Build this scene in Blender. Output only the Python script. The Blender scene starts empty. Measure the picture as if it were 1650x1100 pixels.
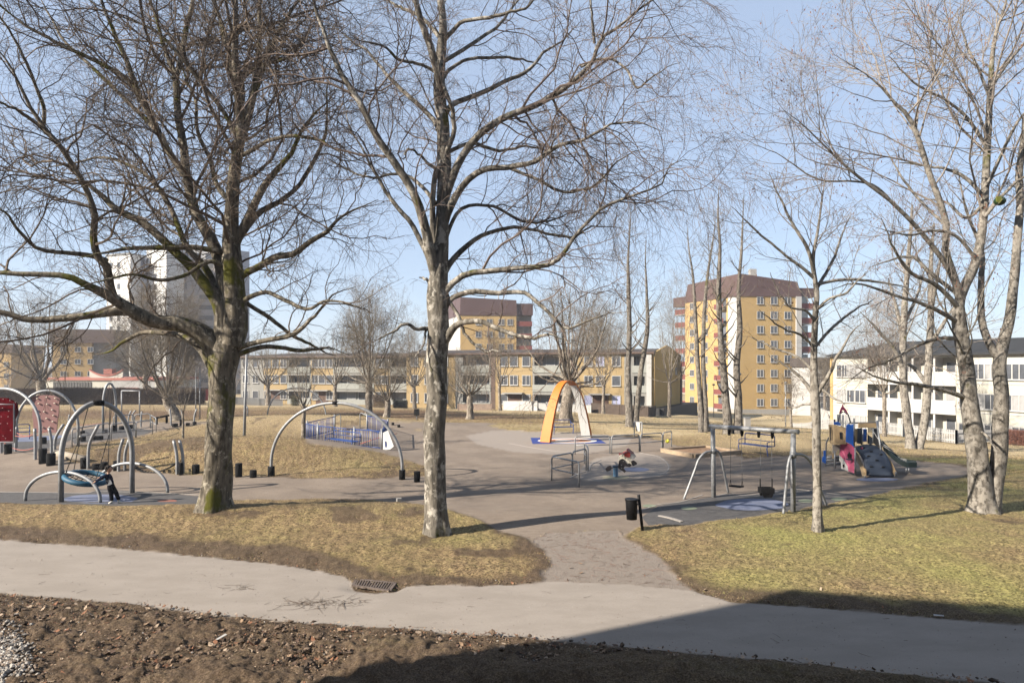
import bpy, bmesh, math, random
import numpy as np
from mathutils import Vector, Matrix
from mathutils.geometry import delaunay_2d_cdt

# ------------------------------------------------------------------ camera, sky, sun, exposure
scene = bpy.context.scene
COL = scene.collection
F, CX, HY, CH = 1100.0, 825.0, 590.0, 4.5          # focal length and horizon of a 1650 px wide picture, eye height
cam_d = bpy.data.cameras.new('camera'); cam = bpy.data.objects.new('camera', cam_d); COL.objects.link(cam)
cam_d.sensor_width = 36; cam_d.lens = 24.0; cam_d.shift_y = 40 / 1650
cam_d.clip_start = 0.1; cam_d.clip_end = 6000
cam.location = (0, 0, CH); cam.rotation_euler = (math.radians(90), 0, 0)
scene.camera = cam
SUN_AZ = math.radians(26); SUN_EL = math.radians(30)   # light travels towards (cos az, sin az)
sun_d = bpy.data.lights.new('sun', 'SUN'); sun_d.energy = 4.4; sun_d.angle = math.radians(0.55); sun_d.color = (1, .9, .77)
sun = bpy.data.objects.new('sun', sun_d); COL.objects.link(sun)
sd = Vector((math.cos(SUN_AZ) * math.cos(SUN_EL), math.sin(SUN_AZ) * math.cos(SUN_EL), -math.sin(SUN_EL)))
sun.rotation_euler = sd.to_track_quat('-Z', 'Y').to_euler()
world = bpy.data.worlds.new('World'); scene.world = world; world.use_nodes = True
wn = world.node_tree.nodes; wl = world.node_tree.links
bg = wn['Background']; sky = wn.new('ShaderNodeTexSky'); sky.sky_type = 'NISHITA'; sky.sun_disc = False
sky.sun_elevation = SUN_EL; sky.sun_rotation = math.atan2(-math.cos(SUN_AZ), -math.sin(SUN_AZ))
sky.altitude = 0; sky.air_density = 0.9; sky.dust_density = 0.6; sky.ozone_density = 1.8
hz = wn.new('ShaderNodeMix'); hz.data_type = 'RGBA'; hz.inputs[0].default_value = .62; hz.inputs[7].default_value = (3.0, 3.6, 4.6, 1)   # thin high haze over the blue
wl.new(sky.outputs[0], hz.inputs[6]); wl.new(hz.outputs[2], bg.inputs[0]); bg.inputs[1].default_value = 0.058
scene.view_settings.view_transform = 'Standard'; scene.view_settings.look = 'None'
scene.view_settings.exposure = 1.78; scene.view_settings.gamma = 1
scene.cycles.max_bounces = 4; scene.cycles.diffuse_bounces = 2; scene.cycles.glossy_bounces = 2
scene.cycles.transmission_bounces = 2; scene.cycles.transparent_max_bounces = 4

R = math.radians
rnd = random.Random(7)

# ------------------------------------------------------------------ noise and terrain
_tab = np.random.default_rng(11).random((256, 256))
def vn(x, y, s, k=0):
    x = np.asarray(x, float) / s + k * 17.31; y = np.asarray(y, float) / s + k * 5.77
    xi = np.floor(x).astype(int); yi = np.floor(y).astype(int); fx = x - xi; fy = y - yi
    fx = fx * fx * (3 - 2 * fx); fy = fy * fy * (3 - 2 * fy)
    a = _tab[xi & 255, yi & 255]; b = _tab[(xi + 1) & 255, yi & 255]
    c = _tab[xi & 255, (yi + 1) & 255]; d = _tab[(xi + 1) & 255, (yi + 1) & 255]
    return (a * (1 - fx) + b * fx) * (1 - fy) + (c * (1 - fx) + d * fx) * fy - 0.5
def fbm(x, y, s, k=0, o=4):
    t = 0; a = 1
    for i in range(o): t = t + a * vn(x, y, s / 2 ** i, k + i); a *= .5
    return t
BASE = np.array([(-20,5,0),(0,5,0),(20,5,0),(-25,18,0),(-30,30,0),(0,30,0),(15,30,0),(-12,38,0),(-30,45,0),(0,45,0),(8,34,0),(12,24,0),(3,20,0),(-8,24,0),
  (0,60,-.1),(-8,93,-1.4),(18,88,-1.75),(5,75,-.75),(43,128,-4.3),(57,129,-5.2),(30,100,-2.9),(37.5,80,-3.4),(46.5,60,-2.4),(42,50,-2.0),
  (33,50,-1.7),(27,46,-1.05),(14,46,-.25),(20,55,-.9),(24,31,-.05),(35,30,-.5),(60,30,-1.2),(60,8,-.3),(90,60,-3.4),(90,130,-5.6),(22,20,0),(17,14,0),
  (-50,85,-.14),(-24,72,0),(-100,182,-3.8),(-100,130,-1.6),(-30,108,-1.6),(-80,125,-1.05),(-60,60,0),(-60,30,.2),(-12,70,-.05),
  (-20,150,-3),(0,200,-5),(80,200,-6),(-100,300,-6),(100,300,-7),(0,400,-8),(-300,600,-8),(300,600,-8),(0,900,-8)], float)
MOUNDS = [(-12.0, 33.3, 4.6, 2.3, 1.05), (-20.0, 33.5, 4.5, 2.6, .5), (-15.5, 51.5, 8.5, 3.4, .95), (-5.5, 20.6, 5.5, 1.1, .22), (-16, 21.2, 5, .9, .12),
          (5.5, 51, 5, 3, .25), (17, 44, 6, 3, .35), (16, 16.5, 6, 2.2, .22), (-6.2, 29.8, 1.6, 1.6, .12)]
def gz0(x, y):
    x = np.asarray(x, float); y = np.asarray(y, float); sh = x.shape; x = x.ravel(); y = y.ravel()
    out = np.zeros_like(x)
    for i in range(0, len(x), 40000):
        dx = x[i:i+40000, None] - BASE[None, :, 0]; dy = y[i:i+40000, None] - BASE[None, :, 1]
        w = 1 / (dx * dx + dy * dy + 16 + .002 * (y[i:i+40000, None]) ** 2) ** 1.6
        out[i:i+40000] = (w * BASE[None, :, 2]).sum(1) / w.sum(1)
    for mx, my, sx, sy, a in MOUNDS:
        q = ((x - mx) / sx) ** 2 + ((y - my) / sy) ** 2
        out += a * np.exp(-q * .5 * (1 + .22 * q))
    return out.reshape(sh)
def gz(x, y): return float(gz0(np.array([x]), np.array([y]))[0])
def wp(px, py, d): return Vector(((px - CX) / F * d, d, CH - (py - HY) / F * d))
def px_of(p): return (CX + p[0] / p[1] * F, HY + (CH - p[2]) / p[1] * F)
_D = np.concatenate([np.arange(8, 60, .1), np.arange(60, 300, .5)])
def G(px, py):
    x = (px - CX) / F * _D; z = CH - (py - HY) / F * _D
    h = z - gz0(x, _D); i = int(np.argmax(h <= 0))
    if i == 0: return Vector((x[-1], _D[-1], gz(x[-1], _D[-1])))
    t = h[i-1] / (h[i-1] - h[i]); d = _D[i-1] + t * (_D[i] - _D[i-1])
    X = (px - CX) / F * d
    return Vector((X, d, gz(X, d)))
def GD(px, d):
    X = (px - CX) / F * d
    return Vector((X, d, gz(X, d)))

# ------------------------------------------------------------------ materials
def rgb(h): return tuple((c / 255) ** 2.2 for c in h) + (1,)
def lin(a, b, c):     # measured on the bright side; brought down to real reflectances
    k = .60 + .26 * min(1, max(0, (max(a, b, c) - .42) / .3)); return (a * k, b * k, c * k, 1)
MATS = {}
def mat(name, col, rough=.7, metal=0., var=0., vscale=3., bump=0., bscale=40., col2=None, spec=.4):
    if name in MATS: return MATS[name]
    m = bpy.data.materials.new(name); m.use_nodes = True; n = m.node_tree.nodes; l = m.node_tree.links
    b = n['Principled BSDF']; b.inputs['Roughness'].default_value = rough; b.inputs['Metallic'].default_value = metal
    b.inputs['Specular IOR Level'].default_value = spec
    b.inputs['Base Color'].default_value = col
    tc = n.new('ShaderNodeTexCoord')
    if var or col2:
        nz = n.new('ShaderNodeTexNoise'); nz.inputs['Scale'].default_value = vscale; nz.inputs['Detail'].default_value = 6; nz.inputs['Roughness'].default_value = .65
        l.new(tc.outputs['Object'], nz.inputs['Vector'])
        r = n.new('ShaderNodeValToRGB'); r.color_ramp.elements[0].position = .35; r.color_ramp.elements[1].position = .65
        c2 = col2 or tuple(c * (1 + var) for c in col[:3]) + (1,)
        c1 = col if col2 else tuple(c * (1 - var) for c in col[:3]) + (1,)
        r.color_ramp.elements[0].color = c1; r.color_ramp.elements[1].color = c2
        l.new(nz.outputs[0], r.inputs[0]); l.new(r.outputs[0], b.inputs['Base Color'])
    if bump:
        nb = n.new('ShaderNodeTexNoise'); nb.inputs['Scale'].default_value = bscale; nb.inputs['Detail'].default_value = 5
        l.new(tc.outputs['Object'], nb.inputs['Vector'])
        bp = n.new('ShaderNodeBump'); bp.inputs['Strength'].default_value = bump; bp.inputs['Distance'].default_value = .02
        l.new(nb.outputs[0], bp.inputs['Height']); l.new(bp.outputs[0], b.inputs['Normal'])
    MATS[name] = m
    return m

def bark_mat(name, base, light, moss=.3, white=0., stripe=6.):
    """bark: furrowed grey-brown, pale lichen flakes, moss; white = share of pale birch skin"""
    base = tuple(c * 1.45 for c in base); light = tuple(c * 1.5 for c in light)
    m = bpy.data.materials.new(name); m.use_nodes = True; n = m.node_tree.nodes; l = m.node_tree.links
    b = n['Principled BSDF']; b.inputs['Roughness'].default_value = .9; b.inputs['Specular IOR Level'].default_value = .15
    tc = n.new('ShaderNodeTexCoord')
    def noise(sc, det=8, xyz=(1,1,1), ro=.6):
        mp = n.new('ShaderNodeMapping'); mp.inputs['Scale'].default_value = xyz; l.new(tc.outputs['Object'], mp.inputs[0])
        z = n.new('ShaderNodeTexNoise'); z.inputs['Scale'].default_value = sc; z.inputs['Detail'].default_value = det; z.inputs['Roughness'].default_value = ro
        l.new(mp.outputs[0], z.inputs['Vector']); return z.outputs[0]
    def ramp(inp, stops):
        r = n.new('ShaderNodeValToRGB'); e = r.color_ramp.elements
        while len(e) < len(stops): e.new(.5)
        for k, (p, c) in enumerate(stops): e[k].position = p; e[k].color = c
        l.new(inp, r.inputs[0]); return r.outputs[0]
    def mix(f, a, c):
        x = n.new('ShaderNodeMix'); x.data_type = 'RGBA'; l.new(f, x.inputs[0])
        for s, v in ((6, a), (7, c)):
            if isinstance(v, tuple): x.inputs[s].default_value = v
            else: l.new(v, x.inputs[s])
        return x.outputs[2]
    fur = noise(9, 6, (1, 1, .22)); dark = tuple(c * .42 for c in base[:3]) + (1,)
    c = ramp(fur, [(.38, dark), (.5, base), (.62, tuple(x * 1.35 for x in base[:3]) + (1,))])
    pat = noise(stripe, 8, (1, 1, .8), .72)
    k = .5 - white * .16
    c = mix(ramp(pat, [(k + .0, (0,0,0,1)), (k + .07, (1,1,1,1))]), c, light)
    bands = noise(5, 5, (1, 1, 5.5), .7)
    c = mix(ramp(bands, [(.56, (0,0,0,1)), (.62, (1,1,1,1))]), c, tuple(x * .8 for x in dark[:3]) + (1,)) if white > .3 else c
    ms = noise(1.3, 4, (1, 1, .6))
    k2 = .72 - moss * .22
    c = mix(ramp(ms, [(k2, (0,0,0,1)), (k2 + .08, (1,1,1,1))]), c, mix(fur, lin(.075, .085, .012), lin(.14, .125, .02)))
    l.new(c, b.inputs['Base Color'])
    bp = n.new('ShaderNodeBump'); bp.inputs['Strength'].default_value = .9; bp.inputs['Distance'].default_value = .03
    l.new(fur, bp.inputs['Height']); l.new(bp.outputs[0], b.inputs['Normal'])
    return m

# ------------------------------------------------------------------ object helpers
def tag(o, label=None, cat=None, group=None, kind=None):
    if label: o['label'] = label
    if cat: o['category'] = cat
    if group: o['group'] = group
    if kind: o['kind'] = kind
    return o
def thing(name, label, cat, loc, group=None, rotz=0):
    o = bpy.data.objects.new(name, None); COL.objects.link(o); o.location = loc; o.rotation_euler = (0, 0, rotz); o.empty_display_size = .2
    return tag(o, label, cat, group)
def mesh_np(name, V, Fc, m, parent=None, smooth=False, mi=None, origin=None):
    """V (n,3), Fc (k,3 or 4) arrays -> object"""
    V = np.asarray(V, np.float32)
    if origin is not None: V = V - np.array(origin, np.float32)[None]
    me = bpy.data.meshes.new(name); Fc = np.asarray(Fc, np.int32); k, c = Fc.shape
    me.vertices.add(len(V)); me.vertices.foreach_set('co', V.ravel())
    me.loops.add(k * c); me.loops.foreach_set('vertex_index', Fc.ravel())
    me.polygons.add(k); me.polygons.foreach_set('loop_start', np.arange(0, k * c, c, dtype=np.int32))
    if mi is not None: me.polygons.foreach_set('material_index', np.asarray(mi, np.int32))
    me.polygons.foreach_set('use_smooth', np.full(k, smooth))
    me.update(calc_edges=True)
    for x in (m if isinstance(m, (list, tuple)) else [m]): me.materials.append(x)
    o = bpy.data.objects.new(name, me); COL.objects.link(o)
    if parent: o.parent = parent
    elif origin is not None: o.location = origin
    return o
class MB:
    """collects faces (world coordinates) and links them as ONE mesh object"""
    def __init__(s): s.v = []; s.f = []; s.sm = []
    def add(s, vs, fs, sm=False):
        b = len(s.v); s.v += [tuple(x) for x in vs]; s.f += [tuple(b + i for i in f) for f in fs]; s.sm += [sm] * len(fs); return s
    def box(s, c, size, rz=0., u=None):
        hx, hy, hz = size[0] / 2, size[1] / 2, size[2] / 2; ca, sa = math.cos(rz), math.sin(rz)
        vs = []
        for z in (-hz, hz):
            for x, y in ((-hx,-hy),(hx,-hy),(hx,hy),(-hx,hy)): vs.append((c[0] + x * ca - y * sa, c[1] + x * sa + y * ca, c[2] + z))
        return s.add(vs, [(3,2,1,0),(4,5,6,7),(0,1,5,4),(1,2,6,5),(2,3,7,6),(3,0,4,7)])
    def beam(s, a, b, w, h, up=(0,0,1)):
        a = Vector(a); b = Vector(b); t = (b - a).normalized(); sx = t.cross(Vector(up))
        if sx.length < 1e-3: sx = t.cross(Vector((1,0,0)))
        sx.normalize(); sz = sx.cross(t).normalized(); vs = []
        for p in (a, b):
            for i, j in ((-1,-1),(1,-1),(1,1),(-1,1)): vs.append(p + sx * (i * w / 2) + sz * (j * h / 2))
        return s.add(vs, [(0,1,2,3),(7,6,5,4),(0,4,5,1),(1,5,6,2),(2,6,7,3),(3,7,4,0)])
    def tube(s, pts, r, n=10, cap=True):
        pts = [Vector(p) for p in pts]; K = len(pts); rs = r if isinstance(r, (list, tuple)) else [r] * K
        t0 = (pts[1] - pts[0]).normalized(); nrm = t0.orthogonal().normalized(); vs = []
        for k in range(K):
            t = (pts[min(k+1, K-1)] - pts[max(k-1, 0)]).normalized()
            nrm = (nrm - t * nrm.dot(t)).normalized(); bn = t.cross(nrm)
            for i in range(n):
                a = 2 * math.pi * i / n; vs.append(pts[k] + (nrm * math.cos(a) + bn * math.sin(a)) * rs[k])
        fs = [(k*n+i, k*n+(i+1)%n, (k+1)*n+(i+1)%n, (k+1)*n+i) for k in range(K-1) for i in range(n)]
        s.add(vs, fs, True)
        if cap:
            b = len(s.v) - K * n; s.f += [tuple(b + i for i in reversed(range(n))), tuple(b + (K-1)*n + i for i in range(n))]; s.sm += [False, False]
        return s
    def lathe(s, c, prof, n=16):
        vs = []; K = len(prof)
        for r, z in prof:
            for i in range(n):
                a = 2 * math.pi * i / n; vs.append((c[0] + r * math.cos(a), c[1] + r * math.sin(a), c[2] + z))
        fs = [(k*n+i, k*n+(i+1)%n, (k+1)*n+(i+1)%n, (k+1)*n+i) for k in range(K-1) for i in range(n)]
        s.add(vs, fs, True); b = len(s.v) - K * n
        s.f += [tuple(b + i for i in reversed(range(n))), tuple(b + (K-1)*n + i for i in range(n))]; s.sm += [False, False]
        return s
    def ball(s, c, r, sq=(1,1,1), n=10):
        vs = [(c[0], c[1], c[2] - r * sq[2])]; m = n // 2 + 1
        for j in range(1, m):
            ph = -math.pi / 2 + math.pi * j / m
            for i in range(n):
                a = 2 * math.pi * i / n; vs.append((c[0] + r*sq[0]*math.cos(ph)*math.cos(a), c[1] + r*sq[1]*math.cos(ph)*math.sin(a), c[2] + r*sq[2]*math.sin(ph)))
        vs.append((c[0], c[1], c[2] + r * sq[2])); L = len(vs) - 1; fs = []
        for i in range(n):
            fs.append((0, 1 + (i+1) % n, 1 + i)); fs.append((L, L - n + i, L - n + (i+1) % n))
            for j in range(m - 2): a = 1 + j*n; fs.append((a + i, a + (i+1) % n, a + n + (i+1) % n, a + n + i))
        return s.add(vs, fs, True)
    def plate(s, pts, thick):
        """outline of 3-D points (roughly planar) given thickness along its normal"""
        pts = [Vector(p) for p in pts]; nn = Vector((0,0,0)); K = len(pts)
        for i in range(K): nn += pts[i].cross(pts[(i+1) % K])
        nn.normalize(); a = [p + nn * (thick/2) for p in pts]; b = [p - nn * (thick/2) for p in pts]
        return s.add(a + b, [tuple(range(K)), tuple(reversed(range(K, 2*K)))] + [(i, i+K, (i+1)%K+K, (i+1)%K) for i in range(K)])
    def build(s, name, m, parent=None, origin=None):
        me = bpy.data.meshes.new(name)
        o3 = Vector(parent.location) if parent and parent.type == 'EMPTY' else (Vector(origin) if origin is not None else Vector((0,0,0)))
        if parent and parent.parent: o3 = Vector(parent.parent.location)
        elif parent and parent.type == 'MESH': o3 = Vector(parent.location)
        me.from_pydata([(v[0]-o3.x, v[1]-o3.y, v[2]-o3.z) for v in s.v], [], s.f)
        me.polygons.foreach_set('use_smooth', s.sm); me.materials.append(m); me.update()
        o = bpy.data.objects.new(name, me); COL.objects.link(o)
        if parent: o.parent = parent
        elif origin is not None: o.location = origin
        return o
def arc_rect(a, b, top, r=.12, n=5):
    """inverted U from foot a to foot b rising to height top (world z), rounded corners"""
    a = Vector(a); b = Vector(b); d = (b - a); d.z = 0; L = d.length; d.normalize(); pts = [a]
    za = top; zb = top + (b.z - a.z)
    for i in range(n + 1):
        t = math.pi / 2 * i / n; pts.append(Vector((a.x, a.y, za - r)) + d * (r - r * math.cos(t)) + Vector((0, 0, r * math.sin(t))))
    for i in range(n + 1):
        t = math.pi / 2 * i / n; pts.append(Vector((b.x, b.y, zb - r)) - d * (r - r * math.sin(t)) + Vector((0, 0, r * math.cos(t))))
    return pts + [b]
def spline(pts, n):
    """Catmull-Rom through pts (k, d) -> (n, d)"""
    P = np.array(pts, float)
    if len(P) == 2: t = np.linspace(0, 1, n)[:, None]; return P[0] * (1 - t) + P[1] * t
    P = np.vstack([2*P[0]-P[1], P, 2*P[-1]-P[-2]]); k = len(P) - 3
    seg = np.linalg.norm(P[2:-1, :3] - P[1:-2, :3], axis=1); cum = np.concatenate([[0], np.cumsum(seg)])
    u = np.linspace(0, cum[-1], n); i = np.clip(np.searchsorted(cum, u, side='right') - 1, 0, k - 1)
    t = ((u - cum[i]) / np.maximum(seg[i], 1e-9))[:, None]
    a, b, c, d = P[i], P[i+1], P[i+2], P[i+3]
    return .5 * ((2*b) + (-a + c)*t + (2*a - 5*b + 4*c - d)*t*t + (-a + 3*b - 3*c + d)*t**3)
# ------------------------------------------------------------------ ground, path, playground surface
def wpoly(pts): return np.array([G(*p)[:2] for p in pts])
def sdf(poly, x, y):
    """signed distance (metres), positive inside"""
    x = x.ravel(); y = y.ravel(); out = np.empty(len(x))
    A = poly; B = np.roll(poly, -1, axis=0); D = B - A; L2 = (D**2).sum(1) + 1e-12
    for i in range(0, len(x), 30000):
        X = x[i:i+30000, None]; Y = y[i:i+30000, None]
        t = np.clip(((X - A[:,0]) * D[:,0] + (Y - A[:,1]) * D[:,1]) / L2, 0, 1)
        d = np.sqrt((X - A[:,0] - t*D[:,0])**2 + (Y - A[:,1] - t*D[:,1])**2).min(1)
        c = ((A[:,1] > Y) != (B[:,1] > Y)) & (X < D[:,0] * (Y - A[:,1]) / np.where(D[:,1] == 0, 1e-9, D[:,1]) + A[:,0])
        out[i:i+30000] = np.where(c.sum(1) % 2 == 1, d, -d)
    return out
PATH = wpoly([(-700,806),(0,869),(150,880),(300,894),(420,906),(500,917),(550,928),(566,938),(572,948),(600,955),(636,954),(655,945),(690,942),(760,944),(850,941),(890,936),
   (1010,940),(1110,950),(1180,969),(1300,977),(1450,991),(1650,1008),(2500,1078),(2500,1200),(1650,1106),(1300,1069),(1050,1046),(800,1023),(560,1009),(400,996),(200,972),(0,956),(-700,900)])
LINK = wpoly([(895,960),(884,925),(878,903),(868,884),(856,868),(880,855),(990,855),(1010,872),(1040,884),(1080,905),(1102,930),(1120,965)])
PLAY = wpoly([(-500,790),(-200,806),(0,810),(60,813),(200,815),(322,813),(335,808),(400,806),(500,804),(580,804),(650,811),(700,817),(760,834),(800,852),(850,870),(868,884),
   (1000,872),(1008,864),(1022,850),(1045,846),(1110,846),(1190,836),(1260,826),(1330,814),(1400,801),(1450,787),(1500,776),(1550,768),(1572,757),(1545,749),(1490,744),(1440,738),(1400,733),
   (1330,733),(1250,735),(1200,739),(1150,722),(1090,719),(1080,712),(1040,706),(985,702),(940,696),(880,697),(815,692),(790,686),(800,682),(760,680),(700,681),(600,679),(595,684),(640,688),(672,691),(690,697),(690,706),(660,712),(645,718),
   (600,712),(560,706),(520,703),(490,705),(492,712),(500,715),(560,722),(600,726),(640,737),(668,744),(690,752),(700,759),(690,766),(600,771),(500,771),(437,768),(380,766),(300,765),(215,759),(150,755),(138,747),(118,742),(92,735),(97,727),
   (118,718),(180,709),(240,700),(258,693),(300,686),(340,685),(340,678),(300,679),(230,676),(170,680),(120,687),(60,698),(0,700),(-60,701),(-500,702)])
PITG = wpoly([(488,703),(560,689),(660,690),(700,697),(700,712),(648,728),(560,722)])
def leaf_bed(x, y):       # brown leaf beds under the far trees
    a = np.exp(-(((x + 8) / 9)**2 + ((y - 66) / 6)**2) ** 2) + np.exp(-(((x + 36) / 22)**2 + ((y - 66) / 7)**2) ** 2) * .9 + np.exp(-(((x+2)/8)**2 + ((y-63)/3)**2)**2)*.6
    return np.clip(a + .5 * fbm(x, y, 6, 3), 0, 1) * (a > .05)
def surf(x, y):
    """weights of the surfaces at world points: path, gravel, soil, green, leaves"""
    sh = x.shape; x = x.ravel(); y = y.ravel()
    n1 = fbm(x, y, .9, 1, 4); n2 = fbm(x, y, 3.2, 5, 5)
    edge = n1 * .12
    dp = sdf(PATH, x, y); dl = sdf(LINK, x, y) ; dg = sdf(PLAY, x, y)
    pit = sdf(PITG, x, y)
    path = np.clip((dp + edge * .6) / .05 + .5, 0, 1)
    link = np.clip((dl + n1 * .35) / .12 + .5, 0, 1)
    gk = .02 * y
    grav = np.clip((np.maximum(dg, pit) + n1 * (.12 + .004 * y)) / (.1 + .15 * gk) + .5, 0, 1)
    path = np.maximum(path, 0); grav = grav * (1 - path) * (1 - link * .999)
    # bare soil: the whole strip nearest the camera, fringes along the path and round the playground
    near = (y < 14.2 - .25 * x) & (dp < 0) & (y < 18)
    yn = np.interp(x, [-40, -10, 0, 9, 40], [19.5, 13.4, 11.7, 10.1, 5.5])   # middle of the path
    south = (y < yn)
    fr_w = np.interp(x, [-20, -6, -1, 3, 12], [1.9, 1.5, .8, .8, 1.1]) + n2 * .9 + n1 * .5
    fringe = np.clip((fr_w + .35 + np.maximum(dp, dl)) / 1.5, 0, .95)
    fr2 = np.clip((.75 + n2 * .8 + n1 * .4 + dg) / 1.0, 0, 1) * (y < 45) * .8
    soil = np.where(south, 1.0, np.maximum(fringe, fr2 * np.clip((n2 + .35) * 2, 0, 1)))
    sp = np.clip((n2 + n1 * .4 - np.where(x < 1, .16, .3)) * 5, 0, 1) * (y < 60) * .62      # worn spots in the turf
    soil = np.maximum(soil, sp)
    shade_bank = np.exp(-(((x + 1.2) / 3.6)**2 + ((y - 20.8) / 1.7)**2))   # leafy slope right of the middle tree; soil colour also paints in its shade
    soil = np.clip(np.maximum(soil, shade_bank * (.55 + n1)), 0, 1)
    green = -.02 + .38 * np.clip(fbm(x, y, 5, 9), -.3, .6) + .25 * fbm(x, y, 1.6, 13) + (.42 + .9 * fbm(x, y, 2.6, 17)) * np.clip((x - 1) / 5, 0, 1) * (y < 35) + .35 * np.exp(-(((x + 7) / 2)**2 + ((y - 30.3) / 1.2)**2))
    green += .4 * np.exp(-(((x + 1.6) / 1.3)**2 + ((y - 17.6) / .7)**2)) + .35 * np.exp(-(((x - 3.8)/1.2)**2 + ((y - 18.3)/.8)**2)) + .12 * (y > 60) * fbm(x, y, 14, 2)
    green += .55 * np.clip(fbm(x, y, 1.1, 21) - .33, 0, .4) * 3 * south
    green -= .25 * (y > 55)
    return [a.reshape(sh) for a in (path, link * (1 - path), grav, soil, np.clip(green, 0, 1), leaf_bed(x, y), near * 1.0, south * 1.0)]

def ground_mat():
    m = bpy.data.materials.new('ground_surface'); m.use_nodes = True; n = m.node_tree.nodes; l = m.node_tree.links
    b = n['Principled BSDF']; b.inputs['Roughness'].default_value = .95; b.inputs['Specular IOR Level'].default_value = .12
    tc = n.new('ShaderNodeTexCoord')
    a1 = n.new('ShaderNodeAttribute'); a1.attribute_name = 'mask'; a2 = n.new('ShaderNodeAttribute'); a2.attribute_name = 'mask2'
    s1 = n.new('ShaderNodeSeparateColor'); l.new(a1.outputs['Color'], s1.inputs[0])
    s2 = n.new('ShaderNodeSeparateColor'); l.new(a2.outputs['Color'], s2.inputs[0])
    def noise(sc, det=6, ro=.6, xyz=None):
        z = n.new('ShaderNodeTexNoise'); z.inputs['Scale'].default_value = sc; z.inputs['Detail'].default_value = det; z.inputs['Roughness'].default_value = ro
        if xyz:
            mp = n.new('ShaderNodeMapping'); mp.inputs['Scale'].default_value = xyz; l.new(tc.outputs['Object'], mp.inputs[0]); l.new(mp.outputs[0], z.inputs['Vector'])
        else: l.new(tc.outputs['Object'], z.inputs['Vector'])
        return z.outputs[0]
    def ramp(inp, *stops):
        r = n.new('ShaderNodeValToRGB'); e = r.color_ramp.elements
        while len(e) < len(stops): e.new(.5)
        for k, (p, c) in enumerate(stops): e[k].position = p; e[k].color = c
        l.new(inp, r.inputs[0]); return r.outputs[0]
    def mix(f, a, c):
        x = n.new('ShaderNodeMix'); x.data_type = 'RGBA'
        if isinstance(f, float): x.inputs[0].default_value = f
        else: l.new(f, x.inputs[0])
        for s, v in ((6, a), (7, c)):
            if isinstance(v, tuple): x.inputs[s].default_value = v
            else: l.new(v, x.inputs[s])
        return x.outputs[2]
    def math_(op, a, c):
        x = n.new('ShaderNodeMath'); x.operation = op; x.use_clamp = True
        for i, v in enumerate((a, c)):
            if isinstance(v, (int, float)): x.inputs[i].default_value = v
            else: l.new(v, x.inputs[i])
        return x.outputs[0]
    fine = noise(38, 8, .75); mid = noise(3.1, 8, .7); big = noise(.45, 5); blade = noise(17, 8, .85)
    straw = ramp(blade, (.41, lin(.055, .037, .022)), (.48, lin(.24, .168, .088)), (.56, lin(.53, .39, .215)))
    straw = mix(ramp(mid, (.40, lin(.6, .6, .6)), (.54, lin(0, 0, 0))), straw, ramp(blade, (.42, lin(.07, .048, .03)), (.58, lin(.22, .155, .095))))
    straw = mix(ramp(big, (.42, lin(.4, .4, .4)), (.56, lin(0, 0, 0))), straw, lin(.24, .175, .085))
    green = ramp(blade, (.42, lin(.06, .062, .022)), (.55, lin(.49, .45, .16)))
    spots = ramp(noise(9, 6, .78, (1, 1.6, 1)), (.40, lin(1.0, 1.0, 1.0)), (.49, lin(0, 0, 0)))
    straw = mix(spots, straw, ramp(blade, (.42, lin(.06, .042, .026)), (.58, lin(.20, .14, .085))))
    green = mix(math_('MULTIPLY', spots, .6), green, lin(.12, .095, .04))
    gmask = math_('MULTIPLY', math_('ADD', s2.outputs[0], math_('MULTIPLY', math_('SUBTRACT', mid, .5), 1.9)), .95)
    grass = mix(gmask, straw, green)
    soil = ramp(fine, (.38, lin(.028, .019, .013)), (.49, lin(.115, .08, .056)), (.60, lin(.25, .185, .135)))
    soil = mix(ramp(mid, (.4, lin(.55, .55, .55)), (.55, lin(0, 0, 0))), soil, lin(.055, .038, .027))
    leaves = ramp(blade, (.38, lin(.06, .038, .024)), (.5, lin(.16, .10, .06)), (.62, lin(.30, .2, .13)))
    asphalt = mix(ramp(noise(90, 3, .6), (.42, lin(0, 0, 0)), (.62, lin(1, 1, 1))), lin(.335, .298, .262), lin(.41, .368, .325))
    asphalt = mix(ramp(noise(.8, 6, .65, (1, 2.2, 1)), (.40, lin(.8, .8, .8)), (.6, lin(0, 0, 0))), asphalt, lin(.305, .27, .235))
    asphalt = mix(ramp(noise(260, 2, .6), (.66, lin(0, 0, 0)), (.7, lin(.8, .8, .8))), asphalt, lin(.12, .1, .085))
    grav = mix(ramp(noise(60, 4, .7), (.4, lin(0, 0, 0)), (.62, lin(1, 1, 1))), lin(.235, .19, .152), lin(.385, .32, .258))
    grav = mix(ramp(noise(.5, 7, .7), (.4, lin(.75, .75, .75)), (.6, lin(0, 0, 0))), grav, lin(.20, .162, .132))
    grav = mix(ramp(noise(5, 8, .8, (.35, 1.4, 1)), (.5, lin(0, 0, 0)), (.66, lin(.7, .7, .7))), grav, lin(.15, .122, .10))
    grav = mix(ramp(noise(2.2, 8, .75), (.56, lin(0, 0, 0)), (.72, lin(.6, .6, .6))), grav, lin(.37, .32, .27))
    grav = mix(s2.outputs[2], grav, mix(ramp(fine, (.4, lin(0, 0, 0)), (.62, lin(1, 1, 1))), lin(.32, .28, .245), lin(.40, .355, .31)))
    linkc = mix(ramp(noise(60, 6, .8), (.4, lin(0, 0, 0)), (.62, lin(1, 1, 1))), lin(.27, .23, .195), lin(.37, .322, .28))
    linkc = mix(ramp(noise(2.5, 8, .8), (.5, lin(0, 0, 0)), (.68, lin(.7, .7, .7))), linkc, lin(.20, .162, .135))
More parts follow.
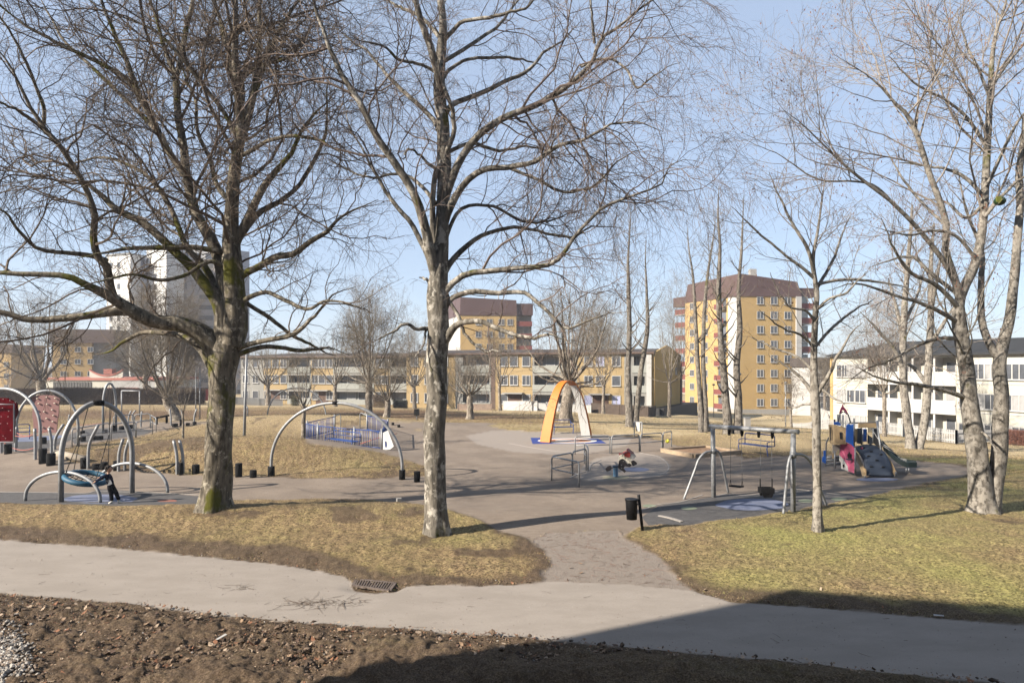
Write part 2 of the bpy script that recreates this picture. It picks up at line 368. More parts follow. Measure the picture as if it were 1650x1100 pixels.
    soilm = ramp(math_('ADD', math_('MULTIPLY', s1.outputs[2], .8), math_('MULTIPLY', math_('SUBTRACT', blade, .4), .9)), (.42, lin(0, 0, 0)), (.62, lin(1, 1, 1)))
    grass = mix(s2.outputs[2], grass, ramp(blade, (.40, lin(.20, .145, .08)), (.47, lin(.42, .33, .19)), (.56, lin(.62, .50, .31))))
    c = mix(soilm, grass, soil)
    c = mix(math_('MULTIPLY', s2.outputs[1], math_('ADD', mid, .35)), c, leaves)
    c = mix(s1.outputs[1], c, grav)
    c = mix(a1.outputs['Alpha'], c, linkc)
    c = mix(s1.outputs[0], c, asphalt)
    l.new(c, b.inputs['Base Color'])
    bp = n.new('ShaderNodeBump'); bp.inputs['Strength'].default_value = .8
    hard = math_('MAXIMUM', s1.outputs[0], math_('MULTIPLY', s1.outputs[1], .8))
    l.new(math_('MULTIPLY', math_('SUBTRACT', 1.0, math_('MULTIPLY', hard, .9)), .06), bp.inputs['Distance'])
    hh = math_('ADD', math_('MULTIPLY', blade, .6), math_('MULTIPLY', fine, .4))
    l.new(hh, bp.inputs['Height']); l.new(bp.outputs[0], b.inputs['Normal'])
    return m
M_GROUND = ground_mat()
LIGHT_GRAVEL = [wpoly([(1020,728),(1065,735),(1082,750),(1075,765),(1020,772),(950,775),(925,768),(940,750),(960,738)]),
                wpoly([(750,702),(790,694),(870,690),(950,692),(1020,702),(1010,718),(960,728),(900,732),(830,728),(770,716)])]
def build_ground():
    ys = [7.0]
    while ys[-1] < 4500:
        d = ys[-1]; st = min(max(.032, 2.0 * d * d / 4950), .9) if d < 150 else d * .05
        ys.append(d + st)
    ys = np.array(ys)
    u = np.concatenate([[-7, -5, -3.5, -2.5, -1.8, -1.4, -1.1, -.95, -.87], np.arange(-.82, .8201, .0019), [.87, .95, 1.1, 1.4, 1.8, 2.5, 3.5, 5, 7]])
    X = u[None, :] * ys[:, None]; Y = np.broadcast_to(ys[:, None], X.shape)
    pa, lk, gr, so, gn, lf, near, south = surf(X, Y)
    Z = gz0(X, Y)
    hard = np.maximum(np.maximum(pa, gr), lk)
    lump = fbm(X, Y, .42, 31, 5)
    ridge = np.exp(-((Y - (10.9 - .2 * (X + 2))) / .5) ** 2) * 0
    dS = sdf(PATH, X, Y).reshape(X.shape)
    away = np.clip(-dS / .6, 0, 1)
    Z = Z + (1 - hard) * ((.03 + so * .035) * lump + .05 * np.abs(fbm(X, Y, .5, 81, 3)) * (1 - so) + .03 * fbm(X, Y, .16, 83, 2) * (Y < 40)) * np.clip(30 / Y, 0, 1)
    Z = Z + south * away * (.10 * fbm(X, Y, 1.1, 41, 5) + .10 * np.abs(fbm(X, Y, .34, 45, 4)) + .035 * fbm(X, Y, .12, 47, 3) + .03 + .16 * np.exp(-(((X - 2) / 6)**2 + ((Y - 9.8) / .6)**2)))
    Z = Z + np.clip(-dS / .35, 0, 1) * (1 - south) * .03 * (Y < 25) * (1 - hard)
    Z = Z - (Z - gz0(X, Y) + .05) * np.exp(-(((X + 2.9) / .52)**2 + ((Y - 14.0) / .34)**2) ** 2)
    nr, nc = X.shape
    V = np.stack([X, Y, Z], -1).reshape(-1, 3)
    idx = np.arange(nr * nc).reshape(nr, nc)
    Q = np.stack([idx[:-1, :-1], idx[:-1, 1:], idx[1:, 1:], idx[1:, :-1]], -1).reshape(-1, 4)
    def fc(a): return ((a[:-1, :-1] + a[:-1, 1:] + a[1:, 1:] + a[1:, :-1]) / 4).ravel()
    kp = np.maximum(fc(pa), fc(lk)) > .5; kg = (fc(gr) > .5) & ~kp
    lg = np.zeros(X.size)
    for P in LIGHT_GRAVEL: lg = np.maximum(lg, np.clip(sdf(P, X, Y) / .12 + .5, 0, 1) * .85)
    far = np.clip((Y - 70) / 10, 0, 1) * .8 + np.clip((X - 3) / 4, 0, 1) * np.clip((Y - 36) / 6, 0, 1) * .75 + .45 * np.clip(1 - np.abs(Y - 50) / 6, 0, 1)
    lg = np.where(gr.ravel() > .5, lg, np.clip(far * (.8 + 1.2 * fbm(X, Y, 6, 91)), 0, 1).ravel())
    c1 = np.stack([pa.ravel(), gr.ravel(), so.ravel(), lk.ravel()], -1); c2 = np.stack([gn.ravel(), lf.ravel(), lg, np.ones(X.size)], -1)
    for nm, sel in (('path', kp), ('playground_surface', kg), ('ground', ~kp & ~kg)):
        q = Q[sel]; used, inv = np.unique(q.ravel(), return_inverse=True)
        o = mesh_np(nm, V[used], inv.reshape(-1, 4), M_GROUND, smooth=True); o['kind'] = 'structure'
        for an, c in (('mask', c1), ('mask2', c2)):
            at = o.data.attributes.new(an, 'FLOAT_COLOR', 'POINT'); at.data.foreach_set('color', c[used].astype(np.float32).ravel())
    # the rest of the ground, beside and behind the place the photograph was taken from
    xs = np.linspace(-300, 300, 41); yy = np.linspace(-120, 7.15, 20); XX, YY = np.meshgrid(xs, yy); ZZ = gz0(XX, YY) - .07
    idx = np.arange(XX.size).reshape(XX.shape); Q = np.stack([idx[:-1, :-1], idx[:-1, 1:], idx[1:, 1:], idx[1:, :-1]], -1).reshape(-1, 4)
    o = mesh_np('ground', np.stack([XX, YY, ZZ], -1).reshape(-1, 3), Q, M_GROUND, smooth=True); o['kind'] = 'structure'
    at = o.data.attributes.new('mask', 'FLOAT_COLOR', 'POINT'); at.data.foreach_set('color', np.tile([0, 0, .8, 0], XX.size).astype(np.float32))
    at = o.data.attributes.new('mask2', 'FLOAT_COLOR', 'POINT'); at.data.foreach_set('color', np.tile([.2, 0, 0, 1], XX.size).astype(np.float32))
build_ground()

# thin sheets on the flat playground: rubber mats, painted patches, edging strips
def drape(name, pts, m, dz, thick=.0, world=None):
    P = [Vector(p[:2]) for p in (world if world is not None else [G(*p) for p in pts])]
    xs = [p.x for p in P]; ys = [p.y for p in P]; pts2 = list(P); st = max(.25, (max(xs) - min(xs)) / 14)
    arr = np.array([(p.x, p.y) for p in P]); gx, gy = np.meshgrid(np.arange(min(xs), max(xs), st), np.arange(min(ys), max(ys), st))
    s = sdf(arr, gx, gy)
    for x, y, d in zip(gx.ravel(), gy.ravel(), s):
        if d > .08: pts2.append(Vector((x, y)))
    n = len(P); vs, _, fs, *_ = delaunay_2d_cdt(pts2, [(i, (i+1) % n) for i in range(n)], [list(range(n))], 1, 1e-5)
    z = gz0(np.array([v.x for v in vs]), np.array([v.y for v in vs])) + dz
    mb = MB(); mb.add([(v.x, v.y, zz) for v, zz in zip(vs, z)], [tuple(f) for f in fs])
    o = mb.build(name, m)
    if o.data.polygons and o.data.polygons[0].normal.z < 0: o.data.flip_normals()
    o['kind'] = 'structure'; return o
def ell(cx, cy, rx, ry, n=28, wob=0.):
    return [(cx + rx * math.cos(2*math.pi*i/n) * (1 + wob * math.sin(5*i)), cy + ry * math.sin(2*math.pi*i/n)) for i in range(n)]
def strip(name, pts, w, m, dz):
    P = [G(*p) for p in pts]; mb = MB(); L = []; Rr = []
    Q = spline([tuple(p) for p in P], len(P) * 8) if len(P) > 2 else np.array([tuple(P[0]), tuple(P[1])])
    for i in range(len(Q)):
        t = Vector(Q[min(i+1, len(Q)-1)]) - Vector(Q[max(i-1, 0)]); t.z = 0; t.normalize(); nn = Vector((-t.y, t.x, 0)) * (w/2)
        a = Vector(Q[i]); L.append(a + nn); Rr.append(a - nn)
    vs = [(p.x, p.y, gz(p.x, p.y) + dz) for p in L + Rr]; n = len(L)
    vs += [(x, y, z - dz - .03) for x, y, z in vs]
    fs = [(i+1, i, n+i, n+i+1) for i in range(n-1)] + [(i, i+1, 2*n+i+1, 2*n+i) for i in range(n-1)] + [(n+i+1, n+i, 3*n+i, 3*n+i+1) for i in range(n-1)]
    mb.add(vs, fs); o = mb.build(name, m); o['kind'] = 'structure'; return o
m_rub = mat('rubber_asphalt', lin(.085, .08, .078), .9, var=.25, vscale=5, bump=.3)
m_blue_p = mat('worn_blue_rubber', lin(.12, .15, .25), .9, col2=lin(.19, .21, .29), vscale=2.5)
m_green_p = mat('worn_green_rubber', lin(.22, .25, .17), .9, var=.15)
m_conc = mat('concrete', lin(.36, .33, .30), .9, var=.15, vscale=9)
m_bluemat = mat('blue_rubber_mat', lin(.02, .05, .26), .8, var=.1)
m_white_p = mat('white_rubber', lin(.62, .58, .54), .9, var=.1)
m_red_p = mat('red_rubber', lin(.30, .11, .07), .9, var=.2)
m_orange_p = mat('orange_rubber', lin(.42, .17, .08), .9, var=.2)
m_pgrey = mat('grey_rubber', lin(.20, .19, .19), .9, var=.1)
DZ = .006
drape('rubber_mat', [(1000,864),(1012,850),(1034,833),(1060,815),(1098,808),(1150,800),(1171,795),(1215,797),(1277,788),(1350,796),(1440,789),(1400,801),(1330,814.5),(1260,827),(1190,837),(1100,846),(1045,846)][2:], m_rub, DZ)
strip('edging_strip', [(1034,822),(1060,813),(1098,808),(1132,797)], .05, m_conc, .012)
strip('edging_strip', [(1148,800),(1171,795)], .05, m_conc, .012); strip('edging_strip', [(1180,795),(1202,798),(1240,793),(1277,788),(1310,791),(1350,796),(1400,799)], .05, m_conc, .012)
strip('edging_strip', [(1062,831),(1080,835),(1099,841)], .12, m_conc, .03)
drape('painted_patch', ell(1213, 813, 58, 9.5, wob=.06), m_blue_p, .012)
drape('painted_patch', ell(1110, 819, 13, 2.6), m_green_p, .012); drape('painted_patch', ell(1046, 815, 11, 2.4), m_green_p, .012)
drape('painted_patch', ell(1299, 807, 13, 2.6), m_green_p, .012); drape('painted_patch', ell(1352, 804, 13, 2.6), m_green_p, .012)
drape('painted_patch', ell(1413, 772.5, 34, 3), m_blue_p, .012)
drape('rubber_mat', [(-60,794),(0,793),(60,793),(120,794),(141,794),(160,788),(200,790),(270,795),(330,800),(330,812),(200,814.5),(60,812.5),(-60,809)], m_rub, DZ)
strip('edging_strip', [(-20,792),(60,793),(120,794),(141,794),(155,791),(190,791)], .05, m_conc, .012); strip('edging_strip', [(190,792),(230,793),(270,794.5),(322,797)], .05, m_conc, .012)
drape('painted_patch', ell(162, 804, 60, 7.5, wob=.05), m_blue_p, .012)
drape('painted_patch', ell(269, 807, 16, 2.2), m_red_p, .012)
drape('rubber_mat', [(-40,712),(0,713),(60,711),(100,706),(118,700),(118,707),(96,716),(80,722),(30,727),(-40,727)], m_rub, DZ)
drape('painted_patch', [(26,712),(60,711),(92,707),(106,702),(96,701),(60,703),(30,705)], m_blue_p, .013)
drape('rubber_mat', [(120,715),(180,707),(230,700),(250,693),(200,688),(140,691),(110,700)], m_rub, DZ)
drape('rubber_mat', [(855,705),(964,706.5),(977,714),(858,715)], m_bluemat, DZ)
drape('painted_patch', ell(914, 710, 48, 3.9), m_white_p, .012); drape('painted_patch', ell(916, 710, 37, 2.6), m_orange_p, .018); drape('painted_patch', ell(914, 710.2, 20, 1.5), m_white_p, .024)
drape('painted_patch', ell(992, 769, 22, 3.4), mat('yellowish_rubber', lin(.42, .38, .26), .9), .012)
drape('painted_patch', ell(1024, 756.5, 22, 3.5), m_blue_p, .012)
strip('edging_strip', [(918,770),(935,762),(948,758),(953,748),(968,741)], .07, m_conc, .02)
strip('edging_strip', [(1030,729),(1062,736),(1077,750),(1070,762),(1035,771)], .05, m_conc, .012)
strip('edging_strip', [(820,714),(900,727),(985,731)], .05, mat('pale_line', lin(.4, .36, .33), .9), .009)
# ------------------------------------------------------------------ trees
def nrm(v): return v / np.maximum(np.linalg.norm(v, axis=-1, keepdims=True), 1e-9)
def tubes(P, Rr, S, out):
    """P (N,K,3), Rr (N,K): adds closed-sided tubes to out = [verts, quads, count]"""
    N, K, _ = P.shape
    if N == 0: return
    T = np.empty_like(P); T[:, 1:-1] = P[:, 2:] - P[:, :-2]; T[:, 0] = P[:, 1] - P[:, 0]; T[:, -1] = P[:, -1] - P[:, -2]; T = nrm(T)
    avg = nrm(P[:, -1] - P[:, 0]); ref = np.zeros((N, 3)); ref[np.arange(N), np.abs(avg).argmin(1)] = 1
    A = nrm(np.cross(T, ref[:, None, :])); B = np.cross(T, A)
    a = np.arange(S) * 2 * np.pi / S
    V = P[:, :, None, :] + Rr[:, :, None, None] * (np.cos(a)[None, None, :, None] * A[:, :, None, :] + np.sin(a)[None, None, :, None] * B[:, :, None, :])
    base = out[2] + np.arange(N)[:, None, None] * K * S + np.arange(K - 1)[None, :, None] * S; i = np.arange(S)[None, None, :]; j = (i + 1) % S
    Q = np.stack([base + i, base + j, base + S + j, base + S + i], -1).reshape(-1, 4)
    out[0].append(V.reshape(-1, 3)); out[1].append(Q); out[2] += N * K * S
def spawn(P, Rr, g, dens, t0, t1, ang, lf, lmin, rf, K, wig, trop, rmin, taper=.25, jit=.5, lend=.45, outw=None):
    """children of the branches P: dens per metre between fractions t0..t1"""
    N, Kp, _ = P.shape
    if N == 0: return np.zeros((0, K, 3)), np.zeros((0, K))
    Ls = np.linalg.norm(np.diff(P, axis=1), axis=2).sum(1)
    cnt = g.poisson(np.minimum(dens * Ls * (t1 - t0), 60)) + 0; par = np.repeat(np.arange(N), cnt); M = len(par)
    if M == 0: return np.zeros((0, K, 3)), np.zeros((0, K))
    t = t0 + (t1 - t0) * g.random(M) ** .7; f = t * (Kp - 1); i = np.minimum(f.astype(int), Kp - 2); w = (f - i)[:, None]
    p = P[par, i] * (1 - w) + P[par, i + 1] * w; rp = Rr[par, i] * (1 - w[:, 0]) + Rr[par, i + 1] * w[:, 0]
    tan = nrm(P[par, i + 1] - P[par, i]); rv = nrm(g.normal(size=(M, 3)))
    if outw is not None: rv = nrm(rv + outw[1] * nrm(p - outw[0]))
    perp = nrm(rv - tan * (rv * tan).sum(1, keepdims=True))
    a = np.radians(ang[0] + (ang[1] - ang[0]) * g.random(M))[:, None]
    d = nrm(np.cos(a) * tan + np.sin(a) * perp)
    L = np.maximum(Ls[par] * lf * (1 - (1 - lend) * t) * (1 - jit + 2 * jit * g.random(M)), lmin)
    r0 = np.maximum(np.minimum(rp * rf, L * .0072 + .0018), rmin)
    C = np.empty((M, K, 3)); C[:, 0] = p; st = (L / (K - 1))[:, None]
    tr = np.array([0, 0, 1.]) * trop
    for k in range(1, K):
        d = nrm(d + g.normal(size=(M, 3)) * wig + tr * (1 if trop > 0 else (k / K) * 1.6)); C[:, k] = C[:, k-1] + d * st
    tt = np.linspace(0, 1, K)[None, :]
    RR = np.maximum(r0[:, None] * (1 - (1 - taper) * tt), rmin * .7)
    return C, RR
def mk_limbs(limbs, D0, K=26):
    """limb = (depth offset at its end, [(px, py, width px), ...]) traced at the depth of the tree"""
    Ps = []; Rs = []
    for dd, pts in limbs:
        q = []; n = len(pts)
        for k, (px, py, w) in enumerate(pts):
            D = D0 + dd * (k / max(n - 1, 1)) ** 1.1; v = wp(px, py, D); q.append((v.x, v.y, v.z, w / 2 * D / F))
        s = spline(q, K); Ps.append(s[:, :3]); Rs.append(np.maximum(s[:, 3] * (1 - .7 * np.linspace(0, 1, K) ** 4), .005))
    return np.array(Ps), np.array(Rs)
def cones(P, g, dens, out, size=.03):
    """small cones, catkins and dead leaves hanging on the twigs"""
    N, K, _ = P.shape; M = int(N * dens)
    i = g.integers(0, N, M); k = g.integers(K // 2, K, M); c = P[i, k] + g.normal(size=(M, 3)) * .015; c[:, 2] -= size * .7
    s = size * (.6 + .9 * g.random(M))
    a = nrm(g.normal(size=(M, 3))) * s[:, None] * .55; b = np.cross(nrm(a), nrm(g.normal(size=(M, 3)) * .5 + [0, 0, .1])) * s[:, None] * .5; u = np.zeros((M, 3)); u[:, 2] = s
    V = np.stack([c - u, c + a, c + b, c - a * .9, c - b, c + u * .8], 1)
    o = out[2]; bs = o + np.arange(M)[:, None, None] * 6
    t = np.array([[0,1,2,2],[0,2,3,3],[0,3,4,4],[0,4,1,1],[5,2,1,1],[5,3,2,2],[5,4,3,3],[5,1,4,4]])
    # stored as quads of a folded rhomb: two quads per side
    q = np.array([[0,1,5,3],[0,2,5,4]])
    out[0].append(V.reshape(-1, 3)); out[1].append((bs + q[None]).reshape(-1, 4)); out[2] += M * 6
def new(): return [[], [], 0]
def fin(name, out, m, parent, smooth=False):
    V = np.concatenate(out[0]); Q = np.concatenate(out[1])
    return mesh_np(name, V, Q, m, parent, smooth, origin=tuple(parent.location))
def trunk_mesh(pts, D0, g, S=22, K=60, flare=.6, lump=.06, dz=0):
    q = []
    for px, py, w in pts:
        v = wp(px, py, D0); q.append((v.x, v.y, v.z, w / 2 * D0 / F))
    s = spline(q, K); P = s[:, :3]; r = s[:, 3]
    h = P[:, 2] - P[0, 2]
    a = np.arange(S) * 2 * np.pi / S; V = []
    ph = g.random(5) * 6.28
    fl = flare * np.exp(-h / .35)[:, None]
    rr = r[:, None] * (1 + fl * (.5 + .5 * np.cos(5 * a + ph[0])[None] * .7 + .3 * np.cos(3 * a + ph[1])[None]) + lump * np.cos(3 * a[None] + 2.1 * h[:, None] + ph[2]) + lump * .7 * np.cos(5 * a[None] - 3.3 * h[:, None] + ph[3])
                       + lump * 1.3 * vn(a[None] * 1.5 + 0 * h[:, None], h[:, None] + 0 * a[None], .45, 3))
    V = np.stack([P[:, 0:1] + rr * np.cos(a), P[:, 1:2] + rr * np.sin(a), P[:, 2:3] + 0 * rr], -1)
    V[0, :, 2] -= .25
    i = np.arange(S)[None]; j = (i + 1) % S; b = np.arange(K - 1)[:, None] * S
    Q = np.stack([b + i, b + j, b + S + j, b + S + i], -1).reshape(-1, 4)
    return V.reshape(-1, 3), Q, P, r
def big_tree(name, label, cat, D0, trunk, limbs, mtrunk, mtwig, seed, prm, extra=None, group=None, cone=None, seg=22):
    g = np.random.default_rng(seed)
    base = wp(trunk[0][0], trunk[0][1], D0)
    t = thing(name, label, cat, base, group)
    V, Q, TP, TR = trunk_mesh(trunk, D0, g, S=seg)
    tr = new(); tr[0].append(V); tr[1].append(Q); tr[2] = len(V)
    others = []
    if extra:      # other stems of the same tree
        for e in extra:
            V, Q, P2, R2 = trunk_mesh(e, D0, g, S=seg); tr[1].append(Q + tr[2]); tr[0].append(V); tr[2] += len(V); others.append((P2, R2))
    P, Rr = mk_limbs(limbs, D0)
    # a little crookedness
    K = P.shape[1]; wob = np.cumsum(g.normal(size=P.shape) * prm.get('crook', .02), axis=1); wob -= wob * np.linspace(1, 0, K)[None, :, None] ** 2 * 0
    P = P + wob * np.linspace(0, 1, K)[None, :, None]
    tubes(P, Rr, 9, tr)
    # limbs nobody could trace: towards and away from the camera
    n = prm.get('hidden', 10); TPs = TP[None]; TRs = TR[None]
    if n:
        Ls = np.linalg.norm(np.diff(TP, axis=0), axis=1).sum()
        Hh, HR = spawn(TPs, TRs, g, n / (Ls * (prm['h1'] - prm['h0'])), prm['h0'], prm['h1'], prm.get('hang', (35, 70)), prm.get('hl', .45), 1.5, .5, K, .09, .07, .01, .12, lend=.4)
        d = Hh[:, -1] - Hh[:, 0]; keep = np.abs(d[:, 1]) > np.abs(d[:, 0]) * .7; Hh = Hh[keep]; HR = HR[keep]
        tubes(Hh, HR, 7, tr); P = np.concatenate([P, Hh]); Rr = np.concatenate([Rr, HR])
    fin('trunk', tr, mtrunk, t, True)
    cr = new()
    b1, r1 = spawn(P, Rr, g, prm['d1'], .12, 1, (30, 65), prm['l1'], .5, .55, 11, prm.get('w1', .16), prm.get('t1', .05), .0055, .2, lend=.8)
    top = (np.array([TP] + [o[0] for o in others])[:, 22:], np.array([TR] + [o[1] for o in others])[:, 22:]) if prm.get('stem', 1) else None
    if top is not None:
        bs, rs = spawn(top[0], top[1], g, prm['d1'] * 1.2, .1, 1, (40, 70), prm.get('ls', .35), .5, .5, 11, .15, .05, .007, .2); b1 = np.concatenate([b1, bs]); r1 = np.concatenate([r1, rs])
    tubes(b1, r1, 5, cr)
    b2, r2 = spawn(b1, r1, g, prm['d2'], .1, 1, (28, 65), prm['l2'], .25, .6, 7, prm.get('w2', .2), prm.get('t2', -.02), .0036, .35)
    tubes(b2, r2, 4, cr)
    b3, r3 = spawn(b2, r2, g, prm['d3'], .1, 1, (22, 60), prm['l3'], prm.get('lm3', .22), .7, 5, prm.get('w3', .16), prm.get('t3', -.15), prm.get('rm', .0031), .5)
    tubes(b3, r3, 3, cr)
    # fine ends of the limbs themselves
    e3, q3 = spawn(b1, r1, g, prm['d3'] * .35, .3, 1, (25, 70), .22, .25, .5, 5, .16, prm.get('t3', -.15), .0027, .5); tubes(e3, q3, 3, cr)
    fin('crown', cr, mtwig, t)
    if cone:
        cn = new(); cones(np.concatenate([b3, e3]), g, cone[0], cn, cone[1]); fin('cones', cn, cone[2], t)['kind'] = 'stuff'
    print(name, 'limbs', len(P), 'b1', len(b1), 'b2', len(b2), 'b3', len(b3) + len(e3))
    return t
M_BARK1 = bark_mat('old_bark', lin(.118, .102, .078), lin(.29, .262, .21), moss=.85, white=-.3)
M_BARK2 = bark_mat('birch_bark', lin(.12, .108, .09), lin(.30, .28, .245), moss=.5, white=-.1, stripe=4.)
M_BARK3 = bark_mat('alder_bark', lin(.125, .112, .095), lin(.225, .207, .18), moss=.4, white=.25, stripe=7.)
M_BARK5 = bark_mat('poplar_bark', lin(.10, .088, .074), lin(.165, .15, .13), moss=.35, white=.1, stripe=6.)
M_BARK4 = bark_mat('park_bark', lin(.14, .118, .095), lin(.25, .22, .18), moss=.35, white=.0)
M_TWIG1 = mat('twig_brown', lin(0.132, 0.101, 0.077), .9, col2=lin(0.230, 0.181, 0.140), vscale=.6, spec=.15)
M_TWIG2 = mat('twig_birch', lin(0.127, 0.097, 0.084), .9, col2=lin(0.247, 0.196, 0.166), vscale=.7, spec=.15)
M_TWIG3 = mat('twig_alder', lin(0.251, 0.211, 0.179), .9, col2=lin(0.359, 0.315, 0.271), vscale=.7, spec=.15)
M_TWIG4 = mat('twig_park', lin(0.173, 0.145, 0.111), .9, col2=lin(0.252, 0.214, 0.163), vscale=.3, spec=.15)
M_CONE = mat('dead_leaf_brown', lin(0.169, 0.078, 0.052), .9, col2=lin(0.325, 0.156, 0.104), vscale=9)

L1 = [
 (0, [(372,556,40),(379,520,42),(377,480,37),(375,430,33),(373,390,27),(376,330,21),(382,270,19),(391,220,17),(392,160,15),(387,110,13),(386,60,11),(388,0,10),(390,-70,8),(388,-150,4)]),
 (-1, [(358,556,34),(360,509,27),(347,476,23),(331,457,19),(308,427,16),(281,401,14),(262,381,14),(229,352,14),(196,339,13),(164,309,11),(131,283,8),(110,262,6),(80,250,4)]),
 (1.2, [(366,540,34),(362,480,27),(358,430,23),(337,381,18),(314,345,16),(303,305,14),(297,276,14),(294,233,13),(285,189,12),(282,145,12),(279,122,11),(262,87,8),(247,35,7),(236,0,7),(225,-60,4)]),
 (1.5, [(281,128,9),(291,102,9),(300,44,8),(311,0,7),(318,-60,4)]),
 (-.8, [(300,285,11),(273,247,11),(247,198,10),(224,154,10),(209,110,9),(192,64,8),(175,23,7),(167,0,7),(155,-60,4)]),
 (-1.5, [(226,158,8),(204,128,8),(163,105,7),(122,87,6),(79,67,6),(44,49,5),(0,20,4),(-40,0,3)]),
 (2.0, [(262,220,7),(232,190,7),(190,150,6),(150,110,6),(110,70,5),(85,30,5),(60,-20,3)]),
 (-2.5, [(352,575,36),(336,545,34),(318,532,30),(290,521,26),(262,519,24),(235,512,23),(215,500,22),(196,487,19),(180,476,17),(160,466,15),(148,461,13),(115,445,11),(60,440,10),(0,438,9),(-60,430,7),(-120,420,4)]),
 (-1.5, [(215,502,16),(190,501,15),(160,505,13),(110,511,12),(50,516,11),(10,508,10),(-40,495,8),(-110,470,4)]),
 (-2.6, [(182,478,15),(176,455,14),(173,430,13),(157,412,12),(150,380,11),(152,345,10),(140,310,9),(127,285,9),(110,258,9),(97,238,9),(67,204,8),(44,169,7),(26,131,6),(0,87,5),(-20,40,3)]),
 (-3, [(92,230,7),(60,202,6),(30,185,6),(0,170,5),(-50,155,3)]),
 (-2, [(70,205,6),(72,175,6),(60,140,5),(48,105,5),(25,60,4),(5,20,4),(-10,-40,3)]),
 (-3.3, [(172,420,9),(145,412,8),(100,408,7),(60,403,6),(30,380,6),(0,345,5),(-40,325,3)]),
 (-1.5, [(372,410,10),(350,405,9),(315,399,9),(280,399,9),(230,400,8),(180,403,7),(150,408,5),(110,415,3)]),
 (-.5, [(378,455,12),(395,440,12),(417,429,11),(444,413,11),(474,407,10),(496,391,9),(526,375,8),(545,355,6),(575,338,5),(610,322,3)]),
 (-1.5, [(382,492,9),(400,480,8),(430,472,7),(460,485,7),(495,500,6),(520,487,5),(550,487,5),(585,500,3)]),
 (-1, [(385,560,10),(400,555,9),(430,548,8),(470,540,8),(500,520,6),(520,500,5),(540,480,4),(575,468,3)]),
 (1.2, [(385,570,9),(420,560,8),(450,562,7),(480,567,7),(500,565,6),(530,560,4),(560,570,3)]),
 (1, [(382,478,8),(400,490,7),(430,510,7),(460,535,6),(490,550,6),(535,565,3)]),
 (.8, [(378,395,15),(400,350,13),(421,305,12),(440,280,10),(465,250,8),(480,220,7),(500,190,6),(525,165,4),(545,140,3)]),
 (2.4, [(380,390,12),(415,345,10),(450,325,8),(480,300,7),(500,270,7),(520,230,6),(525,200,5),(523,150,4),(530,100,3)]),
 (-.6, [(390,225,11),(400,190,10),(410,150,9),(430,90,8),(450,40,7),(475,0,6),(500,-40,4)]),
 (1, [(393,190,10),(408,150,9),(417,100,8),(420,60,8),(418,0,7),(420,-60,4)]),
 (1.4, [(388,190,9),(380,150,8),(370,90,8),(355,40,7),(345,0,6),(335,-60,4)]),
 (-1.6, [(386,230,8),(360,180,7),(330,140,7),(300,100,7),(270,60,6),(240,35,5),(190,15,4),(150,-10,3)]),
 (-2, [(380,255,8),(410,240,7),(440,225,6),(480,218,6),(520,225,5),(560,245,3)]),
 (-.5, [(386,130,7),(405,115,6),(430,105,6),(470,97,5),(520,95,4),(560,80,3)]),
 (1.5, [(345,600,14),(325,565,12),(305,548,10),(285,540,9),(250,537,8),(225,540,7),(200,555,6),(180,568,5),(150,575,3)]),
 (2.5, [(365,500,14),(330,430,11),(300,400,9),(270,330,8),(240,290,7),(200,270,6),(160,262,5),(110,275,4),(60,285,3)]),
 (2.5, [(376,330,9),(350,300,8),(340,260,7),(320,215,6),(318,170,5),(300,130,4),(290,90,3)]),
 (-2.2, [(375,440,9),(340,420,7),(300,440,6),(260,445,6),(215,435,5),(170,445,4),(120,460,3)]),
]
T1 = [(342,822,50),(345,800,46),(349,770,43),(353,720,41),(357,640,40),(358,600,42),(361,575,46),(364,558,42),(372,525,30)]
P1 = dict(hidden=7, h0=.45, h1=1, hl=.9, hang=(30, 65), d1=2.1, l1=.5, d2=3.8, l2=.46, d3=5.0, l3=.62, t1=.03, t2=-.03, t3=-.12, crook=.022, w1=.24, w2=.28, w3=.2, stem=0)
big_tree('deciduous_tree', 'large spreading bare tree with thick mossy forked trunk beside the basket swing', 'tree', 20.7, T1, L1, M_BARK1, M_TWIG1, 5, P1)

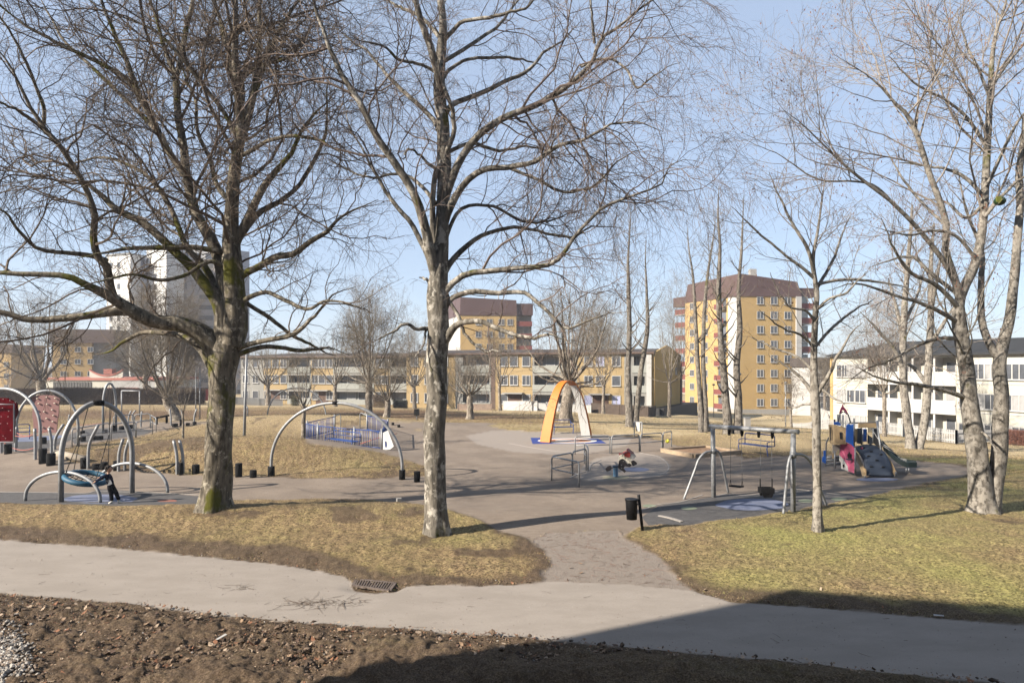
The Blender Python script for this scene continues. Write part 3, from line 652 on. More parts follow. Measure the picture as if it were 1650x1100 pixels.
L2 = [
 (-1.8, [(708,470,17),(700,435,18),(692,405,18),(687,377,16),(668,316,14),(637,265,13),(612,229,12),(581,168,11),(546,107,10),(525,61,9),(505,10,8),(488,-45,6),(470,-120,3)]),
 (1.2, [(706,470,10),(696,435,10),(688,407,9),(663,356,8),(632,316,7),(597,254,5),(576,204,4),(560,160,3)]),
 (1.5, [(706,210,8),(698,193,8),(653,153,7),(622,127,6),(592,97,5),(560,78,4),(520,56,3)]),
 (-1, [(712,150,13),(709,132,14),(693,76,12),(673,20,10),(662,-40,8),(650,-120,4)]),
 (-.5, [(714,330,14),(722,305,14),(744,254,12),(775,214,12),(815,188,11),(861,168,10),(902,143,9),(943,102,8),(960,61,7),(994,36,6),(1034,2,5),(1085,-45,3)]),
 (-.3, [(958,70,5),(953,20,4),(948,-10,4),(940,-60,3)]),
 (-.8, [(935,108,5),(960,98,5),(988,97,4),(1014,112,4),(1029,135,4),(1060,110,3),(1100,90,2)]),
 (-1.6, [(716,360,14),(724,336,13),(744,300,11),(775,275,10),(826,268,9),(866,260,8),(902,234,7),(948,224,6),(983,204,5),(1030,193,4),(1075,205,3)]),
 (-1.2, [(815,268,6),(866,290,5),(907,310,5),(953,305,4),(988,285,4),(1020,262,3),(1050,250,2)]),
 (1.6, [(714,450,11),(721,430,10),(744,402,9),(780,377,7),(826,366,6),(866,371,5),(927,382,5),(958,366,4),(1014,371,3)]),
 (-1.8, [(708,490,13),(719,468,11),(749,443,10),(805,435,9),(851,430,8),(897,422,8),(922,397,7),(948,366,6),(988,326,6),(1039,310,5),(1095,290,4),(1093,270,4),(1121,254,3),(1150,255,2)]),
 (-1.2, [(716,500,10),(728,480,9),(766,468,9),(804,470,8),(848,469,7),(873,486,7),(893,506,6),(909,524,5),(934,517,5),(955,509,4),(983,502,3),(1010,500,2)]),
 (-2.2, [(712,560,13),(726,535,13),(741,521,10),(766,516,9),(792,519,8),(817,528,8),(848,534,7),(876,539,7),(899,533,6),(914,534,5),(934,542,4),(950,550,3)]),
 (-.6, [(718,470,7),(726,488,6),(741,514,6),(756,542,5),(787,562,5),(804,557,4),(825,558,3)]),
 (0, [(704,470,7),(690,450,7),(676,440,6)]),
 (-.8, [(700,530,7),(687,529,7),(672,531,6),(657,524,5),(636,537,4),(618,546,3)]),
 (-.8, [(688,530,4),(685,537,4),(682,550,3),(676,568,3),(678,590,2)]),
 (1.3, [(716,185,11),(729,168,9),(765,153,8),(805,135,7),(851,109,6),(877,76,5),(907,56,4),(930,30,3)]),
 (1.6, [(715,125,7),(724,112,6),(754,94,5),(795,92,5),(846,97,4),(880,110,3)]),
 (-1.4, [(714,65,8),(729,51,7),(749,33,6),(790,28,6),(826,15,5),(856,0,5),(890,-25,3)]),
 (-1.5, [(705,118,6),(683,107,5),(660,100,5),(637,97,5),(617,76,4),(590,70,4),(560,66,3)]),
 (-.8, [(706,275,6),(690,262,5),(676,246,4),(655,232,4),(650,244,4),(640,250,3)]),
 (-.4, [(716,90,8),(722,130,9),(735,178,9),(739,204,9),(719,249,9),(703,280,9),(698,316,9),(697,360,10),(702,400,11),(708,430,11)][::-1]),
 (1.8, [(704,330,7),(680,300,6),(650,280,5),(600,285,4),(560,275,4),(520,255,3)]),
 (2.0, [(706,420,7),(740,340,6),(790,330,5),(850,350,5),(900,345,4),(960,330,3)]),
 (2.2, [(712,250,7),(760,230,6),(810,240,5),(870,235,4),(930,260,3)]),
 (2.2, [(714,100,7),(760,70,6),(800,40,5),(830,0,4),(850,-40,3)]),
 (1.8, [(708,60,7),(680,30,6),(640,10,5),(600,-20,4)]),
]
T2 = [(704,858,38),(704,835,35),(702,800,34),(700,760,34),(700,700,34),(705,640,33),(703,590,34),(706,530,34),(706,470,33),(708,430,27),(711,380,23),(714,330,20),(716,270,22),(713,200,20),(708,150,19),(711,80,16),(714,40,12),(710,0,11),(708,-60,9),(705,-160,4)]
P2 = dict(hidden=16, h0=.38, h1=.98, hl=.3, hang=(35, 70), d1=2.8, l1=.42, d2=4.2, l2=.45, d3=5.6, l3=.95, lm3=.3, t1=.0, t2=-.09, t3=-.34, crook=.03, w1=.26, w2=.26, w3=.1, ls=.13)
big_tree('birch_tree', 'tall bare birch with pale upper stem and drooping twigs, standing alone by the path junction', 'tree', 18.3, T2, L2, M_BARK2, M_TWIG2, 8, P2)

# right hand alders
PA = dict(hidden=7, h0=.35, h1=.95, hl=.3, d1=2.4, l1=.42, d2=3.6, l2=.5, d3=4.5, l3=.55, t1=.06, t2=.03, t3=.0, crook=.015, w1=.13, w2=.16, w3=.14, ls=.3)
L3 = [
 (-.4, [(1316,470,6),(1304,407,6),(1283,366,5),(1258,316,4),(1243,280,3)]),
 (-.8, [(1314,450,6),(1290,428,5),(1258,402,4),(1222,366,4),(1187,326,3)]),
 (.8, [(1313,470,6),(1335,430,5),(1350,390,4),(1362,340,3)]),
 (.5, [(1313,640,7),(1300,620,6),(1285,604,5),(1262,590,4),(1235,575,3)]),
 (-.7, [(1314,638,8),(1328,616,7),(1338,600,6),(1352,570,5),(1370,540,4),(1390,520,3)]),
 (-.9, [(1313,560,5),(1290,540,4),(1262,530,3),(1230,500,3)]), (1, [(1313,560,5),(1340,530,5),(1375,505,4),(1410,490,3)]),
 (.6, [(1316,460,6),(1330,455,5),(1370,450,5),(1420,455,4),(1470,470,3)]),
 (-1, [(1314,500,5),(1340,480,4),(1370,470,4),(1400,440,3)]), (1, [(1313,600,5),(1285,575,4),(1250,560,4),(1215,540,3)]),
 (-.6, [(1315,620,5),(1345,640,4),(1370,650,3)]), (.6, [(1312,650,4),(1290,655,3),(1270,668,2)]), (-.6, [(1315,520,5),(1298,500,4),(1270,490,3),(1240,440,3)]),
]
T3 = [(1318,860,16),(1317,830,14),(1317,780,13),(1316,740,13),(1315,680,13),(1313,640,14),(1312,600,11),(1312,550,10),(1314,500,9),(1316,470,8),(1310,420,6),(1318,370,4),(1326,310,2),(1332,270,.5)]
big_tree('alder_tree', 'slim young alder with one straight speckled stem in front of the swings', 'tree', 18.4, T3, L3, M_BARK3, M_TWIG3, 12, dict(PA, hidden=6, d1=2.6, ls=.3), cone=(.35, .022, M_CONE), seg=14)
L4 = [
 (-.8, [(1548,489,13),(1538,448,11),(1523,400,10),(1523,356,10),(1497,280,9),(1467,193,8),(1446,168,6),(1406,127,4),(1339,86,2)]),
 (.4, [(1545,500,15),(1550,470,15),(1574,417,14),(1586,331,12),(1591,229,11),(1597,127,9),(1604,51,8),(1620,0,6),(1632,-60,4)]),
 (-1.4, [(1538,455,9),(1520,420,8),(1480,370,7),(1441,331,6),(1375,280,5),(1329,239,4),(1294,204,3),(1262,178,2)]),
 (-.6, [(1448,336,4),(1410,300,4),(1370,292,3),(1320,290,3),(1250,252,2),(1196,230,2)]),
 (1, [(1608,575,14),(1595,555,12),(1583,520,11),(1582,480,10),(1583,440,9),(1584,400,7),(1560,330,5),(1550,270,4)]),
 (-1, [(1555,640,8),(1520,628,7),(1480,620,6),(1430,615,5),(1395,600,3)]),
 (-1.4, [(1545,520,8),(1520,505,7),(1490,490,6),(1430,470,5),(1380,455,4),(1340,462,3)]),
 (-.5, [(1545,545,7),(1515,545,6),(1480,555,5),(1440,575,4),(1400,590,3),(1350,620,2)]),
 (.8, [(1545,475,7),(1500,440,6),(1470,415,5),(1430,420,4),(1400,430,3)]),
 (.6, [(1588,320,6),(1560,290,6),(1530,275,5),(1500,270,4),(1450,265,3)]),
 (-.7, [(1592,240,6),(1560,190,5),(1530,160,4),(1480,130,4),(1440,90,3)]),
 (.7, [(1596,160,5),(1575,110,4),(1555,70,4),(1540,20,3)]), (-.8, [(1590,300,6),(1615,250,5),(1640,200,5),(1680,150,3)]),
 (1, [(1598,140,5),(1625,100,5),(1660,60,4),(1700,20,3)]), (-.9, [(1586,350,6),(1620,310,5),(1655,280,4),(1700,260,3)]),
 (-1.4, [(1575,420,6),(1540,380,5),(1500,370,5),(1460,375,4),(1410,360,3)]), (1.4, [(1520,360,5),(1490,330,4),(1465,300,4),(1430,240,3)]),
 (-.8, [(1565,690,5),(1590,700,4),(1610,720,3)]), (-1.5, [(1548,500,8),(1510,460,7),(1470,440,6),(1440,400,5),(1420,350,4)]), (1.5, [(1585,330,6),(1555,350,5),(1520,320,4),(1480,315,3)]),
]
T4 = [(1583,832,40),(1583,812,36),(1580,785,34),(1575,740,30),(1567,680,27),(1560,620,23),(1552,560,22),(1545,510,20),(1545,495,17)]
T4b = [(1596,830,26),(1602,790,24),(1608,740,23),(1612,690,23),(1614,640,21),(1610,590,19),(1617,550,17),(1628,510,15),(1632,470,14),(1638,400,12),(1644,330,11),(1642,280,10),(1650,220,9),(1660,150,8),(1670,60,6),(1680,-40,3)]
big_tree('alder_tree', 'old twin-stemmed alder with mossy foot and flaky pale bark on the lawn', 'tree', 21.0, T4, L4, M_BARK3, M_TWIG3, 14, dict(PA, hidden=12, hl=1.0, h0=.5, d1=2.6, l1=.4, d2=3.8, stem=1, ls=.2), extra=[T4b], cone=(.5, .028, M_CONE), seg=18)
L5 = [(-1, [(1458,600,8),(1440,560,6),(1415,530,5),(1390,500,3)]), (1, [(1458,560,8),(1445,500,6),(1430,450,4)]), (-1, [(1496,560,7),(1520,520,6),(1545,480,3)]),
      (1, [(1494,620,7),(1470,590,6),(1440,580,3)]), (-2, [(1500,500,7),(1510,450,5),(1520,400,3)]), (2, [(1458,520,6),(1480,470,4),(1490,430,3)])]
T5 = [(1468,725,14),(1466,700,13),(1461,670,13),(1457,630,12),(1455,580,11),(1456,520,10),(1460,460,8),(1465,400,6),(1470,330,3)]
T5b = [(1478,724,14),(1486,700,13),(1491,670,13),(1494,630,12),(1497,570,11),(1500,500,9),(1500,430,7),(1505,360,3)]
big_tree('alder_tree', 'twin-stemmed alder by the white picket fence, behind the play tower', 'tree', 46, T5, L5, M_BARK3, M_TWIG3, 15, dict(PA, hidden=14, d1=1.7, d2=2.2, d3=3, hl=.45, ls=.45), extra=[T5b], cone=(.35, .05, M_CONE), seg=12)
PB = dict(hidden=16, h0=.3, h1=.95, hl=.28, d1=1.5, l1=.5, d2=2.2, l2=.55, d3=3, l3=.6, t1=.08, t2=.03, t3=-.05, crook=.02, w1=.12, w2=.15, w3=.14, ls=.25)
def stems(name, label, D, st, seed, mt=M_BARK5, tw=M_TWIG4, prm=PB, group=None):
    g = np.random.default_rng(seed + 99); limbs = []
    for s in st:      # limbs leaving each stem on both sides
        for q in range(len(s) * 2):
            k = g.integers(2, len(s) - 1); f = g.random(); a = np.array(s[k]) * (1 - f) + np.array(s[k+1]) * f; sd = g.choice([-1, 1]); L = g.uniform(18, 46) * (1 - .5 * k / len(s))
            limbs.append((g.uniform(-2, 2), [(a[0], a[1], a[2] * .3), (a[0] + sd * L * .5, a[1] - L * .55, a[2] * .18), (a[0] + sd * L * .9, a[1] - L * 1.3, .7)]))
    return big_tree(name, label, 'tree', D, st[0], limbs, mt, tw, seed, prm, extra=st[1:], group=group, seg=12)
stems('poplar_tree', 'tall pale two-stemmed tree growing right behind the swing frame', 46, [[(1174,709,16),(1173,690,15),(1170,650,13),(1166,600,11),(1161,540,9),(1158,470,8),(1160,400,5),(1157,350,3),(1158,300,.6)],[(1187,708,15),(1189,690,14),(1190,650,12),(1187,590,10),(1192,530,9),(1190,470,6),(1195,400,4),(1197,350,2),(1199,310,.6)]], 21)
stems('poplar_tree', 'two thin close pale stems left of the tall tree behind the swing frame', 52, [[(1131,691,10),(1128,640,8),(1124,580,7),(1121,520,6),(1117,450,4),(1110,400,2),(1107,360,.5)],[(1137,690,10),(1136,640,8),(1133,580,7),(1135,500,6),(1142,430,4),(1150,380,2),(1153,345,.5)]], 22)
stems('poplar_tree', 'tall two-stemmed grey tree between the small notice board and the yellow gable', 55, [[(1015,683,12),(1013,640,11),(1012,600,9),(1014,540,8),(1013,480,7),(1012,420,4),(1015,370,2),(1016,335,.5)],[(1023,682,11),(1028,640,9),(1034,590,8),(1043,530,7),(1042,470,4),(1040,420,2),(1041,380,.5)]], 23)

# trees further off: stem, fork and a rounded crown of limbs
def park_tree(name, label, px, py, D, wpx, top, half, fork, seed, nl=11, tw=M_TWIG4, mt=M_BARK4, group=None, dens=1., up=.12, lean=0, low=.0, weep=0., lf=.29):
    """px,py foot; wpx stem width; top row of the crown, half its width, fork row (picture rows give metres at depth D)"""
    g = np.random.default_rng(seed)
    b = wp(px, py, D); b.z = gz(b.x, b.y); hf = (py - fork) * D / F; H = (py - top) * D / F; W = half * D / F; r = wpx / 2 * D / F
    t = thing(name, label, 'tree', b, group); tr = new()
    S = 10; K = 10; zz = np.linspace(-.2, hf, K); P = np.stack([b.x + lean * zz / max(hf, .1), b.y + 0 * zz, b.z + zz], -1)[None]
    P[0, 2:, :2] += g.normal(size=(K-2, 2)).cumsum(0) * r * .12
    RR = (r * (1 + .5 * np.exp(-np.maximum(zz, 0) / .35)))[None]; tubes(P, RR, S, tr)
    Kl = 14; C = np.empty((nl, Kl, 3)); a0 = g.random() * 6.28
    for i in range(nl):
        az = a0 + i * 2.4 + g.normal() * .3; rad = math.sqrt((i + .6) / nl) * W * g.uniform(.8, 1.08)
        hz = hf + (H - hf) * math.sqrt(max(0.02, 1 - (rad / (W * 1.12)) ** 2)) * g.uniform(.85, 1.02)
        if low and i % 4 == 3: hz = hf + (H - hf) * g.uniform(.0, .25)
        s = np.array([P[0, -1, 0], P[0, -1, 1], b.z + hf * g.uniform(.86, 1.0)]); e = np.array([P[0, -1, 0] + rad * math.cos(az), P[0, -1, 1] + rad * math.sin(az), b.z + hz])
        m = s * .55 + e * .45; m[:2] += (e - s)[:2] * .16; m[2] -= (e - s)[2] * .04
        C[i] = spline([tuple(s), tuple(m), tuple(e)], Kl)
    C += np.cumsum(g.normal(size=C.shape) * .06 * W / 5, axis=1)
    RL = r * lf * (1 - .85 * np.linspace(0, 1, Kl))[None] * g.uniform(.7, 1.1, (nl, 1)); tubes(C, RL, 6, tr)
    fin('trunk', tr, mt, t, True); cr = new(); k = dens * 5.5 / max(W, 2)
    px_m = D / F   # metres per picture pixel: twigs are never thinner than they read
    b1, r1 = spawn(C, RL, g, 1.7 * k, .15, 1, (30, 60), .42, .4, .55, 8, .17, up * .5, .008, .25); tubes(b1, r1, 4, cr)
    b2, r2 = spawn(b1, r1, g, 3.0 * k, .1, 1, (28, 60), .5, .3, .6, 5, .2, up * .3, .0055, .4); tubes(b2, r2, 3, cr)
    b3, r3 = spawn(b2, r2, g, 3.6 * k, .1, 1, (25, 60), .6, .3, .7, 4, .18, -weep, .0042, .5); tubes(b3, r3, 3, cr)
    fin('crown', cr, tw, t); return t
park_tree('park_tree', 'broad bare tree directly behind the orange arch', 912, 677, 58, 19, 455, 88, 612, 31, 18, low=1, dens=1.2)
park_tree('park_tree', 'low vase-shaped bare tree before the yellow entrance, left of the orange arch', 757, 673, 60, 10, 568, 50, 634, 32, 15, dens=1.0)
park_tree('park_tree', 'dense round bare tree behind the large thin arch', 594, 667, 64, 11, 445, 72, 610, 33, 18, low=1, dens=1.25)
park_tree('park_tree', 'small bushy bare tree just right of the dense round one', 623, 668, 62, 9, 550, 52, 640, 34, 15, dens=1.1)
park_tree('park_tree', 'wide bare tree with dark mossy leaning stem by the long hedge', 284, 663, 58, 16, 452, 78, 625, 35, 17, low=1, dens=1.5, lean=-.9)
park_tree('park_tree', 'wide-crowned bare tree in front of the hedge behind the pink climbing wall', 67, 640, 82, 14, 450, 88, 600, 36, 17, low=1, dens=1.4)
park_tree('park_tree', 'small bare tree before the grey and yellow flats, right of the white tower', 432, 655, 90, 7, 540, 48, 620, 37, 15, dens=1.0)
park_tree('park_tree', 'slim sapling standing on the grass mound inside the thin arch', 488, 707, 37.5, 6.5, 545, 34, 640, 38, 9, dens=.8)
park_tree('park_tree', 'thin dark sapling on the grass between the tube railings and the thick forked tree', 295, 705, 38, 3.4, 560, 26, 650, 39, 8, dens=.8)
park_tree('park_tree', 'little thin tree on the far lawn between the swing frame and the yellow tower', 1275, 693, 70, 4, 600, 24, 660, 40, 8, dens=.8)
park_tree('park_tree', 'large bare tree beyond the hedge, left of the low white hall', -25, 632, 100, 12, 440, 85, 590, 41, 14, low=1, dens=1.2)
park_tree('park_tree', 'bare tree in front of the brown face of the white tower', 235, 648, 112, 8, 470, 62, 600, 42, 14, low=1, dens=1.5)
park_tree('park_tree', 'pale bare tree between the dense round tree and the far yellow tower', 668, 655, 92, 6, 500, 52, 620, 43, 15, dens=.9)
park_tree('park_tree', 'light bare tree before the gable end wall', 1078, 668, 84, 6, 480, 46, 610, 44, 12, low=1, dens=.5, tw=M_TWIG4)
park_tree('park_tree', 'bare tree rising above the roof right of the far yellow tower', 965, 655, 108, 6, 470, 52, 600, 45, 13, dens=1.2)
park_tree('park_tree', 'thin tree standing close to the left gable of the yellow tower', 1098, 676, 96, 4, 440, 34, 610, 46, 11, dens=.42, tw=M_TWIG4)
park_tree('park_tree', 'short dark bare tree between the yellow tower and the white terrace', 1330, 690, 105, 5, 590, 28, 650, 47, 12, dens=1.3)
park_tree('alder_tree', 'bare alder with reddish twigs before the white balconies, at the picket fence', 1425, 712, 58, 6, 470, 52, 640, 48, 13, low=1, dens=.85, tw=M_TWIG3)
park_tree('park_tree', 'fine-twigged bare tree before the left flats, right of the mound sapling', 540, 655, 88, 6, 520, 50, 620, 61, 14, dens=.8)
park_tree('park_tree', 'upright bare tree before the yellow entrance bay right of the birch stem', 806, 664, 82, 5, 500, 38, 620, 62, 12, dens=.6)
park_tree('park_tree', 'bare tree before the flats between the orange arch and the two-stemmed grey tree', 972, 668, 78, 5, 490, 44, 620, 63, 13, dens=.65)
# distant wood
def far_wood():
    g = np.random.default_rng(77); cr = new()
    spots = [(x, g.uniform(150, 240)) for x in np.linspace(-30, 760, 40)] + [(x, g.uniform(190, 260)) for x in np.linspace(850, 1110, 12)] + [(x, g.uniform(200, 260)) for x in np.linspace(1300, 1700, 18)]
    for px, D in spots:
        px += g.uniform(-8, 8); b = GD(px, D); H = g.uniform(9, 15) if px > 400 and px < 1200 else g.uniform(9, 13); nl = 9
        C = np.empty((nl, 6, 3)); W = H * .38
        for i in range(nl):
            az = g.random() * 6.28; rad = W * g.random() ** .5; e = np.array([b.x + rad * math.cos(az), b.y + rad * math.sin(az), b.z + H * (1 - .35 * (rad / W) ** 2) * g.uniform(.7, 1)])
            C[i] = spline([(b.x, b.y, b.z + H * .12), ((b.x * .6 + e[0] * .4), (b.y * .6 + e[1] * .4), b.z + H * .4), tuple(e)], 6)
        RL = np.full((nl, 6), .07) * (1 - .6 * np.linspace(0, 1, 6))[None]; tubes(C, RL, 3, cr)
        b1, r1 = spawn(C, RL, g, 1.3, .1, 1, (30, 60), .35, .6, .6, 4, .2, .05, .03, .4); tubes(b1, r1, 3, cr)
        b2, r2 = spawn(b1, r1, g, 1.6, .1, 1, (30, 60), .6, .5, .7, 3, .2, .05, .022, .5); tubes(b2, r2, 3, cr)
    o = mesh_np('distant_wood', np.concatenate(cr[0]), np.concatenate(cr[1]), mat('twig_far', lin(0.260, 0.221, 0.195), .95, col2=lin(0.338, 0.286, 0.247), vscale=.1)); o['kind'] = 'stuff'
far_wood()
# ------------------------------------------------------------------ buildings
M_YEL = mat('yellow_render', lin(.41, .30, .15), .85, var=.05, vscale=.3); M_OCH = mat('ochre_brick', lin(.46, .315, .13), .85, var=.06, vscale=.5, bump=.2, bscale=6)
M_OLI = mat('ochre_gable', lin(.50, .345, .13), .85, var=.05, vscale=.3); M_GRY = mat('grey_panel', lin(.29, .285, .265), .8, var=.06, vscale=.4)
M_WHT = mat('white_paint', lin(.48, .475, .46), .6, var=.03, vscale=.5); M_CRM = mat('cream_cladding', lin(.49, .475, .41), .7, var=.04, vscale=.4)
M_BRN = mat('brown_sheet', lin(.12, .075, .055), .6, var=.12, vscale=.5); M_MAR = mat('maroon_metal', lin(.10, .055, .048), .5, var=.08, vscale=.2)
M_MAR2 = mat('maroon_parapet', lin(.20, .055, .045), .6, var=.1); M_BLK = mat('black_paint', lin(.012, .012, .014), .6); M_ROOF = mat('dark_roof', lin(.10, .085, .078), .8, var=.15, vscale=.5, spec=.1); M_ROOF2 = mat('slate_roof', lin(.045, .047, .05), .8, var=.15, vscale=.5, spec=.1)
M_CONC = mat('plinth_concrete', lin(.36, .35, .33), .9, var=.07); M_RED = mat('red_trim', lin(.42, .15, .11), .8); M_REDB = mat('red_boards', lin(.33, .035, .03), .8, var=.1)
M_DARK = mat('dark_trim_and_shade', lin(.10, .095, .09), .8, var=.2); M_DOOR = mat('brown_door', lin(.10, .05, .03), .6, var=.2, vscale=2); M_BGREY = mat('blue_grey_panel', lin(.33, .36, .42), .8, var=.05, vscale=.2)  # M_DARK: dark trim and cladding; also paints the shaded recess of balcony strips
M_BRW = mat('brown_facade', lin(.32, .28, .25), .85, var=.08, vscale=.3); M_CURT = mat('curtain', lin(.36, .36, .36), .9, var=.1, vscale=2)
M_WG = mat('window_glass', lin(.11, .12, .14), .12, var=.7, vscale=.22, spec=.6); M_BAL = mat('balcony_front', lin(.35, .36, .33), .8, var=.08)
M_SHUT = mat('blue_blind', lin(.36, .38, .55), .8); M_GLB = mat('balcony_glass', lin(.30, .33, .32), .25, var=.3, vscale=.8, spec=.6)
class Face:
    """a wall plane: O bottom corner, u direction to the right, n outward normal"""
    def __init__(s, A, B, z0):
        s.O = Vector((A[0], A[1], z0)); d = Vector((B[0] - A[0], B[1] - A[1], 0)); s.L = d.length; s.u = d.normalized(); s.n = Vector((s.u.y, -s.u.x, 0))
    def p(s, a, z, o=0.): return s.O + s.u * a + s.n * o + Vector((0, 0, z))
    def slab(s, mb, a0, a1, z0, z1, o0, o1):
        q = [s.p(a, z, o) for o in (o0, o1) for a, z in ((a0, z0), (a1, z0), (a1, z1), (a0, z1))]
        return mb.add(q, [(0,1,2,3)[::-1], (4,5,6,7), (0,1,5,4)[::1], (1,2,6,5), (2,3,7,6), (3,0,4,7)])
def each(mb, name, m, par):
    """every slab of mb as a part of its own"""
    for k in range(len(mb.v) // 8):
        q = MB(); q.add(mb.v[8*k:8*k+8], [tuple(i - 8*k for i in f) for f in mb.f[6*k:6*k+6]]); o = q.build(name, m, par)
    return o
def part(name, m, par, fill):
    mb = MB(); fill(mb)
    if len(mb.v) > 8 and len(mb.v) % 8 == 0 and len(mb.f) == len(mb.v) // 8 * 6 and name not in ('screen_slats',): return each(mb, name, m, par)
    return mb.build(name, m, par)
_win = {}
def window(par, fc, a, z, w, h, mf=None, mg=None, split=1, o=.02, name='window'):
    """a window centred at a along the face, sill height z: frame with its pane as sub-part; copies share their meshes"""
    mf = mf or M_WHT; mg = mg or M_WG; key = (round(w, 2), round(h, 2), mf.name, mg.name, split, round(o, 2))
    if key not in _win:
        t = .075; mb = MB(); bx = lambda x0, x1, z0, z1, d=.07: mb.box(((x0+x1)/2, -d/2, (z0+z1)/2), (x1-x0, d, z1-z0))
        bx(-w/2, w/2, 0, t); bx(-w/2, w/2, h - t, h); bx(-w/2, -w/2 + t, t, h - t); bx(w/2 - t, w/2, t, h - t)
        for k in range(1, split): x = -w/2 + w * k / split; bx(x - t/2, x + t/2, t, h - t)
        mb.box((0, -.08, -.03), (w + .1, .16, .05))
        fr = mb.build(name, mf); gl = MB(); gl.box((0, -.01, h/2), (w - 2*t, .02, h - 2*t)); g = gl.build('pane', mg); _win[key] = (fr.data, g.data); bpy.data.objects.remove(fr); bpy.data.objects.remove(g)
    md, gd = _win[key]; f = bpy.data.objects.new(name, md); COL.objects.link(f); f.parent = par
    pos = fc.p(a, z, o); f.location = pos - Vector(par.location); f.rotation_euler = (0, 0, math.atan2(fc.u.y, fc.u.x))
    g = bpy.data.objects.new('pane', gd); COL.objects.link(g); g.parent = f; return f
def body(mb, A, B, depth, z0, z1):
    f = Face(A, B, z0); f.slab(mb, 0, f.L, 0, z1 - z0, 0, -depth); return f
def at(px, D): return ((px - CX) / F * D, D)

# three-storey yellow and grey flats: a long front of alternating render and balcony bays
def flats(name, label, pL, DL, pR, DR, segs, zb, ze, depth, doors, gable=False, hide=0):
    A = at(pL, DL); B = at(pR, DR); zb0 = zb - .6
    b = thing(name, label, 'building', (A[0], A[1], zb)); fc = Face(A, B, zb)
    H = ze - zb
    def a_of(px):   # distance along the front that a picture column meets
        k = (px - CX) / F; dx, dy = fc.u.x, fc.u.y; return (k * fc.O.y - fc.O.x) / (dx - k * dy)
    yel = MB(); gry = MB(); wh = MB(); brn = MB(); gls = MB(); rail = MB()
    Face(A, B, zb).slab(yel, .0, fc.L, -.6, H, -1.4, -depth)
    fh = H / 3
    for kind, x0, x1 in segs:
        a0, a1 = a_of(x0), a_of(x1)
        if kind == 'y': fc.slab(yel, a0, a1, -.6, H, 0, -1.39)
        elif kind == 'b': fc.slab(brn, a0, a1, -.5, H, .03, -1.38)
        elif kind == 'w': fc.slab(wh, a0, a1, -.5, H, .3, -1.38)
        elif kind == 'gw': fc.slab(gry, a0, a1, -.6, H, .01, -1.39)
        else:
            for s in range(4): fc.slab(gry, a0, a1, s * fh - (.3 if s else .5), s * fh + (.12 if s < 3 else -.05), 0, -1.38)
            fc.slab(gry, a0, a0 + .25, 0, H, -.02, -1.38); fc.slab(gry, a1 - .25, a1, 0, H, -.02, -1.38)
            fc.slab(gry, a0 + .25, a1 - .25, 0, H, -1.25, -1.39)
            for s in range(3):
                fc.slab(rail, a0 + .02, a1 - .02, s * fh + .1, s * fh + 1.05, .1, .04)
                n = max(1, int((a1 - a0) / 2.6)); w = (a1 - a0 - .6) / n
                for k in range(n): window(b, fc, a0 + .3 + w * (k + .5), s * fh + .75, w * .86, fh - 1.1, o=-1.22, split=2, mg=M_WG if (k + s) % 2 else M_CURT)
    yel.build('wall', M_YEL, b); each(gry, 'balcony_bay', M_GRY, b)
    if brn.v: brn.build('drainpipe_panel', M_BRN, b)
    if wh.v: wh.build('white_panel', M_WHT, b)
    each(rail, 'balcony_front', M_BAL, b)
    for px in doors['win']:
        for s in range(3):
            if s == 0 and px in doors['door']: continue
            st = (px + s) % 3; window(b, fc, a_of(px), s * fh + .95, 1.15, 1.35, split=1 + (int(px) + s) % 2, mg=M_SHUT if st == 0 and px > 900 else M_WG)
    for px in doors['door']:
        a = a_of(px); part('entrance', M_DOOR, b, lambda mb: fc.slab(mb, a - 1.1, a + 1.1, -.1, 2.3, .015, -.05)); part('porch_roof', M_CONC, b, lambda mb: fc.slab(mb, a - 1.4, a + 1.4, 2.35, 2.5, .9, -.02))
    # eaves and low hipped roof
    part('cornice', M_BRN, b, lambda mb: fc.slab(mb, -.35, fc.L + .35, H, H + .22, .45, -depth - .4))
    def roof(mb):
        q = [fc.p(-.35, H + .22, .45), fc.p(fc.L + .35, H + .22, .45), fc.p(fc.L + .35, H + .22, -depth - .4), fc.p(-.35, H + .22, -depth - .4)]
        e = 5 if not gable else .0; r0 = fc.p(-.35 + e, H + .8, -depth / 2); r1 = fc.p(fc.L + .35 - e, H + .8, -depth / 2)
        mb.add(q + [r0, r1], [(0,1,5,4), (1,2,5), (2,3,4,5), (3,0,4)])
    part('roof', M_ROOF, b, roof)
    return b, fc, a_of
segs = [('y',655,734),('gw',734,743),('g',743,791),('b',791,798),('y',798,858),('g',858,930),('y',930,1006),('gw',1006,1018),('g',1018,1042),('w',1042,1050)]
b6, f6, a6 = flats('apartment_building', 'three-storey yellow flats with grey balcony bays and an ochre gable end', 655, 97, 1050, 87, segs, -1.55, 6.1, 12,
      dict(win=[668,690,716,812,828,848,948,967,993], door=[828,967]), gable=True)
gc = Vector(at(1050, 87)); ge = gc + Vector((.5, .866)) * 12.5; gf = gc + Vector((-f6.n.x, -f6.n.y)) * 12; g6 = Face(gc, ge, -1.55)
part('gable_wing', M_OLI, b6, lambda mb: mb.add([(p.x, p.y, z) for z in (-2.5, 6.1) for p in (gc, ge, gf)], [(0,1,4,3), (1,2,5,4), (2,0,3,5), (3,4,5)]))
part('gable_wall', M_OLI, b6, lambda mb: (g6.slab(mb, 0, g6.L, .6, 7.65, .12, .01), mb.add([g6.p(0, 7.65, .12), g6.p(g6.L, 7.65, .12), g6.p(g6.L/2, 8.9, .12), g6.p(0, 7.65, -.1), g6.p(g6.L, 7.65, -.1), g6.p(g6.L/2, 8.9, -.1)], [(0,1,2), (5,4,3), (1,4,5,2), (0,2,5,3)])))
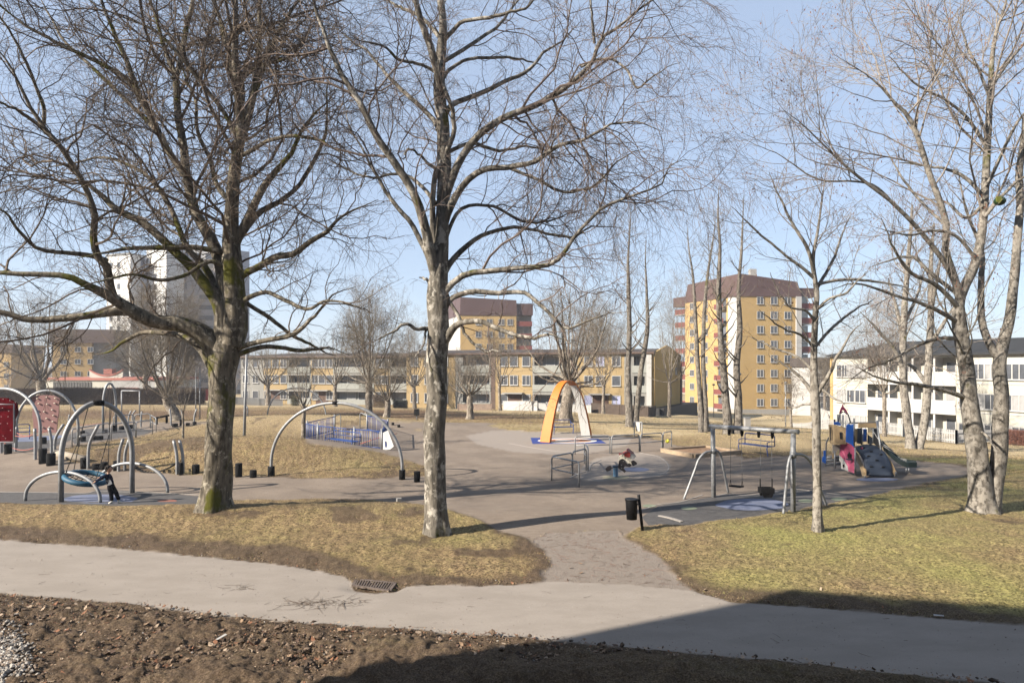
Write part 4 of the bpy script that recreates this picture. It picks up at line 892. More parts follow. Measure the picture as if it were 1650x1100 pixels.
part('basement_front', M_BLK, b6, lambda mb: g6.slab(mb, -.1, g6.L + 3.5, -1.5, .75, 1.6, -.5))
window(b6, g6, 7.6, 2.0, .6, .9, o=.14); window(b6, g6, 10.2, 4.9, .8, 1.0, o=.14)
part('downpipe', M_OCH, b6, lambda mb: mb.tube([g6.p(.15, -.2, .3), g6.p(.15, 7.6, .3)], .09, 6))
segs = [('gw',388,425),('y',425,463),('g',463,501),('y',501,537),('g',537,603),('y',603,628),('g',628,662),('y',662,700)]
b5, f5, a5 = flats('apartment_building', 'long three-storey flats with alternating grey and faded yellow bays, behind the round bare tree', 388, 112, 700, 104, segs, -1.75, 5.9, 12,
      dict(win=[396,412,431,444,457,508,519,531,610,621,669,682,693], door=[444,519]))

def tower(name, label, A, C, B, z0, z1, attic, faces, plinth=1.2, tap=.95, tops=(.95, 1.08, .72, .7)):
    """corner C between left face A-C and right face C-B, thick block behind"""
    b = thing(name, label, 'building', (C[0], C[1], z0)); A, C, B = Vector(A), Vector(C), Vector(B); Dk = A + (B - C)
    mb = MB(); q = [A, C, B, Dk]; H = z1 - z0
    mb.add([(p.x, p.y, z0 - 1) for p in q] + [(p.x, p.y, z1) for p in q], [(0,1,5,4), (1,2,6,5), (2,3,7,6), (3,0,4,7), (4,5,6,7)]); mb.build('wall', faces['m'], b)
    pl = MB(); ce = (A + B) / 2; q2 = [ce + (p - ce) * 1.012 for p in q]; pl.add([(p.x, p.y, z0 - 1) for p in q2] + [(p.x, p.y, z0 + plinth) for p in q2], [(0,1,5,4), (1,2,6,5), (2,3,7,6), (3,0,4,7), (4,5,6,7)]); pl.build('plinth', M_CONC, b)
    at_ = MB(); q3 = [ce + (p - ce) * 1.02 for p in q]; q4 = [ce + (p - ce) * tap for p in q]
    at_.add([(p.x, p.y, z1 - .05) for p in q3] + [(p.x, p.y, z1 + attic * k) for p, k in zip(q4, tops)], [(0,1,5,4), (1,2,6,5), (2,3,7,6), (3,0,4,7), (4,5,6,7), (3,2,1,0)]); at_.build('attic_roof', M_MAR, b)
    return b, Face(A, C, z0), Face(C, B, z0)
# right yellow tower
b8, fl, fr = tower('apartment_tower', 'ochre eight-storey tower with maroon attic and maroon balconies, behind the swing frame', at(1104, 141), at(1192, 127), at(1290, 128.5), -4.7, 17.6, 3.9, dict(m=M_OCH))
fh = 2.72
for s in range(8):
    z = 1.2 + s * fh + .55
    for px in (1225, 1247, 1269): k = (px - CX) / F; a = (k * fr.O.y - fr.O.x) / (fr.u.x - k * fr.u.y); window(b8, fr, a, z, 1.35, 1.4, split=2)
    for a in (2.2, 6.2): window(b8, fl, a, z, 1.3, 1.3, split=2)
part('white_panel', M_WHT, b8, lambda mb: (fl.slab(mb, fl.L - 3.0, fl.L + .02, 1, 22.3, .06, -.5), fr.slab(mb, fr.L - 1.0, fr.L + .06, 1, 22.3, .3, -2)))
mbP = MB(); mbS = MB(); mbG = MB(); mbD = MB()
for s in range(8):
    z = 1.0 + s * fh
    fr.slab(mbP, fr.L + .02, fr.L + 2.9, z, z + 1.05, -.3, -.42); fr.slab(mbS, fr.L, fr.L + 2.9, z - .18, z, -.3, -4); fr.slab(mbG, fr.L + .1, fr.L + 1.7, z + 1.06, z + 2.3, -.4, -.44)
    for e in (fl.L - 5.9,): fl.slab(mbP, e, e + 2.5, z + .1, z + 1.05, .95, .85); fl.slab(mbS, e, e + 2.5, z, z + .1, .95, 0); fl.slab(mbD, e + .2, e + 2.3, z + .1, z + 2.2, .02, -.1)
    fl.slab(mbP, -3.6, -.02, z, z + 1.05, -.3, -.42); fl.slab(mbS, -3.6, -.02, z - .18, z, -.3, -3.5)
each(mbP, 'balcony_parapet', M_MAR2, b8); each(mbS, 'balcony_slab', M_CONC, b8); each(mbG, 'balcony_glazing', M_GLB, b8); each(mbD, 'balcony_door', M_WG, b8)
part('balcony_wall', M_GRY, b8, lambda mb: (fr.slab(mb, fr.L + .07, fr.L + 2.8, -1, 22.2, -3.9, -10), fl.slab(mb, -3.5, -.03, -1, 22.2, -3.4, -9)))
part('attic_wing', M_MAR, b8, lambda mb: (fr.slab(mb, fr.L + .07, fr.L + 3.0, 22.2, 24.0, -.5, -10), fl.slab(mb, -3.8, -.03, 21.6, 23.6, 0, -10)))
part('chimney', M_CONC, b8, lambda mb: mb.box(tuple(fr.p(5, 27.0, -5)), (1.2, 1.2, 2)))
# far yellow tower
b7, fl, fr = tower('apartment_tower', 'distant ochre tower with maroon top floor, seen over the yellow flats', at(722, 166), at(742, 152), at(832, 153), -4, 15.9, 4.0, dict(m=M_OCH), tap=1.0, tops=(1, 1, .85, .85))
for s in range(4, 7):
    for px in (771, 789, 808, 822): k = (px - CX) / F; a = (k * fr.O.y - fr.O.x) / (fr.u.x - k * fr.u.y); window(b7, fr, a, 1.2 + s * 2.75, 1.3, 1.35, split=2)
part('balcony_parapet', M_MAR2, b7, lambda mb: [fr.slab(mb, fr.L + .02, fr.L + 3.6, 1 + s * 2.75, 2.1 + s * 2.75, -.3, -.45) for s in range(2, 7)])
part('balcony_wall', M_GRY, b7, lambda mb: fr.slab(mb, fr.L + .05, fr.L + 3.7, -1, 20, -2.5, -9))
part('attic_wing', M_MAR, b7, lambda mb: fr.slab(mb, fr.L + .05, fr.L + 3.8, 20, 22.6, -.4, -9))
part('white_panel', M_WHT, b7, lambda mb: fl.slab(mb, 0, fl.L - .05, 0, 19.8, .06, -.5))
part('aerial', M_WHT, b7, lambda mb: [mb.tube([fr.p(a, 23.6, -4), fr.p(a, 25.4, -4)], .12, 6) for a in (5.5, 8.7)])
# white tower at the left
b1 = thing('apartment_tower', 'tall white tower block with brown face, partly hidden by the thick forked tree', 'building', (*at(172, 182), -4))
def blk(nm, m, p0, p1, D0, D1, z1, dep=14):
    A = at(p0, D0); B = at(p1, D1); fc = Face(A, B, -4); part(nm, m, b1, lambda mb: fc.slab(mb, 0, fc.L, -1, z1 + 4, 0, -dep)); return fc
M_WH1 = mat('tower_white', lin(.60, .60, .59), .7)
fa = blk('wall', M_WH1, 172, 210, 183, 180, 34.0); fb = blk('side_wall', M_BGREY, 210.2, 236, 183, 183, 33.7); fcx = blk('wall', M_WH1, 236.2, 268, 184, 180, 36.2)
fd = blk('brown_wall', M_BRW, 268.2, 376, 184, 186, 33.5); fe = blk('side_wall', M_BGREY, 376.2, 402, 185, 188, 36.0)
part('rooftop', M_WHT, b1, lambda mb: fd.slab(mb, 1, fd.L - 1, 36.5, 40.5, -.3, -12)); part('cornice', M_GRY, b1, lambda mb: (fa.slab(mb, -.2, fa.L, 38, 38.4, .3, -14), fcx.slab(mb, -.1, fcx.L, 40.2, 40.6, .3, -14)))
for s in range(13):
    z = .9 + s * 2.82
    for fc, aa in ((fa, (1.6, 4.4)), (fb, (2.0,)), (fcx, (1.4, 3.8)), (fe, (1.5,)), (fd, (14.5,))):
        for a in aa: window(b1, fc, a, z, 1.15 if fc is not fa else 1.0, 1.35, mf=M_GRY if fc is fa else M_WHT, mg=M_WG if (s + int(a)) % 3 else M_CURT)
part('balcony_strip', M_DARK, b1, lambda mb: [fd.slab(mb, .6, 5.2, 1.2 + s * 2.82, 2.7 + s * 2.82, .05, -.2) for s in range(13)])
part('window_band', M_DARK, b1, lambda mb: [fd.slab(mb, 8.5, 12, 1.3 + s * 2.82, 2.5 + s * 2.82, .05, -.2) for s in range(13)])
part('rooftop_window', M_WG, b1, lambda mb: [fd.slab(mb, a, a + 1.6, 37.6, 39.2, -.2, -.5) for a in (4, 7, 10, 13)])
# small yellow block at the left
b2 = thing('apartment_building', 'low ochre block with brown top storey beside the white tower', 'building', (*at(86, 152), -2))
f2 = Face(at(84, 150), at(148, 152), -3.5); part('wall', M_OCH, b2, lambda mb: f2.slab(mb, 0, f2.L, 0, 13.2, 0, -12)); part('attic_roof', M_BRN, b2, lambda mb: f2.slab(mb, -.4, f2.L + 4.6, 13.2, 16.2, .3, -12)); part('stair_bay', M_GRY, b2, lambda mb: f2.slab(mb, f2.L + .02, f2.L + 4.4, 0, 13.1, -1, -12))
for s in range(4):
    for a in (2.2, 5.0, 7.5): window(b2, f2, a, 3.1 + s * 2.7, 1.2, 1.1, split=2)
b2b = thing('apartment_building', 'faint yellow block at the far edge, behind the wide-crowned tree', 'building', (*at(-40, 170), -2))
f2 = Face(at(-60, 172), at(18, 172), -3); part('wall', M_OCH, b2b, lambda mb: f2.slab(mb, 0, f2.L, 0, 11, 0, -12)); part('roof', M_BRN, b2b, lambda mb: f2.slab(mb, -.4, f2.L + .5, 11, 13, .3, -12))
for s in range(3):
    for a in (2, 5, 8, 11): window(b2b, f2, a, 1.6 + s * 2.9, 1.2, 1.2, split=2)
# low white hall with red trim
b3 = thing('community_hall', 'low white hall with red roof trim and sagging red-edged canopy, behind the hedge', 'building', (*at(70, 128), -1.2))
f3 = Face(at(58, 128), at(252, 126), -1.4); part('wall', M_CRM, b3, lambda mb: f3.slab(mb, 0, f3.L, 0, 3.3, 0, -14)); part('roof_trim', M_RED, b3, lambda mb: f3.slab(mb, -.2, f3.L + .1, 3.3, 3.75, .25, -14.2))
f3s = Face(at(252.3, 126), at(282, 134), -1.4); part('side_wall', M_WHT, b3, lambda mb: f3s.slab(mb, .05, f3s.L, 0, 3.2, 0, -8))
part('screen_slats', M_DARK, b3, lambda mb: [f3.slab(mb, 3.5 + k * .55, 3.85 + k * .55, .4, 3.0, .12, .02) for k in range(14)])
part('canopy', M_RED, b3, lambda mb: f3.slab(mb, 14.8, 20.6, 1.55, 1.95, 1.0, 0)); part('canopy_glazing', M_GRY, b3, lambda mb: f3.slab(mb, 14.9, 20.5, .9, 1.5, .9, 0))
def sag(mb, o0, dz0, dz1, a0=9.8, a1=16.4):
    n = 10; q = []
    for i in range(n + 1):
        t = i / n; z = 5.1 - 1.1 * (1 - (2*t - 1)**2)
        q += [f3.p(a0 + (a1 - a0) * t, z + dz0, o0), f3.p(a0 + (a1 - a0) * t, z + dz1, o0), f3.p(a0 + (a1 - a0) * t, z + dz1, o0 - .4), f3.p(a0 + (a1 - a0) * t, z + dz0, o0 - .4)]
    fs = []
    for i in range(n):
        for j in range(4): fs.append((4*i + j, 4*i + (j+1) % 4, 4*i + 4 + (j+1) % 4, 4*i + 4 + j))
    mb.add(q, fs + [(0, 3, 2, 1), (4*n, 4*n+1, 4*n+2, 4*n+3)])
part('roof_edge', M_RED, b3, lambda mb: sag(mb, -1.0, 0, .28)); part('upper_wall', M_CRM, b3, lambda mb: sag(mb, -1.1, -1.15, -.01)); part('vent_box', M_RED, b3, lambda mb: mb.box(tuple(f3.p(12.5, 4.9, -3)), (1.6, 1.4, 1.0)))
part('lamp_pair', M_RED, b3, lambda mb: [mb.box(tuple(f3.p(a, 1.75, .06)), (.3, .1, .35)) for a in (f3.L - 2.1, f3.L - 1.5)])
b4 = thing('red_shed', 'long low red boarded shed behind the hedge, left of the thick forked tree', 'shed', (*at(275, 112), -1.5))
f4 = Face(at(276, 110), at(335, 112), -1.6); part('wall', M_REDB, b4, lambda mb: f4.slab(mb, 0, f4.L, 0, 2.4, 0, -6)); part('roof', M_ROOF, b4, lambda mb: f4.slab(mb, -.3, f4.L + .3, 2.4, 2.65, .4, -6.4)); part('door', M_DARK, b4, lambda mb: f4.slab(mb, 1.3, 2.3, .2, 1.7, .02, -.02))
# white terrace at the right
A9 = at(1341, 80); B9 = at(1700, 59.5); zb = -3.3
b9 = thing('terrace_building', 'long white and cream three-storey terrace with dark roof behind the picket fence', 'building', (*A9, zb)); f9 = Face(A9, B9, zb); H9 = 9.1
def a9(px): k = (px - CX) / F; return (k * f9.O.y - f9.O.x) / (f9.u.x - k * f9.u.y)
r0, r1 = a9(1398), a9(1541)
part('wall', M_CRM, b9, lambda mb: (f9.slab(mb, 0, r0, -.6, H9, 0, -10), f9.slab(mb, r1, f9.L, -.6, H9, 0, -10), f9.slab(mb, r0 + .01, r1 - .01, -.6, H9, -1.3, -10)))
part('corner_board', M_OCH, b9, lambda mb: f9.slab(mb, -.25, .12, -.5, H9 + .01, .06, -.3))
part('balcony_front', M_WHT, b9, lambda mb: [(f9.slab(mb, r0, r1, z, z + 1.15, .1, .0), f9.slab(mb, r0, r1, z - .25, z - .01, .08, -1.79)) for z in (3.25, 6.1)] + [f9.slab(mb, r0, r1, 8.7, H9, .02, -1.79)])
part('balcony_divider', M_WHT, b9, lambda mb: [f9.slab(mb, a9(p) - .1, a9(p) + .1, -.5, 8.69, -.02, -1.78) for p in (1432, 1470, 1505)])
part('string_course', M_WHT, b9, lambda mb: [(f9.slab(mb, .13, r0 - .02, z, z + .1, .05, -.1), f9.slab(mb, r1 + .02, f9.L, z, z + .1, .05, -.1)) for z in (2.2, 3.3, 5.1, 6.1, 8.0)])
for s in range(3):
    z = .85 + s * 2.85
    for px in (1357, 1370, 1386): window(b9, f9, a9(px), z, 1.45, 1.45, split=2, mg=M_WG if (px + s) % 2 else M_CURT)
    for px in (1556, 1577, 1597, 1620, 1643, 1668): window(b9, f9, a9(px), z, 1.25, 1.5, split=1 + px % 2, mg=M_WG if (px + s) % 3 else M_CURT)
    for px in (1408, 1422, 1446, 1460, 1484, 1496, 1520): window(b9, f9, a9(px), z - (.4 if px % 4 else 0), 1.0, 1.7, o=-1.28, mg=M_WG if (px + s) % 3 else M_CURT)
part('roof', M_ROOF2, b9, lambda mb: mb.add([f9.p(-.4, H9, .5), f9.p(f9.L, H9, .5), f9.p(f9.L, H9, -10.4), f9.p(-.4, H9, -10.4), f9.p(4, H9 + 1.5, -5), f9.p(f9.L, H9 + 1.5, -5), f9.p(-.4, H9 - .2, .5), f9.p(f9.L, H9 - .2, .5), f9.p(-.4, H9 - .2, -10.4)], [(0,1,5,4), (2,3,4,5), (3,0,4), (6,7,1,0), (8,6,0,3)]))
part('planter', M_DARK, b9, lambda mb: [mb.box(tuple(f9.p(a9(p), 1.0, .5)), (.8, .3, .25)) for p in (1492, 1502, 1520)])
# block between the towers and the terrace
bX = thing('white_house', 'small white house with dark roof between the yellow tower and the terrace', 'house', (*at(1318, 120), -5)); fX = Face(at(1306, 118), at(1346, 118), -5)
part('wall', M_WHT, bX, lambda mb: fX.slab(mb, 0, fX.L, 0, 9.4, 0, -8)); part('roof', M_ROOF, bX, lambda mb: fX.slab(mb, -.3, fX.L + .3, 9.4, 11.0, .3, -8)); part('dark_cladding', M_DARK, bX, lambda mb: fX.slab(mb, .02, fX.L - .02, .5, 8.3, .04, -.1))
for s in range(3): window(bX, fX, 2.2, 2.2 + s * 2.2, 1.2, 1.1, o=.06)
# the block the photograph is taken from; it shades the corner of the path
h0 = thing('apartment_block', 'rendered four-storey block the viewer stands in, shading the path corner', 'building', (-16.4, 3.0, 0))
c = Vector((-16.4, 2.95)); d = Vector((math.cos(R(-14)), math.sin(R(-14)))); e = c + d * 60; fh0 = Face((e.x, e.y), (c.x, c.y), 0)
part('wall', M_YEL, h0, lambda mb: fh0.slab(mb, 0, fh0.L, -.5, 14.0, 0, -12)); part('roof', M_ROOF, h0, lambda mb: fh0.slab(mb, -.0, fh0.L + .0, 14.0, 14.2, .0, -12))
for s in range(4):
    for k in range(10): window(h0, fh0, 3 + k * 6, 1 + s * 3.2, 1.4, 1.4, split=2)

# fences and hedges
def picket(label, P, h, step, mw=M_WHT, w=.09, group=None, name='picket_fence'):
    b = thing(name, label, 'fence', P[0], group); pk = MB(); rl = MB(); po = MB()
    for a, c in zip(P[:-1], P[1:]):
        a = Vector(a); c = Vector(c); n = max(2, int((c - a).length / step))
        for i in range(n + 1): p = a.lerp(c, i / n); z = gz(p.x, p.y); d = (c - a).normalized(); pk.box((p.x, p.y, z + h / 2 + .05), (w, .025, h), math.atan2(d.y, d.x))
        for q in (.25, .78):
            m = 8
            for i in range(m): p0 = a.lerp(c, i/m); p1 = a.lerp(c, (i+1)/m); rl.beam((p0.x, p0.y, gz(p0.x, p0.y) + h*q), (p1.x, p1.y, gz(p1.x, p1.y) + h*q), .06, .08)
        m = max(1, int((c - a).length / 2.5))
        for i in range(m + 1): p = a.lerp(c, i/m); po.box((p.x, p.y, gz(p.x, p.y) + h/2), (.12, .12, h + .15))
    pk.build('pickets', mw, b)['kind'] = 'stuff'; rl.build('rail', mw, b); po.build('posts', mw, b)
    return b
def gp(px, D): p = at(px, D); return (p[0], p[1], gz(*p))
picket('white picket fence in front of the terrace, turning towards it behind the double trunk', [gp(1418, 62), gp(1541, 54), gp(1566, 57), gp(1600, 61)], 1.05, .16)
picket('white picket fence on the far lawn between the yellow tower and the play tower', [gp(1276, 78), gp(1345, 66), gp(1376, 66)], 1.0, .2)
def panel_fence(label, P, h, m, name='board_fence', group=None, cap=True):
    b = thing(name, label, 'fence', P[0], group); mb = MB(); po = MB(); cp = MB()
    for a, c in zip(P[:-1], P[1:]):
        a = Vector(a); c = Vector(c); L = (c - a).length; n = max(3, int(L / .16)); d = (c - a).normalized(); rz = math.atan2(d.y, d.x)
        for i in range(n): p = a.lerp(c, (i + .5)/n); mb.box((p.x, p.y, gz(p.x, p.y) + h/2), (L/n * .9, .03 + .01 * (i % 2), h), rz)
        for i in range(int(L/3) + 1): p = a.lerp(c, i/max(int(L/3), 1)); po.box((p.x, p.y, gz(p.x, p.y) + h/2), (.12, .12, h + .1), rz)
        cp.beam((a.x, a.y, gz(a.x, a.y) + h + .03), (c.x, c.y, gz(c.x, c.y) + h + .03), .1, .05)
    mb.build('boards', m, b)['kind'] = 'stuff'; po.build('posts', m, b); cp.build('capping', m, b); return b
M_BFEN = mat('dark_brown_boards', lin(.085, .06, .045), .8, var=.25, vscale=2)
panel_fence('solid white board fence in front of the yellow entrance, left of the orange arch', [gp(811, 90), gp(866, 83)], 1.15, M_WHT)
panel_fence('white garden fence seen through the orange arch, behind the broad tree', [gp(867, 86), gp(952, 83)], .95, M_WHT)
panel_fence('dark brown board fence below the flats, right of the orange arch', [gp(953, 84), gp(1044, 79.5), gp(1056, 86)], 1.25, M_BFEN)
panel_fence('low white wall of boards before the left flats, beside the lamp post', [gp(378, 96), gp(455, 98)], 1.0, M_WHT)
panel_fence('white board screen beside the house, left of the play tower', [gp(1322, 88), gp(1344, 84)], 2.0, M_WHT)
panel_fence('low pinkish garden fence in front of the grey balconies', [gp(738, 91), gp(792, 90)], .8, mat('weathered_fence', lin(.30, .22, .17), .9, var=.2))
def hedge(name, label, P, w, h, m, seed, dens=900):
    g = np.random.default_rng(seed); V = []; b = None
    a = np.array(P[:-1], float); c = np.array(P[1:], float); L = np.linalg.norm(c - a, axis=1); N = int(L.sum() * dens)
    i = g.choice(len(L), N, p=L / L.sum()); t = g.random(N)[:, None]; p = a[i] * (1 - t) + c[i] * t; d = (c - a)[i] / L[i][:, None]; nn = np.stack([-d[:, 1], d[:, 0]], -1)
    o = (g.random(N) - .5) * w; zz = g.random(N) ** .8 * h * (1 + .06 * fbm(p[:, 0], p[:, 1], 1.5, 4))
    xy = p[:, :2] + nn * o[:, None]; z = gz0(xy[:, 0], xy[:, 1]) + zz; C = np.stack([xy[:, 0], xy[:, 1], z], -1)
    dr = nrm(g.normal(size=(N, 3)) + [0, 0, 1.0]) * g.uniform(.12, .3, (N, 1)); s = nrm(np.cross(dr, g.normal(size=(N, 3)))) * .011
    V = np.stack([C - s, C + s, C + dr + s * .3, C + dr - s * .3], 1).reshape(-1, 3); Q = np.arange(4 * N).reshape(-1, 4)
    o_ = mesh_np(name, V, Q, m, origin=(P[0][0], P[0][1], gz(P[0][0], P[0][1]))); tag(o_, label, 'hedge')
    return o_
hedge('hedge', 'long clipped brown leafless hedge running across the far lawn', [gp(-60, 84)[:2], gp(280, 84)[:2], gp(330, 86)[:2]], 1.6, 1.9, mat('hedge_brown', lin(.075, .047, .032), .95, col2=lin(.13, .085, .058), vscale=1), 3, 5200)
hedge('hedge', 'short russet hedge at the foot of the terrace, far side of the double trunk', [gp(1606, 58)[:2], gp(1700, 55)[:2]], 1.2, 1.2, mat('hedge_russet', lin(.20, .08, .055), .95, col2=lin(.26, .12, .085), vscale=1), 4, 3500)
hedge('shrub', 'rounded brown shrub under the small bushy tree by the grey flats', [gp(600, 92)[:2], gp(626, 92)[:2]], 2.0, 1.7, mat('shrub_brown', lin(.17, .12, .085), .95, col2=lin(.22, .16, .11), vscale=1), 5, 3000)
hedge('shrub', 'low dark green shrub right of the small bushy tree', [gp(634, 93)[:2], gp(656, 93)[:2]], 1.6, 1.1, mat('shrub_dark', lin(.05, .055, .035), .95), 6, 3500)
hedge('shrub', 'low olive shrub before the faded yellow entrance', [gp(470, 96)[:2], gp(482, 96)[:2]], 1.5, 1.4, mat('shrub_olive', lin(.10, .095, .05), .95), 7, 3000)
# ------------------------------------------------------------------ playground equipment
M_GALV = mat('galvanised_steel', lin(.25, .26, .275), .5, metal=.25, col2=lin(.38, .39, .40), vscale=6, spec=.5)
M_STEEL_D = mat('dull_steel', lin(.20, .21, .225), .5, metal=.3, var=.15)
M_RUB = mat('black_rubber', lin(.011, .011, .012), .85, var=.3, vscale=8, bump=.3, spec=.12); M_ROPE = mat('black_rope', lin(.018, .018, .02), .9)
M_ROPER = mat('red_rope', lin(.42, .12, .09), .9); M_BLUE = mat('blue_steel', lin(.016, .06, .25), .45, var=.1)
M_BSK = mat('blue_basket', lin(.006, .09, .17), .6, var=.15, vscale=5); M_WPLT = mat('white_plate', lin(.46, .455, .44), .6)
def tpart(name, m, par, pts, r, n=10): mb = MB(); mb.tube(pts, r, n); return mb.build(name, m, par)
def arch_pts(a, b, h, n=28, leg=.0, lean=0.):
    """from foot a to foot b, straight to leg*h, then half an ellipse to h above the feet"""
    a = Vector(a); b = Vector(b); m = (a + b) / 2; e = (b - a) / 2; pts = []
    if leg: pts.append(a)
    for i in range(n + 1):
        t = math.pi * (1 - i / n); p = m + e * math.cos(t); p.z = m.z + (e.z * math.cos(t)) + h * leg + h * (1 - leg) * math.sin(t); pts.append(p)
    if leg: pts.append(b)
    return pts
# basket swing
aL = G(98.5, 809); aR = G(213, 794); mid = (aL + aR) / 2
sw = thing('basket_swing', 'basket swing on a tall galvanised hoop with black collar, two low side hoops', 'swing', mid)
Hh = 3.25; tp = arch_pts(aL, aR, Hh, 36, .42); tpart('main_hoop', M_GALV, sw, tp, .085, 14)
def hoop(foot1, foot2, h, par, r=.055): tpart('side_hoop', M_GALV, par, arch_pts(foot1, foot2, h, 22, .12), r, 10)
hoop(GD(41, 22.9), GD(161.5, 22.4), 1.0, sw); hoop(GD(156, 25.0), GD(270, 24.3), 1.02, sw)
top = tp[len(tp)//2]; cd = (tp[len(tp)//2 + 1] - top).normalized()
tpart('collar', M_RUB, sw, [top - cd * .17, top + cd * .17], .1, 14)
e = (aR - aL).normalized(); nrmv = Vector((-e.y, e.x, 0))
bc = wp(139, 770, 22.9); tilt = Vector((.10, 0, -.28)); ring = []
ux = Vector((.96, .1, -.22)).normalized(); uy = Vector((-.12, .95, .10)); uy = (uy - ux * uy.dot(ux)).normalized(); RB = .62
for i in range(29): t = 2 * math.pi * i / 28; ring.append(bc + ux * (RB * math.cos(t)) + uy * (RB * math.sin(t)))
bk = tpart('basket_ring', M_BSK, sw, ring, .09, 12)
net = MB(); un = ux.cross(uy)
for k in range(-3, 4):
    for A_, B_ in ((ux, uy), (uy, ux)):
        o = k * .17; w = math.sqrt(max(.01, RB**2 - o*o)); net.tube([bc + A_ * o + B_ * (w * s) - un * (.13 * (1 - s*s)) for s in (-1, -.5, 0, .5, 1)], .012, 5)
net.build('net', M_ROPE, sw)
mb = MB()
for i in range(14): t = 2 * math.pi * (i + .5) / 14; mb.ball(bc + ux * (.60 * math.cos(t)) + uy * (.60 * math.sin(t)) + un * .07, .022, n=6)
mb.build('rope_ferrules', M_WPLT, sw)
for kx, ky, D, ts, hp in ((129.5, 703, 23.1, (2.7, 3.7), .42), (176, 699, 23.5, (.6, 5.6), .60)):
    kn = wp(kx, ky, D); hq = tp[int(len(tp) * hp)]
    tpart('hanging_rope', M_ROPE, sw, [hq, kn], .014, 6)
    for t in ts: tpart('hanging_rope', M_ROPE, sw, [kn, bc + ux * (RB * math.cos(t)) + uy * (RB * math.sin(t)) + un * .1], .013, 6)
    mb = MB(); mb.ball(kn, .04, n=8); mb.build('rope_joint', M_WPLT, sw)
# the large thin arch and the far one
la, lb = G(437, 766), G(648, 772)
t = thing('climbing_arch', 'large thin galvanised arch with small black collar, spanning the front of the grass mound', 'arch', (la + lb) / 2)
ap = arch_pts(la, lb, 3.02, 44, .16); tpart('arch_pipe', M_GALV, t, ap, .062, 12); m_ = ap[len(ap)//2]; tpart('collar', M_RUB, t, [m_ + Vector((-.12, 0, 0)), m_ + Vector((.12, 0, 0))], .075, 12)
tpart('foot_sleeve', M_RUB, t, [la - Vector((0,0,.05)), la + Vector((.0, 0, .38))], .14, 14); tpart('foot_sleeve', M_RUB, t, [lb - Vector((0,0,.05)), lb + Vector((0, 0, .38))], .125, 14)
la, lb = GD(431, 60), GD(525, 60)
t = thing('climbing_arch', 'smaller thin grey arch far off beyond the grass mounds', 'arch', (la + lb) / 2); tpart('arch_pipe', M_GALV, t, arch_pts(la, lb, 2.75, 36, .1), .06, 8); tpart('post', M_GALV, t, [GD(399, 58), GD(399, 58) + Vector((0, 0, 1.0)), GD(397, 58) + Vector((0, 0, 1.25))], .06, 8)
# climbing walls, hoops
a_, b_ = GD(-60, 34), GD(65, 32.5)
t = thing('climbing_net_wall', 'dark red boxed climbing panel under a grey hoop at the edge of the playground', 'climbing wall', (a_ + b_) / 2)
tpart('hoop', M_GALV, t, arch_pts(a_, b_, 3.2 - .0, 30, .35), .07, 10)
mb = MB(); mb.plate([wp(-30, 641, 33.2), wp(12, 641, 33.2), wp(27, 649, 33.1), wp(29, 664, 33.1), wp(24, 675, 33), wp(22, 713, 33), wp(-30, 713, 33.2)], .12); cl = mb.build('red_panel', mat('red_panel', lin(.085, .002, .005), .6, var=.35, vscale=3, spec=.0), t)
tpart('panel_frame', M_STEEL_D, t, [wp(-30, 651, 32.8), wp(22.5, 651, 32.8), wp(22.5, 712, 32.8), wp(-30, 712, 32.8)], .035, 8)
mb = MB()
for x, y in ((2,671),(13,671),(4,657),(14,662),(1,682),(12,682),(17,693),(5,702),(9,706),(16,645),(5,643),(25,648)): mb.ball(wp(x, y, 32.85), .022, n=6)
mb.build('bolt_heads', M_WPLT, t)
a_, b_ = GD(26, 38), GD(126, 38.5)
t = thing('climbing_wall', 'dusty pink climbing wall with pale holds hanging in a grey hoop', 'climbing wall', (a_ + b_) / 2)
tpart('hoop', M_GALV, t, arch_pts(a_, b_, 3.15, 34, .35), .075, 12)
mb = MB(); mb.plate([wp(x, y, 38.2) for x, y in ((51,641),(60,637),(74,636),(88,637),(97,642),(95.5,650),(95,665),(93,678),(91.5,697),(54.5,697),(54,680),(52.5,668),(53.5,655))], .05)
mb.build('pink_panel', mat('pink_panel', lin(.29, .16, .152), .8, var=.05, spec=.15), t); g_ = np.random.default_rng(4)
mhold = mat('pale_holds', lin(.55, .47, .38), .7)
for i, (x, y) in enumerate(((60,642),(75,640),(89,641.5),(62.5,650),(76,651),(88,649.5),(59,661),(71,663),(84,660),(86,669),(75,674),(64.5,676),(85,679),(68,688),(80,688))):
    mb = MB(); mb.ball(wp(x, y, 38.12), .052, (1.25, .8, .8), 8); mb.build('hold', mhold, t)
# curved steel posts
def cpost(label, foot, tipx, tipy, D=None, r=.065, group='curved steel posts of the climbing course', bend=.5, name='curved_post'):
    f = GD(foot[0], D) if D else G(*foot); t = thing(name, label, 'post', f, group); d = f.y; tip = wp(tipx, tipy, d); mb = MB()
    k = Vector((f.x + (tip.x - f.x) * .12, f.y, f.z + (tip.z - f.z) * .55)); q = spline([tuple(f - Vector((0,0,.1))), tuple(k), tuple(tip)], 12); mb.tube([Vector(p) for p in q], r, 10); mb.build('pipe', M_GALV, t)
    mb = MB(); mb.ball(tip, r * 1.02, (1, 1, .6), 8); mb.build('end_cap', M_STEEL_D, t); return f, tip
p1 = cpost('upright grey post before the dark red panel, tied to its neighbour by a red rope', (2, 730), 3, 689)
p2 = cpost('grey post at the lower corner of the dark red panel', (25, 727), 27, 688)
p3 = cpost('nearest straight grey post of the left climbing course, beside the tall black stump', (57, 740), 56, 691)
p4 = cpost('grey post rising between the pink wall and the black double stump', (83, 731), 79, 690)
p5 = cpost('bent grey post leaning away from the black double stump towards the basket swing', (88, 733), 102, 684)
